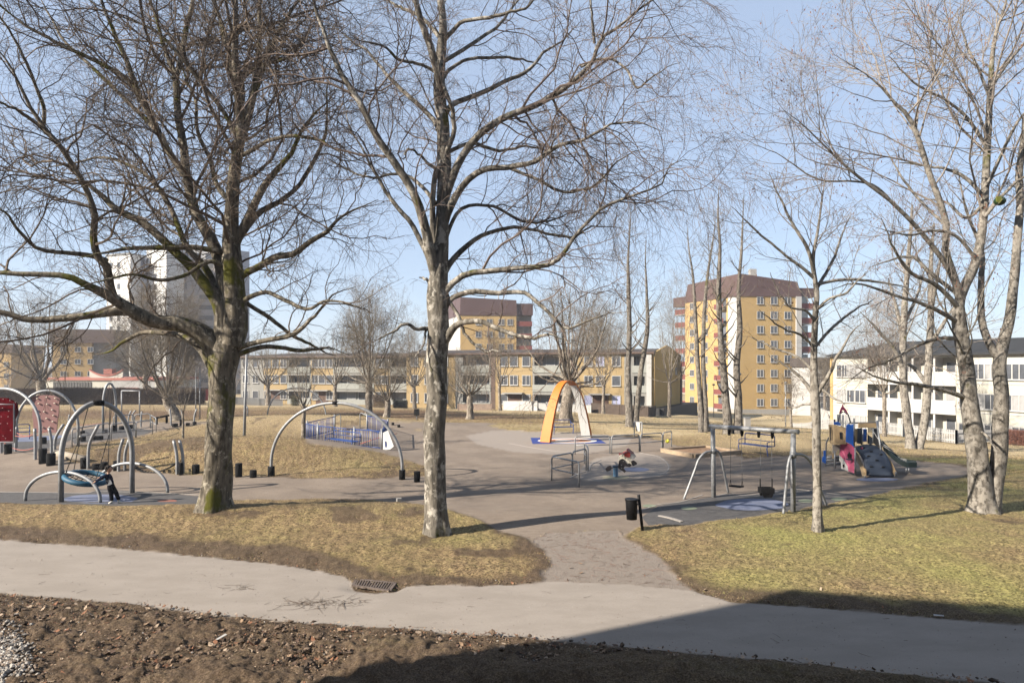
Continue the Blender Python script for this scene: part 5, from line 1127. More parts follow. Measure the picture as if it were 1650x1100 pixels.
p6 = cpost('short white post at the foot of the pink climbing wall', (110, 690), 112, 668, r=.05)
cpost('bent grey post seen inside the tall swing hoop, behind a black stump', (142, 755), 158, 685)
cpost('front one of the two bent posts holding the rope bridge, behind the swing hoop', (191, 759), 198, 708)
cpost('rear one of the two bent posts holding the rope bridge, behind the swing hoop', (201, 757), 208, 708)
p7 = cpost('left post of the pair ending the rope bridge, near the thick forked tree', (285.5, 764), 280, 710)
p8 = cpost('right post of the pair ending the rope bridge, near the thick forked tree', (295, 763), 289.5, 710)
for lb_, f_, tx, ty in (('far grey post at the end of the dark beam, left of the mossy tree', (275.5, 685), 273.5, 659), ('far grey post hidden partly by the thin dark sapling', (294.5, 684), 292, 660), ('far bent post near the two white saplings', (313, 682), 317, 659),
    ('small leaning far post left among the pale railings', (207, 682), 211, 662), ('small far white post among the pale railings', (227, 688), 228.5, 663), ('small dark far post behind the pale railings', (213, 677), 218, 661)):
    cpost(lb_, f_, tx, ty, r=.06)
def ropes(name, label, prs, sag, m, r=.016, group=None):
    t = thing(name, label, 'rope', prs[0][0], group)
    for a, b in prs:
        a = Vector(a); b = Vector(b); pts = [a.lerp(b, k/10) - Vector((0, 0, sag * 4 * (k/10) * (1 - k/10))) for k in range(11)]; tpart('rope', m, t, pts, r, 6)
ropes('climbing_rope', 'slack red ropes strung between the grey posts in front of the dark red panel', [(p1[1], p3[1] - Vector((0,0,.2))), (p1[0] + Vector((0,0,.65)), p3[0] + Vector((0,0,.55))), (p2[1] - Vector((0,0,.3)), p4[1])], .28, M_ROPER)
ropes('climbing_rope', 'thin red rope running from the bent post to the white post and the railings', [(p5[1], p6[0] + Vector((.3, 0, .3))), (p6[0] + Vector((.3, 0, .3)), wp(170, 680, p6[0].y))], .1, M_ROPER, .014)
br = thing('rope_bridge', 'sagging black rung bridge tied between the two pairs of bent posts', 'rope bridge', G(240, 757))
A0, A1 = wp(201, 744, 29), wp(206, 743, 30); B0, B1 = wp(285, 744, 28.6), wp(291, 742, 29.2)
def sg(a, b, k): return a.lerp(b, k) - Vector((0, 0, .45 * 4 * k * (1 - k)))
tpart('side_rope', M_ROPE, br, [sg(A0, B0, k/12) for k in range(13)], .02, 6); tpart('side_rope', M_ROPE, br, [sg(A1, B1, k/12) for k in range(13)], .02, 6)
for k in range(1, 16): tpart('rung', M_RUB, br, [sg(A0, B0, k/16), sg(A1, B1, k/16)], .03, 6)
# rubber stumps
def stump(label, bx, by, w, h, D=None):
    f = GD(bx, D) if D else G(bx, by); r = w / 2 * f.y / F; H = h * f.y / F; mb = MB(); mb.lathe(f, [(r * .96, -.05), (r * .98, H * .3), (r, H * .6), (r * 1.0, H - .03), (r * .9, H)], 16)
    o = mb.build('rubber_stump', M_RUB, origin=f); tag(o, label, 'stump', 'black rubber stumps of the balance course'); return o
for a in (('tall black stump first right of the thick forked tree', 384.6, 768, 11, 22), ('short black stump between the tall one and the foot of the thin arch', 408, 769, 11, 12), ('tallest black stump just outside the right foot of the thin arch', 672, 776, 10.5, 17),
    ('black stump just left of the thick forked tree', 315.5, 763, 11.5, 15), ('narrow black stump behind the post pair by the thick forked tree', 291.5, 765, 7, 20), ('black stump under the dark red panel', 13, 731, 11, 16),
    ('banded black stump beside the nearest grey post', 69, 746, 12, 24), ('wide black stump in front of the bent grey post', 82, 749, 13.5, 19), ('black stump on the blue patch under the pink wall', 69.5, 715, 10, 11),
    ('black stump seen through the swing ropes, highest of that row', 136, 754, 12, 17), ('low grey-black stump just behind the blue basket', 155, 756, 12, 9), ('stump behind the head of the child', 168, 756, 11, 12), ('stump against the front rope bridge post', 186, 758, 7, 16),
    ('small far stump beside the bent pole in the back course', 133, 698, 7, 4), ('dark stump left of the long tube railing', 134, 711, 8, 8), ('thin stump behind the long tube railing', 152, 709, 6, 7), ('broad stump behind the long tube railing', 160.5, 708, 11, 6),
    ('low stump under the narrow hoop', 170.5, 697, 5, 5), ('tall stump just right of the narrow hoop', 184.5, 697, 6, 12), ('stump behind the pale railing, first of two', 196, 692, 8, 6), ('stump behind the pale railing, second of two', 210, 690, 8, 6),
    ('small far stump next to the far grey post at the beam end', 282, 687, 9, 5), ('slim far stump left of the dark sapling', 291.7, 685, 4.5, 10), ('small far stump right of the dark sapling', 302.6, 685.5, 6, 4.5), ('far stump at the foot of the far bent post', 313.5, 684, 6, 5),
    ('tiny far stump at the gravel edge, nearer the thin arch', 633, 684.5, 4.5, 4), ('tiny far stump at the gravel edge, nearer the birch', 642.5, 688, 5, 4)): stump(*a)
mb = MB(); q0, q1 = wp(90, 731, 31.6), wp(139, 735, 30.5); mb.tube([Vector((q0.x, q0.y, gz(q0.x, q0.y) + .12)), Vector((q1.x, q1.y, gz(q1.x, q1.y) + .12))], .17, 12)
tag(mb.build('log', mat('grey_wood', lin(.34, .29, .23), .9, var=.2), origin=q0), 'thick pale log lying at the foot of the mound, seen through the swing hoop', 'log')
mb = MB(); q0, q1 = GD(248, 50), GD(273, 50.5); mb.beam(q0 + Vector((0,0,.45)), q1 + Vector((0,0,.55)), .25, .12); mb.box(q0 + Vector((.2, 0, .2)), (.12, .12, .5)); mb.box(q1 + Vector((-.2, 0, .25)), (.12, .12, .6))
tag(mb.build('balance_beam', M_RUB, origin=q0), 'dark horizontal balance beam at the far grey post', 'beam')
mb = MB(); f = G(643, 809); mb.box(f + Vector((0, 0, .06)), (.15, .13, .16), .4); tag(mb.build('concrete_block', M_CONC, origin=f), 'small pale concrete block on the gravel edge left of the birch', 'block')
# tube railings
def railing(label, A, B, h, group, r=.032, D=None, mid_=.5):
    A = G(*A) if D is None else GD(A[0], D[0]); B = G(*B) if D is None else GD(B[0], D[1])
    t = thing('tube_railing', label, 'railing', A, group); tpart('frame', M_GALV, t, arc_rect(A - Vector((0,0,.1)), B - Vector((0,0,.1)), max(A.z, B.z) * .5 + min(A.z, B.z) * .5 + h, .16), r, 10)
    tpart('middle_rail', M_GALV, t, [A + Vector((0, 0, h * mid_)), B + Vector((0, 0, h * mid_))], r * .8, 8)
gr = 'tube railings round the spring rider'
railing('nearest tube railing, the front of the small enclosure left of the spring rider', (889, 774), (933, 785), .95, gr); railing('short railing turning back from the nearest one', (889, 773.5), (922, 766), .95, gr)
railing('railing between the short turned one and the rear corner', (922.6, 766), (944.5, 759), .98, gr); railing('railing running back from the enclosure corner towards the orange arch', (947.5, 758), (941.5, 747), .98, gr)
railing('first of the back railings, in front of the blue mat', (926.5, 732), (982.5, 730.5), .93, gr); railing('second back railing, behind the spring rider', (985.5, 730.5), (1030, 727.5), .93, gr)
railing('third back railing, before the notice board', (1031.8, 727.5), (1067, 724), .93, gr); railing('last and shortest back railing, holding a yellow ball', (1068.5, 723.8), (1082, 720), .93, gr)
mb = MB(); mb.ball(wp(1075.5, 710.5, 37.4), .11, n=12); tag(mb.build('ball', mat('yellow_ball', lin(.65, .60, .05), .5), origin=wp(1075.5, 710.5, 37.4)), 'yellow ball stuck on the last back railing', 'ball')
gr = 'tube railings of the far climbing course'
railing('dark tube railing nearest the pink wall', (116, 720), (176, 707), 1.0, gr); railing('dark tube railing in the middle of the far course', (179, 709.5), (218, 705), 1.0, gr); railing('dark tube railing next to the far corner', (219.5, 705), (245.5, 699), .98, gr)
railing('pale end railing turning the far corner', (243, 690), (251.5, 695.5), .98, gr); railing('pale back railing on the left, behind the narrow hoop', (183, 694), (215, 691), 1.0, gr); railing('pale back railing on the right of the far course', (217, 691), (242, 689.5), 1.0, gr)
# narrow hoop and frame
a_, b_ = G(166, 698), G(180, 697.5)
t = thing('climbing_hoop', 'tall narrow grey hoop seen nearly edge-on above the far railings', 'hoop', a_); q = arch_pts(a_, Vector((b_.x, b_.y + .5, b_.z)), 3.35, 26, .55); tpart('hoop_pipe', M_GALV, t, q, .075, 10)
m_ = q[len(q)//2 + 4]; tpart('rope', M_ROPE, t, [m_, m_ - Vector((.15, 0, 2.6))], .02, 6); tpart('rope', M_ROPE, t, [q[len(q)//2], q[len(q)//2] - Vector((.3, 0.2, 3.0))], .015, 6)
a_, b_ = GD(196, 64), GD(225, 63)
t = thing('football_goal', 'plain grey goal-like frame standing before the hedge', 'goal', a_); [tpart('post', M_GALV, t, [p, p + Vector((0, 0, 2.35))], .06, 8) for p in (a_, b_)]; tpart('crossbar', M_GALV, t, [a_ + Vector((0, 0, 2.35)), b_ + Vector((0, 0, 2.35))], .06, 8)
# benches
def bench(label, pl, pr, DL, DR, h=.45, back=.9, flip=1, name='park_bench', facing=None):
    A = GD(pl, DL); B = GD(pr, DR); c = (A + B) / 2; t = thing(name, label, 'bench', c, 'blue tube benches'); d = (B - A); d.z = 0; L = d.length; d.normalize(); n = Vector((-d.y, d.x, 0)) * flip; zz = Vector((0, 0, 1))
    o = Vector((A.x, A.y, min(A.z, B.z)))
    seat = MB()
    for k in range(5): a = o + n * (k * .1 - .2) + zz * h; seat.beam(a + d * .05, a + d * (L - .05), .05, .03)
    seat.build('seat', M_BLUE, t)
    bkf = MB(); a = o + n * .27; top = back; bkf.tube(arc_rect(a + zz * h + d * .08, a + d * (L - .08) + zz * h, o.z + top, .12), .025, 8); bkf.build('back_frame', M_BLUE, t)
    tpart('back_rail', M_BLUE, t, [a + d * .1 + zz * (h + .22), a + d * (L - .1) + zz * (h + .22)], .018, 6)
    for s in (.12, L - .12):
        q = o + d * s; tpart('leg', M_BLUE, t, [q + n * .27 + zz * h, q - n * .25 + zz * h, q - n * .3 + zz * (h - .1), q - n * .22 + zz * .05, q - n * .27 - zz * .05], .025, 8)
        tpart('armrest', M_BLUE, t, [q - n * .25 + zz * h, q - n * .28 + zz * (h + .2), q + n * .0 + zz * (h + .26), q + n * .27 + zz * (h + .24)], .022, 8)
bench('blue bench behind the swing frame on the grass edge', 1193, 1245, 36.3, 34.6, h=.5, back=1.05); bench('blue bench in front of the broad tree, seen through the orange arch', 888, 924, 46, 46.5); bench('blue bench in front of the blue picket enclosure', 529, 576, 38.6, 36.7)
bench('blue bench between the dark red panel and the pink wall', 25, 51, 42, 42.5)
t = thing('park_bench', 'tiny pale green bench on the crest of the far grass mound', 'bench', GD(594.5, 56)); p = GD(594.5, 56); mb = MB(); mb.box(p + Vector((0, 0, .45)), (.8, .3, .06)); mb.build('seat', mat('pale_green', lin(.25, .30, .24), .7), t)
for s in (-.3, .3): mb = MB(); mb.box(p + Vector((s, 0, .2)), (.06, .25, .44)); mb.build('leg', M_STEEL_D, t)
# blue picket enclosure
fe_ = thing('picket_enclosure', 'low blue and grey picket enclosure in the hollow between the grass mounds', 'fence', G(600, 725))
def bfence(a, b, h=.98, n=None, gate=False):
    L = (b - a).length; n = n or int(L / .16); mb = MB(); gm = MB(); zz = Vector((0,0,1))
    for i in range(1, n):
        p = a.lerp(b, i/n); p = Vector((p.x, p.y, gz(p.x, p.y))); (mb if i % 5 < 4 else gm).tube([p + zz * .06, p + zz * h], .02, 6)
    mb.build('pickets', M_BLUE, fe_)['kind'] = 'stuff'
    if gm.v: gm.build('pickets', M_GALV, fe_)['kind'] = 'stuff'
    za, zb_ = gz(a.x, a.y), gz(b.x, b.y)
    for q in (.08, h): tpart('rail', M_BLUE, fe_, [(a.x, a.y, za + q), (b.x, b.y, zb_ + q)], .028, 6)
def bpost(p, h=1.12): z = gz(p.x, p.y); tpart('post', M_GALV, fe_, [(p.x, p.y, z - .1), (p.x, p.y, z + h)], .055, 8)
fp = [GD(491, 42.5), GD(512, 40.5), GD(571, 38.3), GD(615, 36.6)]
for a_, b_ in zip(fp[:-1], fp[1:]): bfence(a_, b_)
for p in fp: bpost(p)
bp_ = [GD(495, 43), GD(539, 46.5)]; bfence(*bp_); [bpost(p) for p in bp_]
cp_ = [GD(591.5, 47), GD(625, 44.5), GD(616, 37)]; bfence(cp_[0], cp_[1]); bfence(cp_[1], cp_[2]); [bpost(p) for p in cp_[:2]]
for a_, b_ in ((GD(540, 46.5), GD(549, 47)), (GD(580, 47.5), GD(591, 47))): tpart('gate_frame', M_GALV, fe_, arc_rect(a_, b_, a_.z + 1.05, .15), .03, 8)
tpart('rope', M_ROPER, fe_, [wp(577, 716, 37.5), wp(616, 703, 37), wp(640, 698, 37)], .016, 6)
t = thing('leaning_board', 'white slanted board with a dark figure mark at the end of the blue enclosure', 'board', G(625, 725))
mb = MB(); mb.plate([wp(617.5, 697, 36.6), wp(625.5, 693, 36.6), wp(635, 719, 36.2), wp(629, 724, 36.2), wp(617.5, 725, 36.4)], .06); mb.build('panel', M_WPLT, t)
mb = MB(); mb.plate([wp(620, 710, 36.35), wp(622, 711, 36.35), wp(625, 720, 36.3), wp(620.5, 720, 36.3)], .02); mb.plate([wp(623, 714, 36.33), wp(627, 720.5, 36.3), wp(625.5, 721, 36.3)], .02); mb.build('mark', mat('blue_mark', lin(.05, .08, .22), .7), t)
# striped orange arch
def big_arch():
    a = G(879, 712.5); b = G(945.5, 704.5); t = thing('orange_arch', 'tall tapering arch, orange outside and white inside, standing on a blue mat', 'arch', (a + b) / 2)
    d = (b - a); d.z = 0; S = d.length; d.normalize(); w = Vector((d.y, -d.x, 0)); Hh = 3.62; n = 40; V = []
    for i in range(n + 1):
        s = -1 + 2 * i / n; sx = math.copysign(abs(s) ** 1.0, s); z = Hh * (1 - abs(s) ** 2.35); c = (a + b) / 2 + d * (sx * S / 2); c.z = a.z + z
        dz = -Hh * 2.35 * abs(s) ** 1.35 * math.copysign(1, s) / (S / 2) if s else 0; nn = Vector((0, 0, 1)) - d * dz; nn.normalize(); hw = .36 * (.62 + .38 * abs(s) ** 1.2); th = .045 + .05 * abs(s)
        V.append([c + w * hw + nn * th, c - w * hw + nn * th, c - w * hw - nn * th, c + w * hw - nn * th])
    out = MB(); inn = MB(); vs = [p for q in V for p in q]; f = []
    for i in range(n):
        for j in (0, 1, 3): f.append((4*i + j, 4*i + (j+1) % 4, 4*i + 4 + (j+1) % 4, 4*i + 4 + j))
    out.add(vs, f, False); out.build('outer_shell', mat('orange_shell', lin(.54, .145, .005), .55, var=.06, vscale=1.5), t)
    L = [q[2] for q in V] + [q[3] for q in V]; m = len(V); inn.add([p + Vector((0, 0, -.004)) for p in L], [(i, i+1, m+i+1, m+i) for i in range(m-1)], True)
    o = inn.build('inner_lining', mat('white_lining', lin(.46, .46, .45), .6, var=.04), t)
    top = MB(); k0 = int(n * .52); k1 = int(n * .68); top.add([V[k][2] - Vector((0,0,.012)) for k in range(k0, k1)] + [V[k][3] - Vector((0,0,.012)) for k in range(k0, k1)], [(i, i+1, k1-k0+i+1, k1-k0+i) for i in range(k1-k0-1)])
    top.build('orange_underside', mat('deep_orange', lin(.45, .13, .015), .6), t)
big_arch()
# notice board, poles, bins
t = thing('notice_board', 'small blank white notice board on two grey posts near the back railings', 'notice board', G(1028.5, 705)); pa_, pb_ = G(1022, 704), G(1034.5, 706)
for p in (pa_, pb_): tpart('post', M_GALV, t, [p, Vector((p.x, p.y, p.z + 1.0))], .035, 8)
mb = MB(); c = (pa_ + pb_) / 2; d = (pb_ - pa_).normalized(); mb.box(c + Vector((0, -.05, .72)), (.50, .05, .58), math.atan2(d.y, d.x)); mb.build('board', M_WPLT, t)
tpart('top_rail', M_GALV, t, [pa_ + Vector((0,0,1.02)), pb_ + Vector((0, 0, 1.02))], .03, 8)
t = thing('litter_bin', 'black litter bin on a leaning black post beside the path', 'litter bin', G(1036, 856)); f = G(1036, 856); top = wp(1029, 797, f.y); M_BIN = mat('bin_black', lin(.007, .007, .008), .6, var=.2, spec=.2)
mb = MB(); mb.tube([f - Vector((0,0,.1)), top], .042, 10); mb.build('post', M_BIN, t)
c0 = wp(1018, 836, f.y - .05); c1 = wp(1017.5, 804, f.y - .05); mb = MB(); mb.tube([c0, c0.lerp(c1, .9), c1], [.14, .165, .17], 18); mb.build('bin_body', M_BIN, t)
tpart('bin_rim', M_BIN, t, [c1 - Vector((0,0,.03)), c1 + Vector((0, 0, .015))], .178, 18); tpart('bracket', M_BIN, t, [c1.lerp(c0, .25), wp(1030, 812, f.y)], .025, 6)
t = thing('litter_bin', 'small far litter bin on a post at the gravel edge, left of the birch', 'litter bin', GD(671.5, 55)); f = GD(671.5, 55); mb = MB(); mb.box(f + Vector((0, 0, .72)), (.38, .35, .5)); mb.build('bin_body', M_BIN, t); tpart('post', M_STEEL_D, t, [f, f + Vector((0, 0, .6))], .04, 8)
def lamp(label, p, H, r=.06, lean=0, head=True):
    t = thing('lamp_post', label, 'lamp post', p); top = p + Vector((lean, 0, H)); mb = MB(); mb.tube([p - Vector((0,0,.1)), p.lerp(top, .5), top], [r, r * .85, r * .6], 10); mb.build('pole', M_GALV, t)
    if head: mb = MB(); mb.lathe(top, [(.05, -.02), (.16, .03), (.2, .12), (.19, .2), (.05, .26)], 14); mb.build('lamp_head', M_STEEL_D, t)
lamp('grey lamp post rising from the grass mound right of the thick forked tree', GD(393, 37.5), 5.2, .085, .15); lamp('pale lamp post behind the crossbar of the swing frame', GD(1191, 62), 4.6, .07)
lamp('thin pale pole on the lawn before the yellow tower', GD(1266, 82), 5.5, .07); lamp('slim black pole at the tower lawn, left of the swings', GD(1150, 95), 4.5, .05)
for lb_, px, D in (('first slim white pole behind the mossy leaning tree', 315.5, 62), ('second slim white pole close to the thick forked tree', 322, 58)):
    t = thing('slim_pole', lb_, 'pole', GD(px, D)); p = GD(px, D); tpart('pole_shaft', M_GALV, t, [p, p + Vector((0, 0, 4.2))], .055, 8); tpart('side_arm', M_GALV, t, [p + Vector((0, 0, 3.0)), p + Vector((.5, 0, 3.4))], .02, 6)
t = thing('utility_box', 'small pale electrical cabinet by the lamp post behind the swings', 'cabinet', GD(1204, 58)); p = GD(1204, 58); mb = MB(); mb.box(p + Vector((0, 0, .5)), (.45, .4, 1.0)); mb.build('cabinet_body', M_CONC, t); mb = MB(); mb.box(p + Vector((0, 0, 1.03)), (.52, .47, .06)); mb.build('cabinet_lid', M_GALV, t)
# sandbox
t = thing('sandbox', 'low timber-edged square sandbox with brown sand behind the swings', 'sandbox', G(1128, 731)); q = [G(1067, 728), G(1118, 737.5), G(1192, 731), G(1137, 723)]; MW = mat('weathered_timber', lin(.40, .30, .20), .85, var=.2, vscale=3)
for a_, b_ in zip(q, q[1:] + q[:1]): mb = MB(); mb.beam(a_ + Vector((0,0,.1)), b_ + Vector((0,0,.1)), .22, .2); mb.build('edge_board', MW, t)
cq = sum(q, Vector()) / 4; mb = MB(); mb.plate([cq.lerp(p, .93) + Vector((0, 0, .07)) for p in q], .05); mb.build('sand', mat('brown_sand', lin(.30, .18, .10), .95, var=.25, vscale=4), t)
# spring rider
t = thing('spring_rider', 'cow-like spring rider with red saddle on a blue spring', 'spring rider', G(992, 768)); f = G(992, 768); Dr = f.y
def zr(pts, D=Dr): return [wp(960 + x / 15.71, 710 + y / 15.71, D) for x, y in pts]
hel = MB(); H = 1.0; b0 = f + Vector((0, 0, .02)); hel.tube([b0 + Vector((.085 * math.cos(k * .6), .085 * math.sin(k * .6), .0045 * k)) for k in range(84)], .02, 6); hel.build('spring', mat('spring_blue', lin(.12, .30, .50), .4), t)
mb = MB(); mb.lathe(f, [(.16, 0), (.16, .03), (.05, .03)], 16); mb.build('base_plate', M_STEEL_D, t); mb = MB(); mb.lathe(f + Vector((0,0,.40)), [(.12, 0), (.12, .05), (.1, .06)], 14); mb.build('top_plate', mat('dark_blue', lin(.02, .06, .12), .5), t)
M_CREAM = mat('cream_plate', lin(.85, .78, .62), .6); M_RDP = mat('red_plate', lin(.55, .08, .06), .55); M_BKP = mat('black_plate', lin(.035, .03, .032), .6)
mb = MB(); mb.plate(zr([(585,400),(620,345),(680,330),(760,370),(830,400),(870,420),(900,480),(910,560),(930,620),(870,610),(800,590),(700,560),(640,540),(580,520)], Dr - .12), .03); mb.build('body_plate', M_CREAM, t)
mb = MB(); mb.plate(zr([(585,400),(620,345),(680,330),(760,370),(830,400),(870,420),(900,480),(910,560),(860,590),(700,560),(580,520)], Dr + .16), .03); mb.build('body_plate', M_CREAM, t)
mb = MB(); mb.plate(zr([(870,350),(930,330),(1000,350),(1015,390),(980,450),(930,465),(880,440)], Dr - .13), .04); mb.build('muzzle', M_WPLT, t)
mb = MB(); mb.plate(zr([(790,200),(840,190),(880,230),(940,270),(980,340),(900,360),(860,300),(800,250)], Dr + .02), .2); mb.build('head', mat('rosy_plate', lin(.50, .30, .30), .6), t)
mb = MB(); mb.plate(zr([(700,300),(760,270),(840,270),(860,330),(850,400),(790,405),(710,375)], Dr - .02), .3); mb.build('saddle', M_RDP, t); mb = MB(); mb.plate(zr([(590,310),(690,315),(680,360),(600,365)], Dr + .02), .26); mb.build('seat_back', M_RDP, t)
mb = MB(); mb.plate(zr([(780,250),(790,205),(830,185),(860,215),(850,265)], Dr + .02), .1); mb.build('ear', M_RDP, t)
mb = MB(); mb.plate(zr([(590,500),(640,460),(690,450),(740,510),(800,590),(850,560),(910,620),(850,660),(800,650),(740,640),(700,690),(770,760),(730,805),(690,770),(590,710),(565,680),(575,600)], Dr - .17), .035); mb.build('leg_plate', M_BKP, t)
mb = MB(); mb.plate(zr([(895,520),(960,485),(1040,550),(1040,590),(940,635),(910,590)], Dr - .15), .035); mb.build('foreleg_plate', M_BKP, t); mb = MB(); mb.plate(zr([(240,710),(290,650),(370,620),(400,690),(380,740),(280,775)], Dr - .05), .04); mb.build('foot_pad', M_BKP, t)
tpart('handle', M_STEEL_D, t, zr([(660,410),(690,350),(740,290),(800,285)], Dr - .2), .012, 6); tpart('foot_bar', M_STEEL_D, t, zr([(380,690),(480,670),(600,660),(700,640)], Dr - .02), .03, 8)
tpart('carrying_arm', M_STEEL_D, t, [f + Vector((0,0,.45)), *zr([(600,640),(660,560)], Dr)], .04, 8)
mb = MB(); [mb.ball(zr([p], Dr - .2)[0], .016, n=6) for p in ((700,515),(655,690),(655,610),(830,465),(855,515),(925,440))]; mb.build('bolt_heads', M_WPLT, t)
# swing frame
tA = G(1150, 801); tB = G(1278, 847 - 22); sf = thing('swing_set', 'two-seat galvanised swing frame with splayed bent legs and crossbar', 'swing', (tA + tB) / 2)
hA = wp(1148.5, 687, tA.y); hB = wp(1278, 695, tB.y); dd = (hB - hA).normalized()
tpart('crossbar', M_GALV, sf, [hA - dd * .12, hB + dd * .18], .075, 14)
for n_, (ft, hd) in enumerate(((tA, hA), (tB, hB))):
    tpart('post', M_GALV, sf, [ft - Vector((0, 0, .1)), hd - Vector((0, 0, .05))], .078, 12)
    K = Vector((ft.x, ft.y, ft.z + (1.78 if n_ else 1.6)))
    feet = (G(1101, 804), G(1174, 794)) if n_ == 0 else (G(1262, 829), G(1333, 816))
    for q in feet:
        out = Vector((q.x - K.x, q.y - K.y, 0)); s = spline([tuple(K), tuple(K + out * .28 - Vector((0,0,.04))), tuple(K + out * .5 - Vector((0, 0, .28))), tuple(K + out * .62 - Vector((0,0,.62))), tuple(q - Vector((0, 0, .05)))], 16); tpart('side_leg', M_GALV, sf, [Vector(p) for p in s], .042, 10)
    tpart('clamp', M_STEEL_D, sf, [K - Vector((0, 0, .09)), K + Vector((0, 0, .09))], .1, 12)
for px in (1175, 1195.5, 1222.5, 1244.5):
    k = (px - CX) / F; s = (k * hA.y - hA.x) / (dd.x - k * dd.y); h = hA + dd * s; mb = MB(); mb.box(h - Vector((0, 0, .12)), (.09, .07, .14)); mb.ball(h - Vector((0, 0, .22)), .05, n=8); mb.build('hanger', M_RUB, sf)
def hang(px): k = (px - CX) / F; s = (k * hA.y - hA.x) / (dd.x - k * dd.y); return hA + dd * s - Vector((0, 0, .22))
t = thing('flat_swing', 'flat black rubber swing seat on thin chains', 'swing', wp(1186, 783, hang(1186).y)); y0 = hang(1177).y; y1 = hang(1195).y
sl, sr = wp(1177, 782, y0), wp(1196, 784, y1); mb = MB(); mb.beam(sl, sr, .2, .045); mb.build('seat', M_RUB, t)
for h, s in ((hang(1177.5), sl), (hang(1194.5), sr)):
    tpart('chain', M_STEEL_D, t, [h, s + Vector((0, 0, .2))], .007, 5)
    for e in (-.09, .09): tpart('seat_link', M_RUB, t, [s + Vector((0, 0, .2)), s + Vector((0, e, 0))], .009, 5)
t = thing('bucket_swing', 'black toddler bucket swing on thin chains', 'swing', wp(1235, 790, hang(1235).y)); D = hang(1235).y; c = wp(1234.5, 793, D)
bk_ = MB(); w = .2
for s in (-1, 1): bk_.plate([c + Vector((x, s * .15, z)) for x, z in ((-.21, .16), (.21, .16), (.19, .02), (.13, -.13), (.07, -.14), (.07, -.02), (-.07, -.02), (-.07, -.14), (-.13, -.13), (-.19, .02))], .03)
bk_.box(c + Vector((-.2, 0, .07)), (.03, .3, .17)); bk_.box(c + Vector((.2, 0, .07)), (.03, .3, .17)); bk_.box(c + Vector((0, 0, -.08)), (.12, .3, .12)); bk_.build('bucket', M_RUB, t)
for h, s in ((hang(1226), -.19), (hang(1243.5), .19)): tpart('chain', M_STEEL_D, t, [h, c + Vector((s, 0, .42))], .007, 5); tpart('chain_sleeve', M_RUB, t, [c + Vector((s, 0, .44)), c + Vector((s, 0, .14))], .018, 6)
# play tower
tw_ = thing('play_tower', 'colourful play tower with climbing ramp, pink and blue panels and dark green slide', 'play tower', G(1400, 764))
def z8(pts, D): return [wp(1310 + x / 8.46, 650 + y / 8.46, d) for (x, y), d in zip(pts, D if isinstance(D, (list, tuple)) else [D] * len(pts))]
def plate(nm, m, pts, D, th=.03): mb = MB(); mb.plate(z8(pts, D), th); return mb.build(nm, m, tw_)
M_NAVY = mat('blue_grey_panel_dark', lin(.045, .058, .085), .6, var=.06); M_TAN = mat('tan_panel', lin(.50, .36, .20), .7, var=.06); M_PNK = mat('magenta_panel', lin(.42, .07, .15), .6, var=.05); M_BLP = mat('bright_blue_panel', lin(.02, .13, .55), .5); M_SLD = mat('dark_green_slide', lin(.018, .032, .033), .4)
# ramp: curved sheet from the ground up to the deck
n = 12; L0, L1 = z8([(735, 965), (1105, 985)], 27.6); U0, U1 = z8([(575, 600), (905, 585)], 29.3); rp = MB(); vs = []
for th in (0, -.05):
    for i in range(n + 1):
        s = i / n; bulge = Vector((0, -.28, .22)) * math.sin(math.pi * s) * .55
        for j in range(7):
            u = j / 6; crown = Vector((0, .05, .12)) * (1 - (2*u - 1)**2) * s ** 3; vs.append(L0.lerp(L1, u).lerp(U0.lerp(U1, u), s) + bulge + crown + Vector((0, -th * .6, th)))
m = (n + 1) * 7; fs = []
for i in range(n):
    for j in range(6): q = (7*i + j, 7*i + j + 1, 7*i + j + 8, 7*i + j + 7); fs += [q, tuple(m + k for k in reversed(q))]
for i in range(n): fs += [(7*i, 7*i+7, m+7*i+7, m+7*i), (7*i+13, 7*i+6, m+7*i+6, m+7*i+13)]
fs += [tuple(range(7)) [::-1] + tuple(range(m, m+7)), tuple(range(7*n, 7*n+7)) + tuple(range(m+7*n, m+7*n+7))[::-1]]
rp.add(vs, fs, True); rp.build('climbing_ramp', M_NAVY, tw_)
def on_ramp(u, s): return L0.lerp(L1, u).lerp(U0.lerp(U1, u), s) + Vector((0, -.28, .22)) * math.sin(math.pi * s) * .55 + Vector((0, .05, .12)) * (1 - (2*u - 1)**2) * s ** 3
for u, s in ((.25, .88), (.62, .98), (.45, .72), (.78, .62), (.25, .56), (.5, .42), (.22, .22), (.66, .22)): mb = MB(); mb.ball(on_ramp(u, s) + Vector((0, -.03, .02)), .07, (1.15, .5, .5), 8); mb.build('hold', M_BLK, tw_)
plate('ramp_side', M_TAN, [(565,650),(600,670),(650,760),(700,880),(728,900),(725,990),(670,985),(650,900),(610,800),(580,760)], [29.2,29.1,28.6,28,27.6,27.5,27.5,27.9,28.4,28.8])
plate('ramp_side', M_TAN, [(955,650),(985,655),(1030,730),(1090,830),(1135,930),(1135,985),(1110,985),(1060,870),(1010,770)], [29,29,28.6,28,27.6,27.5,27.5,28,28.5])
plate('pink_wall', M_PNK, [(370,560),(445,525),(520,560),(580,625),(580,955),(480,918),(470,850),(420,760),(365,700)], [29,28.6,28.3,28,28,28.3,28.4,28.7,29])
plate('white_cow_patch', M_WPLT, [(365,700),(420,760),(470,850),(480,918),(390,885),(385,800),(360,770)], [28.99,28.68,28.38,28.28,28.9,28.95,29]); plate('patch_spot', M_BLK, [(405,830),(425,825),(430,865),(410,870)], [28.6]*4, .03)
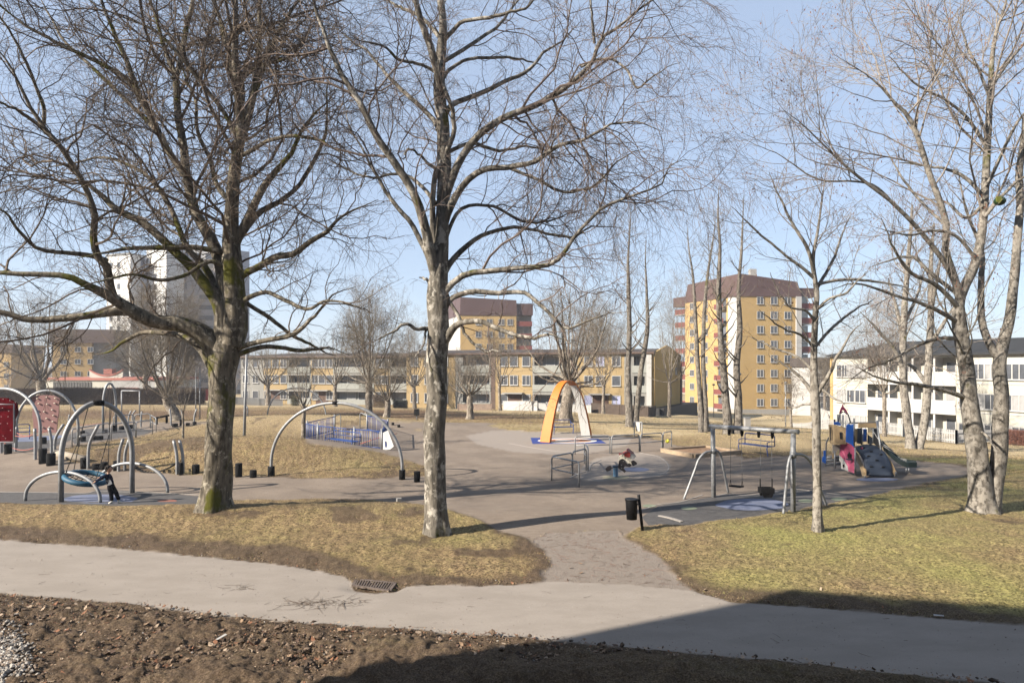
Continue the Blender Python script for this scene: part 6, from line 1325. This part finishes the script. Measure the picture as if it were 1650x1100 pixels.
plate('star_window', M_BLK, [(470,690),(485,680),(492,655),(505,680),(525,690),(515,745),(480,745)], [28.2]*7, .05); plate('shelf', M_NAVY, [(445,750),(530,750),(530,772),(460,768)], [28.1]*4, .08)
plate('blue_column', M_BLP, [(455,300),(480,275),(520,290),(548,280),(548,560),(565,600),(500,545),(450,520)], 28.35, .04)
plate('blue_crest', M_BLP, [(285,255),(310,250),(340,245),(375,275),(370,295),(290,285)], 29.0, .05)
tb = MB(); q = z8([(215,285),(300,290),(300,558),(235,545)], [29.4,28.6,28.6,29.4]); tb.plate(q, .03); tb.plate(z8([(303,290),(450,335),(450,550),(303,558)], [28.55,28.5,28.5,28.55]), .03); tb.plate(z8([(450,335),(380,300),(380,540),(450,550)], [28.5,29.8,29.8,28.5]), .03); tb.build('tan_balcony', M_TAN, tw_)
for x in (235, 262): plate('slot', M_BLK, [(x,320),(x+10,320),(x+12,500),(x+3,500)], 28.95, .04)
plate('slot', M_BLK, [(365,390),(385,385),(388,480),(370,480)], 28.48, .04)
plate('grey_tuft', M_CONC, [(265,560),(370,560),(360,640),(340,620),(320,660),(295,650),(270,680)], 28.9); plate('support_panel', M_TAN, [(262,640),(290,650),(290,750),(262,750)], 29.2)
for x, y0, y1, D in ((297,650,885,28.4), (575,600,978,28.0), (705,985,1010,27.5), (1130,930,990,27.5), (560,200,640,29.8), (820,330,540,29.8), (660,330,560,30.2), (880,230,560,30.4)): tpart('tower_post', M_STEEL_D, tw_, z8([(x, y0), (x, y1)], D), .035, 8)
tpart('net_pole', M_GALV, tw_, z8([(868,240),(925,635)], [29.8, 28.8]), .035, 8); tpart('net_pole', M_GALV, tw_, z8([(850,150),(878,400)], [30.2, 30]), .02, 8)
plate('roof_beam', M_TAN, [(620,265),(865,265),(865,325),(620,330)], 29.8, .08); tpart('roof_rail', M_STEEL_D, tw_, z8([(490,265),(870,258)], 29.9), .03, 8)
plate('tan_side', M_TAN, [(552,345),(605,345),(598,525),(565,525)], 29.9); plate('grey_side', M_NAVY, [(605,335),(655,335),(655,550),(596,540)], 30.1); plate('blue_side', M_BLP, [(665,345),(735,345),(730,515),(655,520)], 30.2); plate('deck_panel', M_NAVY, [(745,420),(815,470),(820,545),(745,545)], 30.2)
plate('dark_side', M_BLK, [(825,350),(870,330),(935,540),(935,640),(905,610),(830,540)], [30,30,29.2,29.1,29.3,29.8]); plate('deck', M_TAN, [(560,585),(900,575),(900,590),(560,600)], 29.5, .5)
mb = MB(); mb.tube(z8([(345,250),(360,150),(405,110)], 29.9), .03, 8); mb.tube(z8([(515,270),(480,150),(420,110)], 29.9), .03, 8); mb.build('roof_frame', M_STEEL_D, tw_); plate('pink_peak', M_PNK, [(355,135),(380,60),(395,40),(405,0),(415,40),(450,80),(480,140),(455,150),(425,95),(400,90),(375,130)], 29.9)
for a_, b_, Da, Db in (((790,330),(920,530),30,29.2), ((830,400),(950,560),30,29.2), ((920,530),(1100,640),29.2,29), ((930,560),(1120,680),29.1,28.9), ((1000,580),(1040,610),29,29), ((680,350),(680,600),28.7,28.7)): tpart('net_rope', M_WPLT, tw_, z8([a_, b_], [Da, Db]), .014, 5)
mb = MB(); mb.ball(z8([(665, 608)], 28.6)[0], .06, n=8); mb.build('pink_knob', M_PNK, tw_)
# slide chute
sp = z8([(935,560),(1010,640),(1110,740),(1200,805),(1290,835),(1400,845)], [30.3,30,29.7,29.4,29.2,29.0]); sq = z8([(960,640),(1040,720),(1130,800),(1220,855),(1300,875),(1420,880)], [29.3,29,28.7,28.5,28.4,28.3])
def interp(a, k): f = k * (len(a) - 1); i = min(int(f), len(a) - 2); return a[i].lerp(a[i+1], f - i)
sl_ = MB(); vs = []; n = 20; prof = ((0, .13), (0.04, .14), (.10, .02), (.3, -.03), (.5, -.04), (.7, -.03), (.90, .02), (.96, .14), (1, .13), (1.0, -.08), (0, -.08))
for i in range(n + 1):
    A_, B_ = Vector(spline([tuple(p) for p in sp], n + 1)[i]), Vector(spline([tuple(p) for p in sq], n + 1)[i])
    if i > 16: k = (i - 16) / 4 * .3; A_, B_ = A_.lerp(B_, k * .8), B_.lerp(A_, k * .5)
    for u, h in prof: vs.append(A_.lerp(B_, u) + Vector((0, 0, h + .1)))
K = len(prof); fs = [(K*i + j, K*i + (j+1) % K, K*i + K + (j+1) % K, K*i + K + j) for i in range(n) for j in range(K)] + [tuple(range(K)), tuple(range(K*n, K*n+K))[::-1]]
sl_.add(vs, fs, False); sl_.build('slide', M_SLD, tw_)
for x in (1272, 1305): tpart('slide_foot', M_GALV, tw_, z8([(x, 880), (x, 930)], 28.4), .03, 8)
plate('guitar_panel', M_BLP, [(145,640),(180,640),(185,720),(192,760),(188,805),(160,815),(128,790),(130,735),(148,715)], 29.6, .04); tpart('speaking_tube', M_STEEL_D, tw_, z8([(180,850),(178,640),(180,540),(205,480),(215,460)], 29.6), .03, 8)
for y in (735, 775, 825): tpart('step_bar', M_STEEL_D, tw_, z8([(185, y), (370, y - 5)], 29.5), .055, 8)
# green feeder and red ornament in the alder
t = thing('bird_feeder', 'dark green round bird feeder hanging in the old alder', 'bird feeder', wp(1612, 323, 20.6)); c = wp(1611, 324, 20.6); mb = MB(); mb.ball(c, .16, (1.05, 1, .85), 12); mb.build('feeder_body', mat('feeder_green', lin(.015, .045, .008), .6), t); tpart('feeder_cord', M_ROPE, t, [c + Vector((0, 0, .1)), c + Vector((0, 0, .75))], .008, 5)
mb = MB(); mb.plate([wp(x, y, 20.6 - .17) for x, y in ((1605,317),(1612,316),(1615,322),(1610,328),(1606,325))], .03); mb.build('yellow_patch', mat('feeder_yellow', lin(.16, .17, .02), .6), t)
# storm drain
dp = G(601, 941); t = thing('storm_drain', 'rusty slatted storm drain grate set in the path edge', 'drain grate', dp); M_RUST = mat('rusty_iron', lin(.09, .065, .052), .8, col2=lin(.20, .16, .135), vscale=14)
cs = [G(574, 934), G(637, 940), G(628, 952.5), G(569, 944)]; zt = sum(c.z for c in cs) / 4 + .012; cs = [Vector((c.x, c.y, zt)) for c in cs]
mb = MB(); mb.plate([c - Vector((0, 0, .022)) for c in cs], .01); mb.build('pit_shade_plate', M_BLK, t)  # flat black plate stands in for the dark hollow under the bars
for a_, b_ in zip(cs, cs[1:] + cs[:1]): mb = MB(); mb.beam(a_, b_, .06, .035); mb.build('frame', M_RUST, t)
for k in range(1, 15):
    a_ = cs[0].lerp(cs[1], k/15); b_ = cs[3].lerp(cs[2], k/15); mb = MB(); mb.beam(a_, b_, .026, .03); mb.build('bar', M_RUST, t)
# ------------------------------------------------------------------ the child leaning on the basket
def skinned(name, verts, edges, radii, m, parent, sub=2):
    """verts in world coordinates; radii per vertex (x, y)"""
    o0 = parent.location if parent else Vector((0,0,0)); me = bpy.data.meshes.new(name); me.from_pydata([tuple(Vector(v) - o0) for v in verts], edges, [])
    o = bpy.data.objects.new(name, me); COL.objects.link(o); md = o.modifiers.new('skin', 'SKIN'); md.use_smooth_shade = True
    sk = me.skin_vertices[0].data
    for i, r in enumerate(radii): sk[i].radius = r if isinstance(r, tuple) else (r, r); sk[i].use_root = i == 0
    s = o.modifiers.new('sub', 'SUBSURF'); s.levels = sub; s.render_levels = sub
    dg = bpy.context.evaluated_depsgraph_get(); dg.update(); ev = o.evaluated_get(dg); me2 = bpy.data.meshes.new_from_object(ev); me2.materials.clear(); me2.materials.append(m)
    for p in me2.polygons: p.use_smooth = True
    bpy.data.objects.remove(o); o = bpy.data.objects.new(name, me2); COL.objects.link(o); o.parent = parent; return o
fc_ = G(188, 811); kid = thing('person', 'child in navy sweater, dark trousers and white shoes leaning back on the basket', 'person', fc_)
D = fc_.y
def kp(x, y, d=0.): return wp(90 + x / 11.79, 730 + y / 11.79, D + d)
SKIN = mat('skin', lin(.50, .29, .20), .6); NAVY = mat('navy_knit', lin(.006, .010, .030), .9, var=.2, vscale=20, spec=.08); TRS = mat('dark_trousers', lin(.009, .009, .013), .9, var=.2, vscale=10, spec=.08); HAIR = mat('dark_hair', lin(.018, .011, .008), .8, bump=.8, bscale=60); SHOE = mat('white_shoe', lin(.65, .62, .55), .7)
# one continuous body of skin, clothing over it
hip = kp(1045, 605); ch = kp(1005, 440); nk = kp(1000, 385); sL = kp(945, 425, -.13); sR = kp(1010, 425, .13); eL = kp(850, 480, -.2); hL = kp(730, 548, -.16); eR = kp(900, 440, .24); hR = kp(820, 462, .3)
kL = kp(1050, 750, -.06); aL_ = kp(1062, 905, -.06); kR = kp(1140, 740, .07); aR_ = kp(1200, 890, .09)
V = [hip, ch, nk, kp(1005, 345), sL, eL, hL, sR, eR, hR, hip + Vector((0, -.07, -.04)), kL, aL_, hip + Vector((.02, .07, -.04)), kR, aR_]
E = [(0,1),(1,2),(2,3),(1,4),(4,5),(5,6),(1,7),(7,8),(8,9),(0,10),(10,11),(11,12),(0,13),(13,14),(14,15)]
skinned('body', V, E, [.05,.05,.036,.04,.045,.032,.022,.045,.032,.022,.04,.035,.025,.04,.035,.025], SKIN, kid)
V = [hip + Vector((.01, 0, -.06)), kp(1030, 530), ch, nk + Vector((0, 0, -.015)), sL, eL, kp(755, 538, -.165), sR, eR, kp(835, 460, .29)]
skinned('sweater', V, [(0,1),(1,2),(2,3),(2,4),(4,5),(5,6),(2,7),(7,8),(8,9)], [(.125,.105),(.118,.1),(.115,.1),.052,.064,.052,.037,.064,.052,.037], NAVY, kid)
V = [hip + Vector((0, 0, .0)), hip + Vector((0, -.06, -.08)), kL, kp(1062, 908, -.06), hip + Vector((.02, .06, -.08)), kR, kp(1202, 893, .088), hip + Vector((-.02, 0, .11))]
skinned('trousers', V, [(0,1),(1,2),(2,3),(0,4),(4,5),(5,6),(0,7)], [(.112,.1),.088,.074,.056,.088,.074,.056,(.108,.095)], TRS, kid)
hd = MB(); hc = kp(1010, 305); hd.ball(hc, .092, (.95, .86, 1.14), 18); fcv = Vector((.72, -.42, -.35)).normalized()
hd.ball(hc + fcv * .085 + Vector((0, 0, -.005)), .016, (1, 1, 1.3), 8)   # nose
hd.ball(hc + Vector((-.01, -.085, -.01)), .02, (.6, .4, 1), 8)          # ear
hd.build('head', SKIN, kid)
hr = MB(); g_ = random.Random(3); hr.ball(hc + Vector((-.028, .004, .022)), .1, (.98, .95, 1.1), 16)
for i in range(60):
    v = Vector((g_.gauss(-.25, 1), g_.gauss(0, 1), g_.gauss(.4, .8))).normalized()
    if v.dot(fcv) > .35 or v.z < -.6: continue
    hr.ball(hc + Vector((-.015, 0, .02)) + Vector((v.x * .098, v.y * .094, v.z * .108)), g_.uniform(.018, .03), n=6)
hr.build('hair', HAIR, kid)
side = fcv.cross(Vector((0, 0, 1))).normalized()
ey = MB()
for s in (-1, 1): ey.ball(hc + fcv * .082 + side * (.032 * s) + Vector((0, 0, .022)), .009, n=6)
ey.build('eyes', HAIR, kid); mo = MB(); mo.ball(hc + fcv * .082 + Vector((0, 0, -.04)), .014, (1.2, 1.2, .4), 8); mo.build('mouth', mat('lips', lin(.35, .13, .11), .6), kid)
for h, dr in ((hL, Vector((-.8, .1, -.45))), (hR, Vector((-.85, .1, -.3)))):
    dr.normalize(); sd_ = dr.cross(Vector((0, 0, 1))).normalized(); up = sd_.cross(dr); V = [h - dr * .01, h + dr * .035, h + dr * .055]; E = [(0,1),(1,2)]; Rr = [.02, (.024,.016), (.022,.014)]
    skinned('palm', V, E, Rr, SKIN, kid, 1)
    for k in range(4):
        b0 = h + dr * .055 + sd_ * (.0125 * (k - 1.5)); l = (.026, .03, .028, .02)[k]; V = [b0, b0 + dr * l - up * .006, b0 + dr * (l * 1.4) - up * .022]; skinned('finger', V, [(0,1),(1,2)], [.0065, .006, .005], SKIN, kid, 1)
    b0 = h + dr * .018 + sd_ * .022; skinned('thumb', [b0, b0 + sd_ * .018 + dr * .012, b0 + sd_ * .024 + dr * .03 - up * .008], [(0,1),(1,2)], [.008, .0075, .006], SKIN, kid, 1)
for a, dx in ((aL_, Vector((-.03, -.11, 0))), (aR_, Vector((.15, -.06, 0)))):
    z = gz(a.x, a.y) + .045; p = Vector((a.x, a.y, z)); dxn = dx.normalized(); skinned('shoe', [p - dxn * .045, p + dxn * .03 + Vector((0,0,.01)), p + dxn * .12 - Vector((0, 0, .012)), p + Vector((0, 0, .045))], [(0,1),(1,2),(0,3)], [(.04,.036),(.042,.038),(.036,.024),.036], SHOE, kid)
mb = MB(); fr_ = lambda x, y: kp(x, y, -.128)
for pts in ([(950,520),(975,495),(1010,490),(1045,515),(1060,545),(1070,580),(1030,600),(1000,560)], [(1000,560),(1030,600),(1000,610),(975,610)], [(935,515),(950,510),(960,530)], [(960,475),(990,465),(1015,475),(985,485)]): mb.plate([fr_(*p) for p in pts], .012)
mb.build('sweater_print', mat('grey_print', lin(.20, .21, .23), .8), kid)
# ------------------------------------------------------------------ grass blades, leaves, stones, twigs
def pts_in(g, N, x0, x1, y0, y1, pw=1.0):
    """random ground points inside the view wedge, denser nearby"""
    y = y0 + (y1 - y0) * g.random(N) ** pw; x = (g.random(N) * 2 - 1) * .8 * y; k = (x > x0) & (x < x1); return x[k], y[k]
def blades(name, N, y0, y1, pw, h, w, cols, seed, keep):
    g = np.random.default_rng(seed); x, y = pts_in(g, N, -60, 60, y0, y1, pw); pa, lk, gr, so, gn, lf, near, south = surf(x, y)
    k = g.random(len(x)) < keep(pa, lk, gr, so, gn, lf, south, x, y); x, y, gn = x[k], y[k], gn[k]; n = len(x); z = gz0(x, y) - .005 + np.where(y < 25, .012, 0)
    C = np.stack([x, y, z], -1); d = nrm(g.normal(size=(n, 3)) * [1, 1, .25] + [0, 0, .55]) * (h * g.uniform(.5, 1.3, n) * (1 + y / 60))[:, None]; s = nrm(np.cross(d, [0, 0, 1.]) + g.normal(size=(n, 3)) * .3) * (w * (.6 + y / 22))[:, None]
    V = np.stack([C - s, C + s, C + d], 1).reshape(-1, 3); Fc = np.arange(3 * n).reshape(-1, 3)
    r = g.random(n); mi = np.where(r < .18 + .75 * gn, 1, np.where(r < .9, 0, 2)); o = mesh_np(name, V, Fc, cols, mi=mi); o['kind'] = 'stuff'; return o
MG = [mat('blade_straw', lin(.15, .105, .055), .9, col2=lin(.57, .43, .24), vscale=4.5), mat('blade_green', lin(.15, .145, .04), .9, col2=lin(.37, .35, .12), vscale=3), mat('blade_brown', lin(.16, .11, .06), .9)]
turf = lambda pa, lk, gr, so, gn, lf, south, x, y: (1 - np.maximum(np.maximum(pa, lk), gr)) * (1 - so * .93) * (1 - lf * .6) * (~(south > .5)) * (.35 + .65 * np.clip(fbm(x, y, 1.3, 61) * 2 + .5, 0, 1))
blades('grass', 620000, 12, 32, 1.25, .042, .0045, MG, 1, turf)
blades('grass', 230000, 28, 75, 1.3, .05, .006, MG, 2, turf)
blades('moss_patches', 60000, 8.5, 14, 1, .02, .004, [MG[1], mat('moss_green', lin(.17, .20, .03), .9), MG[2]], 3, lambda pa, lk, gr, so, gn, lf, south, x, y: (south > .5) * np.clip((gn - .45) * 3, 0, 1) * (1 - pa))
def flakes(name, N, y0, y1, pw, size, mats, seed, keep, lift=.012, asp=.6, curl=.35):
    g = np.random.default_rng(seed); x, y = pts_in(g, N, -60, 60, y0, y1, pw); q = surf(x, y); k = g.random(len(x)) < keep(*q[:6], q[7], x, y); x, y, so = x[k], y[k], q[7][k]; n = len(x)
    z = gz0(x, y) + lift + np.where(so > .5, .06, 0); s = size * g.uniform(.5, 1.3, n) ; a = g.random(n) * 6.28
    u = np.stack([np.cos(a), np.sin(a), g.normal(size=n) * .35], -1) * s[:, None]; v = np.stack([-np.sin(a), np.cos(a), g.normal(size=n) * .35], -1) * (s * asp)[:, None]; up = np.zeros((n, 3)); up[:, 2] = s * curl * g.random(n)
    C = np.stack([x, y, z], -1); V = np.stack([C - u + up, C - v * .9 - u * .2, C + u * .7 - v * .5, C + u + up, C + u * .2 + v, C - u * .6 + v * .6], 1).reshape(-1, 3); b = np.arange(n)[:, None, None] * 6
    Q = (b + np.array([[0,1,4,5],[1,2,3,4]])[None]).reshape(-1, 4); mi = np.repeat(g.integers(0, len(mats), n), 2); o = mesh_np(name, V, Q, mats, mi=mi); o['kind'] = 'stuff'; return o
ML = [mat('leaf_tan', lin(.30, .20, .125), .85), mat('leaf_pale', lin(.42, .32, .23), .85), mat('leaf_russet', lin(.25, .115, .06), .85), mat('leaf_dark', lin(.10, .06, .04), .85)]
flakes('fallen_leaves', 2400, 8.6, 16, 1.0, .05, ML, 5, lambda pa, lk, gr, so, gn, lf, south, x, y: (1 - pa) * (1 - gr) * (1 - lk * .85) * (.25 + .5 * so + .4 * (south > .5)))
flakes('leaf_litter', 60000, 9, 34, 1.2, .018, ML + [ML[3]], 6, lambda pa, lk, gr, so, gn, lf, south, x, y: (1 - pa * .997) * (1 - gr * .99) * (.05 + so * .9) * (1 - lk * .97))
flakes('leaf_litter', 30000, 30, 72, 1.2, .035, ML + [ML[3]], 7, lambda pa, lk, gr, so, gn, lf, south, x, y: (1 - gr) * np.clip(lf + .25 * so + .03 + .8 * np.exp(-(((x + 9) / 9)**2 + ((y - 30.5) / 1.2)**2)), 0, 1))
def stones(name, X, Y, S, m, seed, sink=.3, up=.0):
    g = np.random.default_rng(seed); n = len(X); ico = np.array([(0,0,1),(.9,0,.35),(.28,.85,.35),(-.72,.53,.35),(-.72,-.53,.35),(.28,-.85,.35),(.72,.53,-.35),(-.28,.85,-.35),(-.9,0,-.35),(-.28,-.85,-.35),(.72,-.53,-.35),(0,0,-1)], float)
    t = np.array([(0,1,2),(0,2,3),(0,3,4),(0,4,5),(0,5,1),(1,6,2),(2,6,7),(2,7,3),(3,7,8),(3,8,4),(4,8,9),(4,9,5),(5,9,10),(5,10,1),(1,10,6),(11,7,6),(11,8,7),(11,9,8),(11,10,9),(11,6,10)])
    sc = S[:, None, None] * g.uniform(.65, 1.2, (n, 1, 3)) * [1, 1, .7]; V = ico[None] * (1 + .25 * g.normal(size=(n, 12, 1))) * sc; a = g.random(n) * 6.28; ca, sa = np.cos(a)[:, None], np.sin(a)[:, None]
    V = np.stack([V[..., 0] * ca - V[..., 1] * sa, V[..., 0] * sa + V[..., 1] * ca, V[..., 2]], -1); Z = gz0(X, Y) + S * (.7 - sink) * .7 + up; V += np.stack([X, Y, Z], -1)[:, None]
    Fc = (np.arange(n)[:, None, None] * 12 + t[None]).reshape(-1, 3); o = mesh_np(name, V.reshape(-1, 3), Fc, m, mi=np.repeat(g.integers(0, len(m), n), 20)); o['kind'] = 'stuff'; return o
g = np.random.default_rng(9)
MST = [mat('stone_grey', lin(.27, .25, .23), .9, var=.2), mat('stone_pale', lin(.44, .41, .37), .9, var=.2), mat('stone_brown', lin(.22, .17, .13), .9, var=.2)]
MCL = [mat('soil_clod', lin(.12, .082, .056), .97, var=.3, vscale=12, bump=.6), mat('soil_clod_light', lin(.19, .135, .095), .97, var=.3, vscale=12, bump=.6), mat('soil_clod_dark', lin(.06, .04, .026), .97, var=.3, bump=.5)]
n = 5200; X = g.normal(-8.2, .75, n); Y = g.normal(10.3, .75, n); k = (X < -6.7 - (Y - 9.6) * .9 + g.normal(size=n) * .15) & (Y > 8.8) & (Y < 12.4); stones('gravel_heap', X[k], Y[k], g.uniform(.015, .042, k.sum()), MST, 1, up=.1)
x, y = pts_in(g, 52000, -14, 14, 8.6, 15.5, .95); q = surf(x, y); lum = fbm(x, y, .9, 71, 4); k = (q[7] > .5) & (q[0] < .05) & (g.random(len(x)) < np.clip(.35 + lum * 2.2, .08, 1)); x, y = x[k], y[k]
stones('soil_clods', x, y, .004 + .055 * g.random(len(x)) ** 9, MCL, 2, sink=.45, up=.06)
x, y = pts_in(g, 30000, -25, 25, 10, 21, 1); q = surf(x, y); k = (q[7] < .5) & (q[0] < .05) & (q[1] < .05) & (q[2] < .05) & (g.random(len(x)) < q[3] * .55); stones('soil_clods', x[k], y[k], .008 + .02 * g.random(k.sum()) ** 2, MCL, 3, sink=.3)
x, y = pts_in(g, 5200, -14, 14, 8.6, 20, 1); q = surf(x, y); k = (g.random(len(x)) < np.where(q[7] > .5, .8, q[3] * .5)) & (q[0] < .5) & (q[1] < .3) & (q[2] < .5); stones('pebbles', x[k], y[k], .008 + .014 * g.random(k.sum()), MST, 4, up=.03 * (q[7][k] > .5))
x, y = pts_in(g, 3000, -16, 16, 9.5, 18, 1); q = surf(x, y); k = (q[0] > .5) | ((q[1] > .5) & (g.random(len(x)) < .3)); x, y = x[k], y[k]; stones('pebbles', x, y, .004 + .006 * g.random(len(x)), MST + [MCL[0]], 5)
def sticks(name, X, Y, L, r, m, seed, lift=.01):
    g = np.random.default_rng(seed); n = len(X); P = np.empty((n, 5, 3)); a = g.random(n) * 6.28; P[:, 0, 0] = X; P[:, 0, 1] = Y
    for k in range(1, 5): a = a + g.normal(size=n) * .35; P[:, k, 0] = P[:, k-1, 0] + np.cos(a) * L / 4; P[:, k, 1] = P[:, k-1, 1] + np.sin(a) * L / 4
    P[..., 2] = gz0(P[..., 0], P[..., 1]) + lift + g.random((n, 1)) * .008; o = new(); tubes(P, np.repeat((r * g.uniform(.6, 1.3, n))[:, None], 5, 1) * np.linspace(1, .5, 5)[None], 4, o)
    ob = mesh_np(name, np.concatenate(o[0]), np.concatenate(o[1]), m); ob['kind'] = 'stuff'
MTW = mat('fallen_twig', lin(.10, .07, .05), .9)
c1, c2, c3 = G(385, 948), G(530, 970), G(515, 975)
X = np.concatenate([g.normal(c1.x, .16, 14), g.normal(c2.x, .4, 60), g.normal(c3.x - .3, .2, 30)]); Y = np.concatenate([g.normal(c1.y, .05, 14), g.normal(c2.y, .1, 60), g.normal(c3.y, .08, 30)]); sticks('fallen_twigs', X, Y, g.uniform(.08, .45, len(X)), .0035, MTW, 1)
x, y = pts_in(g, 1500, -14, 14, 9.5, 20, 1); q = surf(x, y); k = (q[2] < .9) & (q[0] < .5) | (g.random(len(x)) < .12); sticks('fallen_twigs', x[k], y[k], g.uniform(.05, .25, k.sum()), .003, MTW, 2, .015)
x = g.uniform(-.2, 4.5, 500); y = g.uniform(14, 18.5, 500); q = surf(x, y); k = q[1] > .3; sticks('fallen_twigs', x[k], y[k], g.uniform(.06, .3, k.sum()), .003, mat('twig_reddish', lin(.22, .12, .09), .9), 3)
# single bits lying about
def scrap(label, px, py, pts, m, name='paper_scrap', th=.006, lift=.03, tilt=.3):
    f = G(px, py); mb = MB(); mb.plate([(f.x + x, f.y + y, f.z + lift + tilt * y) for x, y in pts], th); tag(mb.build(name, m, origin=f), label, 'litter')
scrap('white paper scrap lying on the dug soil near the left front', 357, 1037, [(-.07, -.06), (-.03, -.07), (.07, .05), (.03, .07)], M_WPLT, lift=.12)
scrap('pale flat stone at the lower edge of the dug soil', 665, 1093, [(-.1, -.04), (-.02, -.08), (.08, -.05), (.1, .03), (0, .08), (-.09, .05)], MST[1], 'flat_stone', .05, .08, 0)
scrap('white scrap lying in the dark soil beyond the shaded path', 1512, 995, [(-.09, -.01), (.08, -.03), (.1, .0), (-.07, .03)], M_WPLT, lift=.05)

# ------------------------------------------------------------------ air: one closed box of thin even haze round the place
hm = bpy.data.materials.new('air_haze'); hm.use_nodes = True; hn = hm.node_tree.nodes; hn.remove(hn['Principled BSDF'])
pv = hn.new('ShaderNodeVolumePrincipled'); pv.inputs['Density'].default_value = 0.0005; pv.inputs['Color'].default_value = (.82, .88, 1, 1); pv.inputs['Anisotropy'].default_value = .2
hm.node_tree.links.new(pv.outputs[0], hn['Material Output'].inputs['Volume'])
hb = MB(); hb.box((0, 240, 12), (1000, 680, 64)); ho = hb.build('haze', hm); ho['kind'] = 'stuff'
